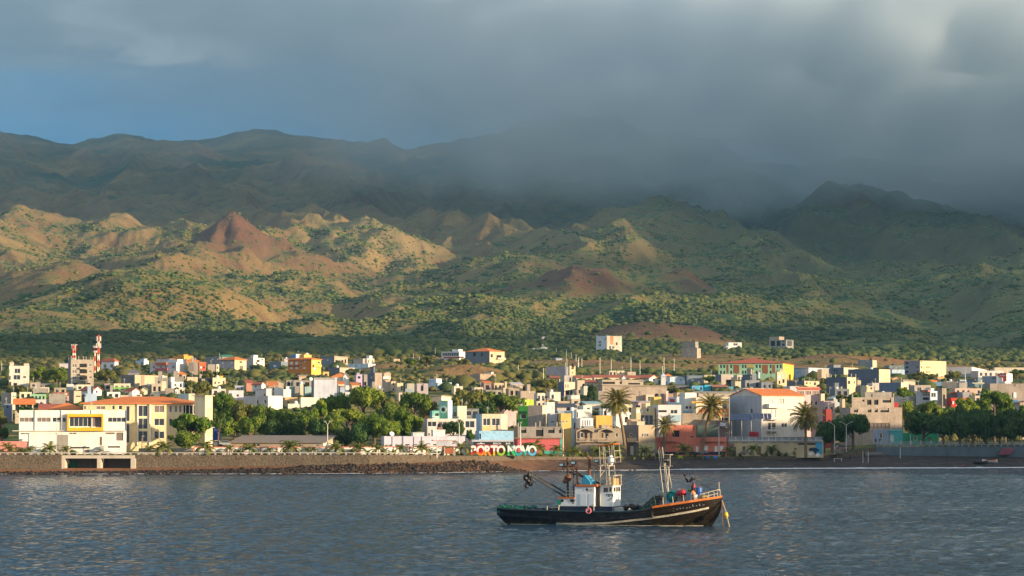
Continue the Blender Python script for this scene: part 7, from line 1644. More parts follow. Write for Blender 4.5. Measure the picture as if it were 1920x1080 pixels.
tb_('aft_mast', [[(1067,948,0),(1066,858,0)]], .13, plain('brown_mast', (.09,.055,.035), .8, nz=.5)); tb_('aft_mast', [[(1073,935,.9),(1072,872,.9)]], .09, MBR); tb_('aft_mast', [[(1089,935,-.6),(1088,900,-.6),(1087,876,-.6)]], .10, MBR); tb_('crosstree', [[(1058,876,0),(1074,874,.6)]], .07, MBK)
tb_('boom', [[(1068,934,-.6),(1022,897,-3.0),(1011,888,-3.6)]], .10, MBK); tb_('boom', [[(1068,929,.3),(1024,894,-2.2),(1012,886,-3.0)]], .10, MBK)
tb_('derrick', [[(1068,885,.2),(1134,911,.6)]], .08, MBK); tb_('derrick', [[(1075,884,1.0),(1100,899,1.0),(1134,910,1.2)]], .07, MBK)
tb_('rigging_line', [[(1012,888,-3.3),(1030,892,-2),(1056,882,0)],[(1012,889,-3.3),(1066,862,0)],[(1066,862,0),(1134,876,0)],[(1096,893,0),(1133,880,-.9)],[(1066,862,0),(940,950,0)],[(1150,868,0),(1243,873,0)],[(1262,870,0),(1352,925,0)]], .018, MBK, n_=4)
q = MB(); rg3 = random.Random(5)
for i in range(12): q.blob((bx_(1010+rg3.uniform(-5, 8)), -3.3+rg3.uniform(-.3,.3), bz_(903+rg3.uniform(-13, 7))), rg3.uniform(.13,.26), i, (1,1,1.5))
for i in range(8): q.tube([(bx_(1012+rg3.uniform(-6,6)), -3.3, bz_(890)), (bx_(1012+rg3.uniform(-8,12)), -3.3, bz_(908+rg3.uniform(-4,4)))], .03, 4)
q.build('net_hauler_block', MBK, boat)
for k, (a, c) in enumerate(((1055.5, 872), (1078, 868), (1123, 864))):
    q = MB(); q.box(bx_(a)-.28, bx_(a)+.28, -.2, .2, bz_(c)-.2, bz_(c)+.2); q.tube([(bx_(a), 0, bz_(c)-.2), (bx_(a)+(.3 if k != 2 else .5), 0, bz_(c)-.75)], .05, 5); o = q.build('flood_lamp', MBK, boat); g_ = MB(); g_.poly([(bx_(a)-.22, -.21, bz_(c)-.13), (bx_(a)+.22, -.21, bz_(c)-.13), (bx_(a)+.22, -.21, bz_(c)+.13), (bx_(a)-.22, -.21, bz_(c)+.13)]); g_.build('lamp_glass', plain('lamp_glass', (.4,.6,.65), .2), o)
q = MB()
for i in range(7): q.blob((bx_(1063+rg3.uniform(0,8)), -.3+rg3.uniform(-.3,.3), bz_(900+rg3.uniform(-6, 8))), rg3.uniform(.16,.3), 30+i)
q.build('hanging_gear', MBR, boat)
# aft upper deck rail
tb_('casing_rail', [[(1073,921,-1.6),(1090,921,-1.6)],[(1073,933,-1.6),(1073,921,-1.6)],[(1079,933,-1.6),(1079,921,-1.6)],[(1085,933,-1.6),(1085,921,-1.6)],[(1073,927,-1.6),(1090,927,-1.6)]], .035, MST)
# foremast
tb_('foremast', [[(1253,938,-.7),(1244,874,-.5)],[(1256,938,.7),(1249,866,.4)],[(1258,938,-.6),(1261,874,-.5)],[(1250,936,0),(1259,880,0)],[(1254,920,0),(1246,838,0)],[(1262,915,.3),(1255,875,.3)]], .055, MST)
tb_('foremast_cage', [[(1246,874,-.5),(1263,873,-.5)],[(1246,874,.5),(1263,873,.5)],[(1263,874,-.5),(1263,852,-.5)],[(1252,852,-.5),(1263,852,-.5)],[(1252,862,-.5),(1263,863,-.5)],[(1243,874,0),(1239,845,0),(1241,838,0)],[(1245,870,0),(1243,842,0)],[(1263,852,-.5),(1263,852,.5)]], .042, MST)
q = MB(); q.blob((bx_(1254), 0, bz_(862)), .33, 3); q.build('mast_lamp', MBK, boat)
tb_('foredeck_rail', [[(a, float(946-(a-1243)*.125), -hx_at(bx_(a))[0]+.15), (a-1, float(933-(a-1243)*.125), -hx_at(bx_(a))[0]+.15)] for a in (1262, 1279, 1297, 1315, 1330, 1337, 1345, 1350)]+[[(1327,924,-1.5),(1350,917,-.6)],[(1327,930,-1.5),(1352,923,-.5)],[(1352,934,0),(1351,902,0)],[(1354,932,0),(1353,917,0)],[(1350,917,-.6),(1353,917,0),(1345,919,1.3)]], .045, MST)
q = MB()
for (a0, b0, a1, b1) in ((1213,953,1238,930),(1218,955,1242,932),(1238,930,1243,953),(1228,940,1240,954),(1213,954,1243,954),(1222,946,1232,954)):
    for y_ in (-1.5, 1.0): q.tube([(bx_(a0), y_, bz_(b0)), (bx_(a1), y_, bz_(b1))], .12, 5)
q.tube([(bx_(1240), -1.5, bz_(932)), (bx_(1240), 1.0, bz_(932))], .25, 8); q.build('net_drum_frame', plain('dark_green_steel', (.02,.045,.04), .6), boat)
q = MB()
for i in range(9): q.blob((bx_(1178+i*3.2), -.6+rg3.uniform(-.5,.5), bz_(952+rg3.uniform(-4,2))), rg3.uniform(.2,.38), 60+i)
q.tube([(bx_(1180), -1, bz_(950)), (bx_(1207), -1, bz_(949))], .12, 7); q.build('winch', MBK, boat)
bxp('hatch', bx_(1158), bx_(1180), -1.3, 1.2, .8, bz_(951), plain('grey_hatch', (.42,.42,.40), .7, nz=.4))
tb_('boarding_ladder', [[(1117,957,-2.2),(1117,948,-1.95)],[(1120,948,-1.95),(1127,946,-1.95),(1129,957,-2.2)],[(1064,957,-2.6),(1064,947,-2.4)],[(1042,957,-2.6),(1042,949,-2.5)]], .05, MST)
tb_('aft_guard_wire', [[(937,945,-.8),(980,945,-2.9),(1058,945,-3.0)],[(940,956,-1.5),(940,945,-1.5)],[(978,957,-3),(978,945,-2.9)],[(1005,957,-3.1),(1005,945,-3)]], .02, MBK, n_=4)
def on_boat(nm, label, cat, q, m_, group=None, smooth=False, parts=()):
    o = q.build(nm, m_, None, smooth); o.location = boat.location; o.rotation_euler = boat.rotation_euler
    # move the origin to the thing itself
    c = sum((Vector(v) for v in q.v), Vector())/len(q.v); o.data.transform(Matrix.Translation(-c)); o.location = MBT @ c; tag(o, label, cat, group); return o
q = MB(); rgn = random.Random(11)
for i in range(60): q.blob((rgn.uniform(.4, 3.6), rgn.uniform(-2.2, 1.8), 1.45+rgn.uniform(-.1, .55)), rgn.uniform(.14,.3), 100+i, (1.3,1,.7))
for i in range(40): a = rgn.uniform(.3, 3.4); y = -rgn.uniform(1.4, 2.6); z = 1.6+rgn.uniform(0,.4); q.tube([(a+.22*math.cos(t*1.05), y, z+.16*math.sin(t*1.05)) for t in range(7)], .03, 4)
on_boat('net_pile', 'heap of green and turquoise fishing net and rope at the stern of the boat', 'fishing net', q, MNET)
q = MB()
for i in range(40): q.blob((rgn.uniform(3.8, 7.6), rgn.uniform(-2.4, 1.8), 1.35+rgn.uniform(-.1, .35)), rgn.uniform(.14,.3), 300+i, (1.4,1,.6))
on_boat('net_pile', 'low dark heap of net and tarpaulin between the stern net and the cabin', 'fishing net', q, plain('dark_net', (.03,.03,.045), .9, nz=.8, sc=4))
q = MB(); c_ = (bx_(1268), -.6, bz_(930))
for i in range(26):
    a = i*.5; q.tube([(c_[0]+(.62-.01*i)*math.cos(t*.63+a), c_[1]+rgn.uniform(-.5,.5), c_[2]+.62*math.sin(t*.63+a)) for t in range(7)], .05, 4)
q.blob(c_, .58, 5, (1,.9,1), 8, 6, .1); on_boat('net_bundle', 'round turquoise net bundle behind the foremast on the bow deck', 'fishing net', q, plain('turquoise_net', (.03,.30,.27), .85, nz=.8, sc=7))
q = MB(); 
for i in range(6): q.tube([(bx_(1243), -1.8, bz_(944-i*3)), (bx_(1252), -1.8, bz_(943-i*3))], .08, 5)
on_boat('tyre_stack', 'stack of dark tyres at the foot of the foremast', 'tyres', q, MBK)
for px, rw, r_, col, lb_ in ((1289, 923.5, .42, (.45,.02,.03), 'dark red ball buoy on the bow deck of the boat'), (1308, 923, .28, (.75,.22,.08), 'orange-red ball buoy beside the blue drum on the bow deck'), (1312, 929.5, .34, (.70,.58,.48), 'pale pink-white ball buoy behind the bow rail'), (1281, 924, .30, (.32,.03,.05), 'small maroon buoy left of the dark red one')):
    q = MB(); q.blob((bx_(px), -1.0, bz_(rw)), r_, 3, (1,1,1), 10, 8, .02); q.tube([(bx_(px), -1.0, bz_(rw)+r_*.9), (bx_(px), -1.0, bz_(rw)+r_*1.2)], .05, 6); on_boat('buoy', lb_, 'buoy', q, plain('buoy_paint', col, .45), 'buoys on the bow deck', True)
q = MB(); xc_, zc_ = bx_(1316), bz_(927); q.lathe([(.01,0),(.36,0),(.38,.4),(.36,.85),(.34,.87),(.01,.88)], 12, (xc_, -.3, zc_)); on_boat('drum', 'blue plastic drum with a pale lid on the bow deck', 'drum', q, plain('blue_plastic', (.03,.10,.32), .4))
q = MB(); x0_, z0_ = bx_(1298), bz_(936); q.box(x0_, x0_+.55, -1.5, -.9, z0_, z0_+.75); q.box(x0_-.03, x0_+.58, -1.53, -.87, z0_+.753, z0_+.85); on_boat('crate', 'slate blue box behind the bow rail of the boat', 'crate', q, plain('slate_box', (.10,.15,.20), .6))
q = MB()
for i in range(4):
    for j in range(5): q.box(bx_(1279)+j*.24, bx_(1279)+j*.24+.05, -1.7, -1.0, bz_(937)+i*.16, bz_(937)+i*.16+.06)
    q.box(bx_(1278), bx_(1297), -1.72, -1.66, bz_(937)+i*.16+.06, bz_(937)+i*.16+.12)
on_boat('crate', 'dark slatted fish crate between the net bundle and the slate blue box', 'crate', q, plain('dark_crate', (.07,.05,.05), .8))
q = MB()
for i in range(14): q.blob((bx_(1300+rgn.uniform(-4,12)), .2+rgn.uniform(-.5,.5), bz_(920+rgn.uniform(-3,5))), rgn.uniform(.12,.24), 500+i)
on_boat('rope_pile', 'bright green and orange rope tangle on the bow deck', 'rope', q, plain('green_rope', (.10,.34,.10), .9, nz=.9, sc=9))
q = MB()
for i in range(10): q.blob((bx_(1325+rgn.uniform(-5,10)), -.8+rgn.uniform(-.3,.3), bz_(931+rgn.uniform(-3,2))), rgn.uniform(.1,.2), 540+i)
on_boat('rope_pile', 'yellow rope coils near the bow point', 'rope', q, plain('yellow_rope', (.50,.34,.05), .9, nz=.6, sc=9))
for a, r0_, r1_, m_, lb_ in ((1303, 918, 903, MBK, 'furled black marker flag on the bow deck'), (1306, 918, 905, plain('pink_flag', (.50,.08,.12), .8), 'furled pink marker flag on the bow deck'), (1315, 918, 909, MBR, 'short brown marker flag above the blue drum')):
    q = MB(); q.tube([(bx_(a), -.2, bz_(r0_+8)), (bx_(a), -.2, bz_(r1_))], .035, 5); q.tube([(bx_(a), -.2, bz_(r0_)), (bx_(a)+.02, -.2, bz_((r0_+r1_)/2)), (bx_(a)+.05, -.2, bz_(r1_+1))], [.12,.15,.05], 6); on_boat('marker_flag', lb_, 'flag', q, m_, 'marker flags on the bow deck')
def ring(cx_, cz_, r_, m_, y):
    q = MB(); q.tube([(cx_+r_*math.cos(t*math.pi/7), y, cz_+r_*math.sin(t*math.pi/7)) for t in range(15)], .09, 6); return q
on_boat('life_ring', 'faded pink life ring hanging on the boat side below the cabin', 'life ring', ring(bx_(1125.5), bz_(956.5), .28, None, -3.42), plain('faded_pink', (.60,.16,.20), .6))
q = MB(); q.tube([(bx_(1357), -.1, bz_(938)), (bx_(1358), -.3, bz_(955)), (bx_(1361), -.6, bz_(985))], .055, 5)
on_boat('anchor_chain', 'rusty chain hanging straight down from the bow', 'chain', q, MBR)
q = MB(); q.tube([(bx_(1357), -.1, bz_(936)), (bx_(1370), -1.2, bz_(959)), (bx_(1382), -2.4, bz_(986))], .06, 5)
on_boat('mooring_rope', 'tan mooring rope slanting forward from the bow into the water', 'rope', q, plain('tan_rope', (.42,.30,.16), .9))
q = MB(); q.blob((bx_(1370), -1.25, bz_(963)), .26, 3, (1,1,1.5), 9, 7, .03); on_boat('float', 'yellow float tied to the slanting mooring rope', 'float', q, plain('yellow_float', (.70,.42,.03), .5), None, True)
# ------------------------------------------------------------------ town letters
def lettermat(c1):
    m, n, b = mat('letter_paint'); tcn = n.add('ShaderNodeTexCoord'); s3 = n.add('ShaderNodeSeparateXYZ'); n.link(tcn.outputs['Object'], s3.inputs[0])
    wv = n.math('MULTIPLY', n.math('SINE', n.math('MULTIPLY', s3.outputs[0], 2.2)), .16)
    f = n.maprange(n.math('SUBTRACT', s3.outputs[1], n.math('ADD', wv, 1.05)), -.03, .03)
    n.link(n.mix(f, c1, (.78,.76,.70)), b.inputs['Base Color']); b.inputs['Roughness'].default_value = .5; return m
Yl_ = 690.0; LD = float(Yw(943))+.1
word = empty('town_letters', (xat(943, 857, LD), LD, float(zwall(943))+.02)); tag(word, 'row of big white and rainbow-coloured letters reading PORTO NOVO on the sea wall', 'letter sign')
lets = [('P', 887.5, (.60,.05,.03)), ('O', 901.5, (.70,.20,.02)), ('R', 914, (.72,.26,.03)), ('T', 926.5, (.62,.45,.05)), ('O', 939.5, (.25,.50,.04)), ('N', 959, (.05,.45,.14)), ('O', 972.5, (.03,.33,.36)), ('V', 985, (.04,.36,.40)), ('O', 998, (.10,.42,.66))]
for ch, px, c_ in lets:
    o = text_mesh('letter', ch, 3.5, .28, lettermat(c_), word, .13); o.rotation_euler = (math.pi/2, 0, 0); o.location = (xat(px, 857, LD)-word.location.x, 0, .22); o.scale = (.74, .92, 1)
# ------------------------------------------------------------------ lamps, posts, masts
def lamp(px, rb, rt, label, arms=2, D=None, pole=M_POLE, arm=5):
    D = D or depth_at(px, rb); z0 = rowz(rb, D); z1 = rowz(rt, D); r = empty('street_lamp', (xat(px, rb, D), D, z0)); tag(r, label, 'street lamp', 'street lamps of the promenade'); H_ = z1-z0; am = arm*D/F
    q = MB(); q.tube([(0,0,-.2), (0,0,H_*.5), (0,0,H_*.9)], [.13,.11,.08], 8); q.build('pole', pole, r)
    for sg_ in ((-1, 1) if arms == 2 else (arms,)):
        q = MB(); q.tube([(0,0,H_*.9), (sg_*am*.6,0,H_*.97), (sg_*am,0,H_)], .05, 6); a_ = q.build('arm', pole, r)
        q = MB(); q.box(sg_*am-.3, sg_*am+.3, -.12, .12, H_-.03, H_+.09); q.build('lamp_head', M_POLE, r)
lamp(614, 855, 790, 'tall double street lamp in front of the broad sunlit tree', D=671.5); lamp(861, 857, 788, 'tall double street lamp in front of the white seafront block', D=684)
lamp(1348, 858, 793, 'street lamp in front of the right half of the coral building', 1, D=748); lamp(1056, 858, 794, 'pale street lamp beside the dark pink shop', -1, D=715)
lamp(1565, 852, 792, 'grey street lamp with one arm in front of the left plaza tree', -1, D=772, arm=9); lamp(1587, 853, 791, 'grey double street lamp with wide arms in front of the right plaza tree', 2, D=773, arm=11)
lamp(106, 855, 789, 'thin street lamp in front of the white block with the yellow window frame', 1, D=664, arm=3); lamp(819, 857, 809, 'short yellow-green lamp post in front of the lavender building', 1, D=676, arm=2)
lamp(976, 842, 792, 'yellow lamp post in front of the bare concrete upper floor', 1, D=716, arm=1); lamp(266, 853, 818, 'short thick wooden post at the bridge end', 1, D=667, pole=M_WOODP, arm=2)
lamp(3, 694, 677, 'curved street lamp at the left edge of the photo above the cream apartment house', -1, D=1130, arm=2)
lamp(1760, 843, 800, 'thin street lamp standing among the shaded trees on the right', 1, D=795, arm=3)
pol = []
q = MB(); q.tube([(0,0,-.5), (0,0,.55), (0,0,1)], [.11,.09,.07], 6); o_ = q.build('pole', M_POLE); PME = o_.data; bpy.data.objects.remove(o_)
q = MB(); q.tube([(-.9,0,.93), (.9,0,.93)], .06, 5); o_ = q.build('crossarm', M_WOODP); XME = o_.data; bpy.data.objects.remove(o_)
_pl = set()
for px, rb, rt, w_ in ((1043,664,650,0),(1052,668,658,0),(1062,672,655,0),(1065,668,660,0),(1071,672,660,0),(1080,678,664,1),(1084,690,675,0),(1085,700,670,0),(1091,688,671,0),(1063,716,673,1),(1125,703,670,0),(1146,701,673,1),(1183,703,670,0),(1200,704,676,0),(1242,707,686,0),(1245,702,670,0),(1264,703,672,0),(986,655,645,0),(775,675,662,0),(786,682,668,0),(937,672,656,0),(816,668,652,0),(1019,730,690,0),(972,700,684,0),(1412,700,680,0),(1240,735,705,0),(1556,712,700,0),(1810,735,700,0),(60,740,722,0),(1707,842,815,0),(1688,852,838,0),(1618,865,845,0),(1628,865,845,0)):
    D = depth_at(px, rb) if rb < 850 else 752.; r = empty('utility_pole', (xat(px, rb, D), D, rowz(rb, D))); 
    cand = [(abs(960+h_[1]/h_[2]*F-px)+abs(h_[2]-D)*.05, h_[0]['label'], 960+h_[1]/h_[2]*F) for h_ in HOUSES if len(h_[0]['label'].split()) <= 10 and (h_[0]['label'], ) not in _pl]
    b_ = min(cand); _pl.add((b_[1],)); tag(r, 'thin utility pole '+('left' if px < b_[2] else 'right')+' of the '+b_[1], 'pole', 'utility poles of the town')
    h_ = rowz(rt, D)-rowz(rb, D); o = bpy.data.objects.new('pole', PME); COL.objects.link(o); o.parent = r; o.scale = (1,1,h_)
    if w_: o = bpy.data.objects.new('crossarm', XME); COL.objects.link(o); o.parent = r; o.location = (0,0,h_*.93-.93)
MR = plain('mast_red', (.50,.06,.03), .6); MWm = plain('mast_white', (.72,.62,.52), .6)
def telecom(px, rb, rt, label, wpx, heads, D):
    z0 = rowz(rb, D); H_ = rowz(rt, D)-z0; r = empty('telecom_mast', (xat(px, rb, D), D, z0)); tag(r, label, 'radio mast'); w_ = wpx*D/F/2; n_ = 6
    for i in range(n_):
        q = MB(); a, c = H_*i/n_, H_*(i+1)/n_
        for sx_, sy_ in ((-1,-1),(1,-1),(1,1),(-1,1)): q.tube([(sx_*w_,sy_*w_,a),(sx_*w_,sy_*w_,c)], .10, 4)
        for sx_ in (-1, 1): q.tube([(-w_*sx_,-w_,a),(w_*sx_,-w_,c)], .06, 4); q.tube([(-w_*sx_,w_,a),(w_*sx_,w_,c)], .06, 4)
        q.tube([(-w_,-w_,c-.05),(w_,-w_,c-.05)], .07, 4); q.tube([(-w_,w_,c-.05),(w_,w_,c-.05)], .07, 4)
        q.build('mast_section', MR if i % 2 else MWm, r)
    for hz_, n2, m_ in heads:
        for k in range(n2):
            a = 2*math.pi*k/n2+.5; q = MB(); x_, y_ = math.cos(a)*(w_+.55), math.sin(a)*(w_+.55); q.box(x_-.16, x_+.16, y_-.1, y_+.1, H_*hz_-.9, H_*hz_+.9); q.tube([(x_,y_,H_*hz_),(x_*.5,y_*.5,H_*hz_)], .05, 4); q.build('antenna_panel', m_, r)
telecom(139, 676, 648, 'short red and white lattice mast on the roof of the tall concrete block', 4.5, ((.86, 5, MR), (.93, 4, MWm)), depth_at(150, 728)+4)
telecom(184.5, 700, 628, 'tallest red and white telecom mast on the left of the town', 3, ((.9, 5, MWm), (.72, 4, MWm)), 1130)
telecom(178, 705, 649, 'slim pale mast with a white dish cluster beside the tallest telecom mast', 1.6, ((.93, 6, MWm), (.86, 6, MWm)), 1125)
# ------------------------------------------------------------------ parasols and beach furniture
MTH = plain('thatch', (.13,.11,.09), .95, nz=.6, sc=5)
for px, rb, wpx, lb_ in ((1229, 857, 24, 'thatched parasol behind the foremast of the boat'), (1318, 858, 24, 'thatched parasol at the foot of the leaning palm'), (1397, 858, 22, 'thatched parasol in front of the yellow seafront building'), (1570, 857, 24, 'thatched parasol at the foot of the street lamps on the plaza')):
    D = float(Yw(px))-2.0; s = D/F; r = empty('parasol', (xat(px, rb, D), D, beach_z(px, D)-.1)); tag(r, lb_, 'parasol', 'thatched parasols on the beach')
    q = MB(); q.tube([(0,0,0),(0,0,2.5)], .09, 6); q.build('pole', M_WOODP, r); q = MB(); w_ = wpx*s/2; q.lathe([(w_, 1.85), (w_*.98, 1.95), (w_*.5, 2.4), (.05, 2.85)], 14); q.poly([(w_*math.cos(2*math.pi*k/14), w_*math.sin(2*math.pi*k/14), 1.85) for k in range(14)][::-1]); q.build('thatch_cover', MTH, r)
def bench(px, rb, wpx, col, lb_, D=None, nm='bench'):
    D = D or float(Yw(px))-1.2; s = D/F; r = empty(nm, (xat(px, rb, D), D, beach_z(px, D)-.02)); tag(r, lb_, nm); w_ = wpx*s/2; m_ = wallmat(col)
    q = MB(); q.box(-w_, w_, -.2, .25, .38, .46); q.build('seat', m_, r); q = MB(); q.box(-w_, w_, .26, .34, .46, .95); q.build('backrest', m_, r)
    for sx_ in (-1, 1): q = MB(); q.box(sx_*w_*.85-.08, sx_*w_*.85+.08, -.2, .3, 0, .377); q.build('leg', m_, r)
bench(1326, 858, 7, (.04,.24,.48), 'blue bench left of the street lamp at the coral building'); bench(1341, 858, 7, (.04,.24,.48), 'blue bench right next to the street lamp at the coral building'); bench(1276, 858, 8, (.35,.42,.03), 'yellow-green bench below the coral building')
for px, lb_ in ((1189.5, 'left yellow cube stool by the concrete corner house'), (1206, 'right yellow cube stool by the concrete corner house')):
    D = float(Yw(px))-1.0; r = empty('stool', (xat(px, 857, D), D, beach_z(px, D)-.02)); tag(r, lb_, 'stool'); q = MB(); q.box(-.27,.27,-.27,.27,.0,.48); q.build('base', wallmat((.60,.46,.03)), r); q = MB(); q.box(-.31,.31,-.31,.31,.483,.55); q.build('seat', wallmat((.60,.46,.03)), r)
D = 757.; r = empty('table', (xat(1571, 856, D), D, beach_z(1571, D))); tag(r, 'white table under the plaza parasol', 'table'); q = MB(); q.box(-1.1,1.1,-.4,.4,.74,.8); q.build('table_top', M_RAIL, r)
for x_ in (-.95, .95):
    for y_ in (-.3, .3): q = MB(); q.box(x_-.04,x_+.04,y_-.04,y_+.04,0,.737); q.build('leg', M_RAIL, r)
# solar roof of the yellow building
D = 766.; sr_ = empty('solar_canopy', (xat(1408, 790, D), D, rowz(826, D))); tag(sr_, 'dark blue solar panel canopy above the terrace of the yellow seafront building', 'canopy')
MSOL = plain('solar_cells', (.02,.035,.09), .25, 0, .6)
q = MB()
for k, (a0, a1, r0_, r1_) in enumerate(((1370, 1410, 788, 775), (1411, 1447, 785, 774.5))):
    n_ = 6 if k == 0 else 5
    for j in range(2 if k == 0 else 1):
        for i in range(n_):
            q = MB(); x0_ = xat(a0+(a1-a0)*i/n_, 780, D)-sr_.location.x+.05; x1_ = xat(a0+(a1-a0)*(i+1)/n_, 780, D)-sr_.location.x-.05; nn = 2 if k == 0 else 1
            za = rowz(r0_+(r1_-r0_)*j/nn, D)-sr_.location.z; zb_ = rowz(r0_+(r1_-r0_)*(j+1)/nn, D)-sr_.location.z-.06; ya = 2.0*j/nn; yb_ = 2.0*(j+1)/nn-.05
            q.poly([(x0_,ya,za),(x1_,ya,za),(x1_,yb_,zb_),(x0_,yb_,zb_)]); q.poly([(x0_,ya,za-.05),(x1_,ya,za-.05),(x1_,yb_,zb_-.05),(x0_,yb_,zb_-.05)][::-1]); q.build('solar_panel', MSOL, sr_)
for a0 in (1372, 1391, 1409, 1428, 1446):
    x_ = xat(a0, 780, D)-sr_.location.x; q = MB(); q.box(x_-.07, x_+.07, .4, .54, 0, rowz(787, D)-sr_.location.z); q.build('post', M_POLE, sr_)
D = 764.; r = empty('shipping_container', (xat(1414, 818, D), D, rowz(826, D))); tag(r, 'dark red container standing on the terrace of the yellow seafront building', 'container'); q = MB(); q.box(-1.1, 1.2, 0, 2.2, 0, 2.3); q.build('body', wallmat((.38,.04,.05)), r); q = MB()
for i in range(8): q.box(-1.02+i*.27, -.92+i*.27, -.05, -.003, .1, 2.2)
q.build('ribs', wallmat((.30,.03,.04)), r)
# dishes
for px, rw, lb_ in ((734.5, 816, 'white satellite dish on the left part of the lavender building'), (583, 712, 'round white satellite dish at the corner of the tall blue-grey wall')):
    D = 694. if px > 700 else 950.; r = empty('satellite_dish', (xat(px, rw+2, D), D, rowz(rw+2, D))); tag(r, lb_, 'satellite dish'); q = MB(); q.lathe([(.02, 0), (.35, .05), (.6, .22)], 12); o = q.build('reflector', M_TANKW, r); o.rotation_euler = (1.1, 0, .4); o.location = (0, 0, .5); q = MB(); q.tube([(0,0,-.3),(0,0,.5)], .05, 5); q.build('stand', M_POLE, r)
# ------------------------------------------------------------------ boats on the beach
def rowboat(px, rb, L, rz, c1, c2, lb_, flip=False, D=None):
    D = D or 757.; r = empty('rowing_boat', (xat(px, rb, D), D, beach_z(px, D)+.05), rz); tag(r, lb_, 'boat', 'small boats on the beach'); 
    rows = []; inn = []
    for i in range(11):
        t = i/10; x = (t-.5)*L; b_ = .75*math.sin(math.pi*min(1, t*.55+.28 if t < .5 else (1-t)*1.1+.0))**.8 if t < 1 else .02; b_ = max(b_, .03); sh_ = .62+.35*(2*t-1)**2
        rows.append([(x, -b_, sh_), (x, -b_*.8, sh_*.4), (x, 0, 0), (x, b_*.8, sh_*.4), (x, b_, sh_)]); inn.append([(x*.97, -b_*.88, sh_*.98), (x*.97, 0, .15), (x*.97, b_*.88, sh_*.98)])
    q = MB(); q.grid([a[::-1] for a in rows]); q.poly(rows[0]); o = q.build('hull', plain('boat_hull', c1, .6), r); q = MB(); q.grid(inn); i_ = q.build('inside', plain('boat_inside', c2, .7), r)
    q = MB(); q.tube([a[0] for a in rows]+[a[4] for a in rows[::-1]], .05, 5); q.build('gunwale', plain('boat_gunwale', c2, .6), r)
    if flip: r.rotation_euler = (math.pi, 0, rz); r.location.z += 1.0
rowboat(1857, 859, 4.6, .5, (.66,.64,.62), (.60,.16,.04), 'small white rowing boat with an orange inside under the leaning tree'); rowboat(1839, 864, 4.0, -.6, (.05,.04,.04), (.10,.06,.05), 'dark rowing boat beside the white and orange one', D=754)
rowboat(1475, 853, 7.5, .1, (.09,.11,.14), (.10,.10,.10), 'long grey upturned boat in front of the yellow building', True, D=761); rowboat(1640, 849, 5.5, .2, (.10,.09,.08), (.14,.12,.10), 'boat under a brown cover beside the plaza slope', True, D=768)
r = empty('painted_ramp', (xat(1882, 848, 774), 773.2, row_to_z(852.5, 774))); tag(r, 'set of faded red steps built into the shaded sea wall on the right', 'steps'); q = MB(); s_ = 774/F
for i in range(5): q.box(-12*s_+i*2.2*s_, 12*s_+i*1.5*s_, -.9+i*.17, .4, i*.36, i*.36+.35)
q.build('treads', wallmat((.26,.09,.11)), r)
# ------------------------------------------------------------------ people, grown from jointed skeletons
def person_mesh(seed, arms=0, stride=.12):
    me = bpy.data.meshes.new('body'); V_ = [(0,0,.95),(0,0,1.15),(0,.01,1.38),(0,.01,1.50),(0,0,1.60),(0,-.01,1.72),(.10,0,.92),(.11,-stride,.50),(.11,-stride*.6,.08),(.11,-stride*.6-.16,.04),(-.10,0,.92),(-.11,stride,.50),(-.11,stride*1.6,.09),(-.11,stride*1.6-.15,.04),
          (.20,.01,1.42),(.27,.03+arms*.05,1.14),(.26,-.10-arms*.1,.90),(.26,-.14,.82),(-.20,.01,1.42),(-.27,-.02,1.14),(-.25,-.14,.92),(-.25,-.17,.84)]
    E_ = [(0,1),(1,2),(2,3),(3,4),(4,5),(0,6),(6,7),(7,8),(8,9),(0,10),(10,11),(11,12),(12,13),(2,14),(14,15),(15,16),(16,17),(2,18),(18,19),(19,20),(20,21)]
    Rr_ = [.15,.135,.16,.06,.085,.095,.105,.075,.05,.04,.105,.075,.05,.04,.07,.05,.038,.035,.07,.05,.038,.035]
    me.from_pydata(V_, E_, []); o = bpy.data.objects.new('person', me); COL.objects.link(o); m = o.modifiers.new('skin', 'SKIN')
    for i, v in enumerate(me.skin_vertices[0].data): v.radius = (Rr_[i], Rr_[i]*.85); v.use_root = (i == 0)
    o.modifiers.new('sub', 'SUBSURF').levels = 1
    dg = bpy.context.evaluated_depsgraph_get(); dg.update(); out = bpy.data.meshes.new_from_object(o.evaluated_get(dg)); bpy.data.objects.remove(o)
    MS = plain('skin', (.09,.045,.03), .6); out.materials.clear(); out.materials.append(MS); return out
PM = [person_mesh(1), person_mesh(2, 1, .02)]
def cloth(o, z0, z1, col, nm, grow=.018):
    me = o.data.copy(); bm = bmesh.new(); bm.from_mesh(me); bmesh.ops.delete(bm, geom=[f for f in bm.faces if not (z0 < f.calc_center_median().z < z1)], context='FACES'); bm.normal_update()
    for v in bm.verts: v.co += v.normal*grow
    bm.to_mesh(me); bm.free(); me.materials.clear(); me.materials.append(plain('cloth', col, .8)); c = bpy.data.objects.new(nm, me); COL.objects.link(c); c.parent = o
def person(px, rb, D, rz, shirt, trous, label, i=0, z=None, s=1.0):
    o = bpy.data.objects.new('person', PM[i]); COL.objects.link(o); o.location = (xat(px, rb, D), D, rowz(rb, D) if z is None else z); o.rotation_euler = (0,0,rz); o.scale = (s,s,s)
    if shirt: cloth(o, .98, 1.46, shirt, 'shirt')
    if trous: cloth(o, .45, 1.0, trous, 'shorts')
    cloth(o, 1.70, 1.9, (.01,.008,.008), 'hair', .012); tag(o, label, 'person')
person(1393, 857, 761, .4, (.10,.22,.12), (.03,.03,.04), 'person in a green top standing behind the parasol at the yellow building', z=beach_z(1393, 761)); person(1386, 858, 760, -.6, (.04,.04,.05), (.05,.05,.07), 'person in dark clothes left of the one in green at the yellow building', 1, z=beach_z(1386, 760))
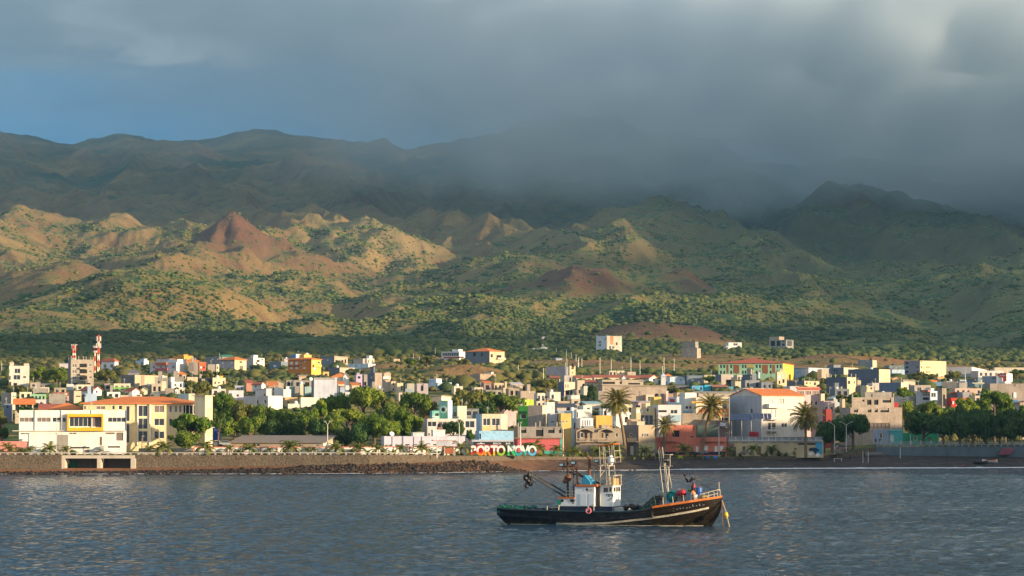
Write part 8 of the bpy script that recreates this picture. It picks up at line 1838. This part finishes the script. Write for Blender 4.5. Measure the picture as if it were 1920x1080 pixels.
person(1642, 829, 794, .2, (.05,.05,.07), (.03,.03,.04), 'person in dark clothes leaning at the street balustrade, left of the other', 1, z=ub.location.z); person(1650, 829, 794, -.3, (.05,.04,.04), (.03,.03,.04), 'person in brown clothes at the street balustrade beside the tan door', z=ub.location.z)
person(1806.5, 883, 744, 1.2, (.50,.06,.06), (.02,.02,.03), 'person in a red top wading in the surf on the right', z=-.35); person(1193, 856, 739, .5, (.35,.04,.10), (.03,.03,.05), 'person in a dark pink top beside the left yellow stool', z=beach_z(1193, 739)-.1)
person(1594, 862, 757, 0, (.06,.05,.05), (.04,.04,.05), 'person in dark clothes on the beach below the plaza', 1, z=beach_z(1594, 757))
for px, lb_ in ((1678, 'head of the leftmost bather swimming near the beach'), (1690, 'head of the left one of two close bathers'), (1694.5, 'head of the right one of two close bathers'), (1706, 'head of the second bather from the right'), (1716, 'head of the rightmost bather swimming near the beach')):
    person(px, 886, 690+(px % 7), px, None, None, lb_, z=-1.42)
person(1084, 918, 327, 1.4, (.02,.05,.28), (.04,.04,.09), 'person in a blue top standing on the aft cabin roof of the boat', z=bz_(932.5)*1.0, s=.95); o = [o for o in bpy.data.objects if o.get('label', '').startswith('person in a blue top')][0]; o.location = MBT @ Vector((bx_(1086), .3, bz_(932.5)))
person(1078, 918, 327, 1.0, (.15,.05,.16), (.05,.04,.06), 'person in a purple top standing on the aft cabin roof of the boat', 1, z=1); o = [o for o in bpy.data.objects if o.get('label', '').startswith('person in a purple top')][0]; o.location = MBT @ Vector((bx_(1078), .5, bz_(932.5))); o.scale = (.9,.9,.9)
# ------------------------------------------------------------------ birds
for px, rw, sc_, lb_ in ((1284.5, 893, .30, 'highest of the dark birds flying over the bow'), (1290.5, 904, .42, 'largest dark bird flying over the bow'), (1299, 900, .28, 'right-hand dark bird flying over the bow'), (1296, 903, .22, 'smallest dark bird flying over the bow'), (1245, 904, .25, 'dark bird flying left of the foremast')):
    D = 331.; q = MB(); q.tube([(0,-.9,0),(0,-.4,.05),(0,.3,.05),(0,.9,0)], [.04,.16,.15,.05], 7); q.blob((0,-1.0,.08), .13, 2, (1,1.2,1), 7, 5, .02)
    r = empty('bird', P(px, rw, D), .8); tag(r, lb_, 'bird', 'dark birds flying around the boat'); o = q.build('body', MBK, r, True); o.scale = (sc_,)*3
    for sg_ in (-1, 1):
        q = MB(); pts = [(sg_*.12,-.3,.08),(sg_*.8,-.45,.75),(sg_*1.7,-.1,1.35),(sg_*1.0,.15,.72),(sg_*.12,.3,.06)]; q.poly(pts if sg_ > 0 else pts[::-1]); q.poly([(a,b_,c-.03) for a,b_,c in (pts[::-1] if sg_ > 0 else pts)]); o = q.build('wing', MBK, r); o.scale = (sc_,)*3
# ------------------------------------------------------------------ cars
def car(px, rb, D, rz, col, lb_, van=False):
    r = empty('parked_car', (xat(px, rb, D), D, gz(xat(px, rb, D), D) if D > float(Yw(px)) else rowz(rb, D)), rz); tag(r, lb_, 'car')
    pr = [(-2.1,.35),(-2.15,.75),(-1.9,.92),(-1.45,1.0),(-1.0,1.42),(.55,1.45),(1.15,1.0),(1.95,.88),(2.12,.6),(2.1,.35)] if not van else [(-2.2,.4),(-2.2,1.7),(-2.0,1.95),(1.0,1.95),(1.6,1.2),(2.1,1.05),(2.2,.5)]
    q = MB(); rows = []
    for y_, k in ((-.82,.96),(-.84,1),(.84,1),(.82,.96)): rows.append([(x_, y_*(1 if z_ < 1.0 else .86), .35+(z_-.35)*k) for x_, z_ in pr])
    q.grid(rows, True); q.poly(rows[0][::-1]); q.poly(rows[-1]); q.build('body', plain('car_paint', col, .3, 0, .5), r)
    for sg_ in (-1, 1):
        q = MB(); p = [(-1.3, sg_*.80, 1.0), (-.95, sg_*.735, 1.36), (.45, sg_*.735, 1.38), (.95, sg_*.80, 1.0)]; q.poly(p if sg_ < 0 else p[::-1]); q.build('side_window', M_GLASS, r)
        for x_ in (-1.35, 1.35):
            q = MB(); q.tube([(x_, sg_*.70, .32), (x_, sg_*.88, .32)], .32, 12); q.build('wheel', MBK, r)
car(405, 829, 722, .3, (.62,.62,.62), 'white car parked beside the dark blue shed'); car(424, 829, 720, .1, (.30,.32,.34), 'grey car parked under the lower light-green tree'); car(1566, 840, 800, 1.6, (.05,.06,.06), 'dark van parked on the plaza street', True); car(1578, 846, 790, .2, (.35,.16,.14), 'dull red car parked under the plaza trees')
# masts and signs
r = empty('banner_frame', (xat(842, 856, 678), 678, float(zwall(842)))); tag(r, 'orange-brown display panel on legs at the end of the parapet', 'panel'); s_ = 678/F
q = MB(); q.box(-1.0, 1.1, 0, .12, .5, 1.8); q.build('panel', wallmat((.42,.13,.06)), r)
for x_ in (-1.1, 1.12): q = MB(); q.box(x_, x_+.1, 0, .12, 0, 2.1); q.build('post', M_RAIL, r)
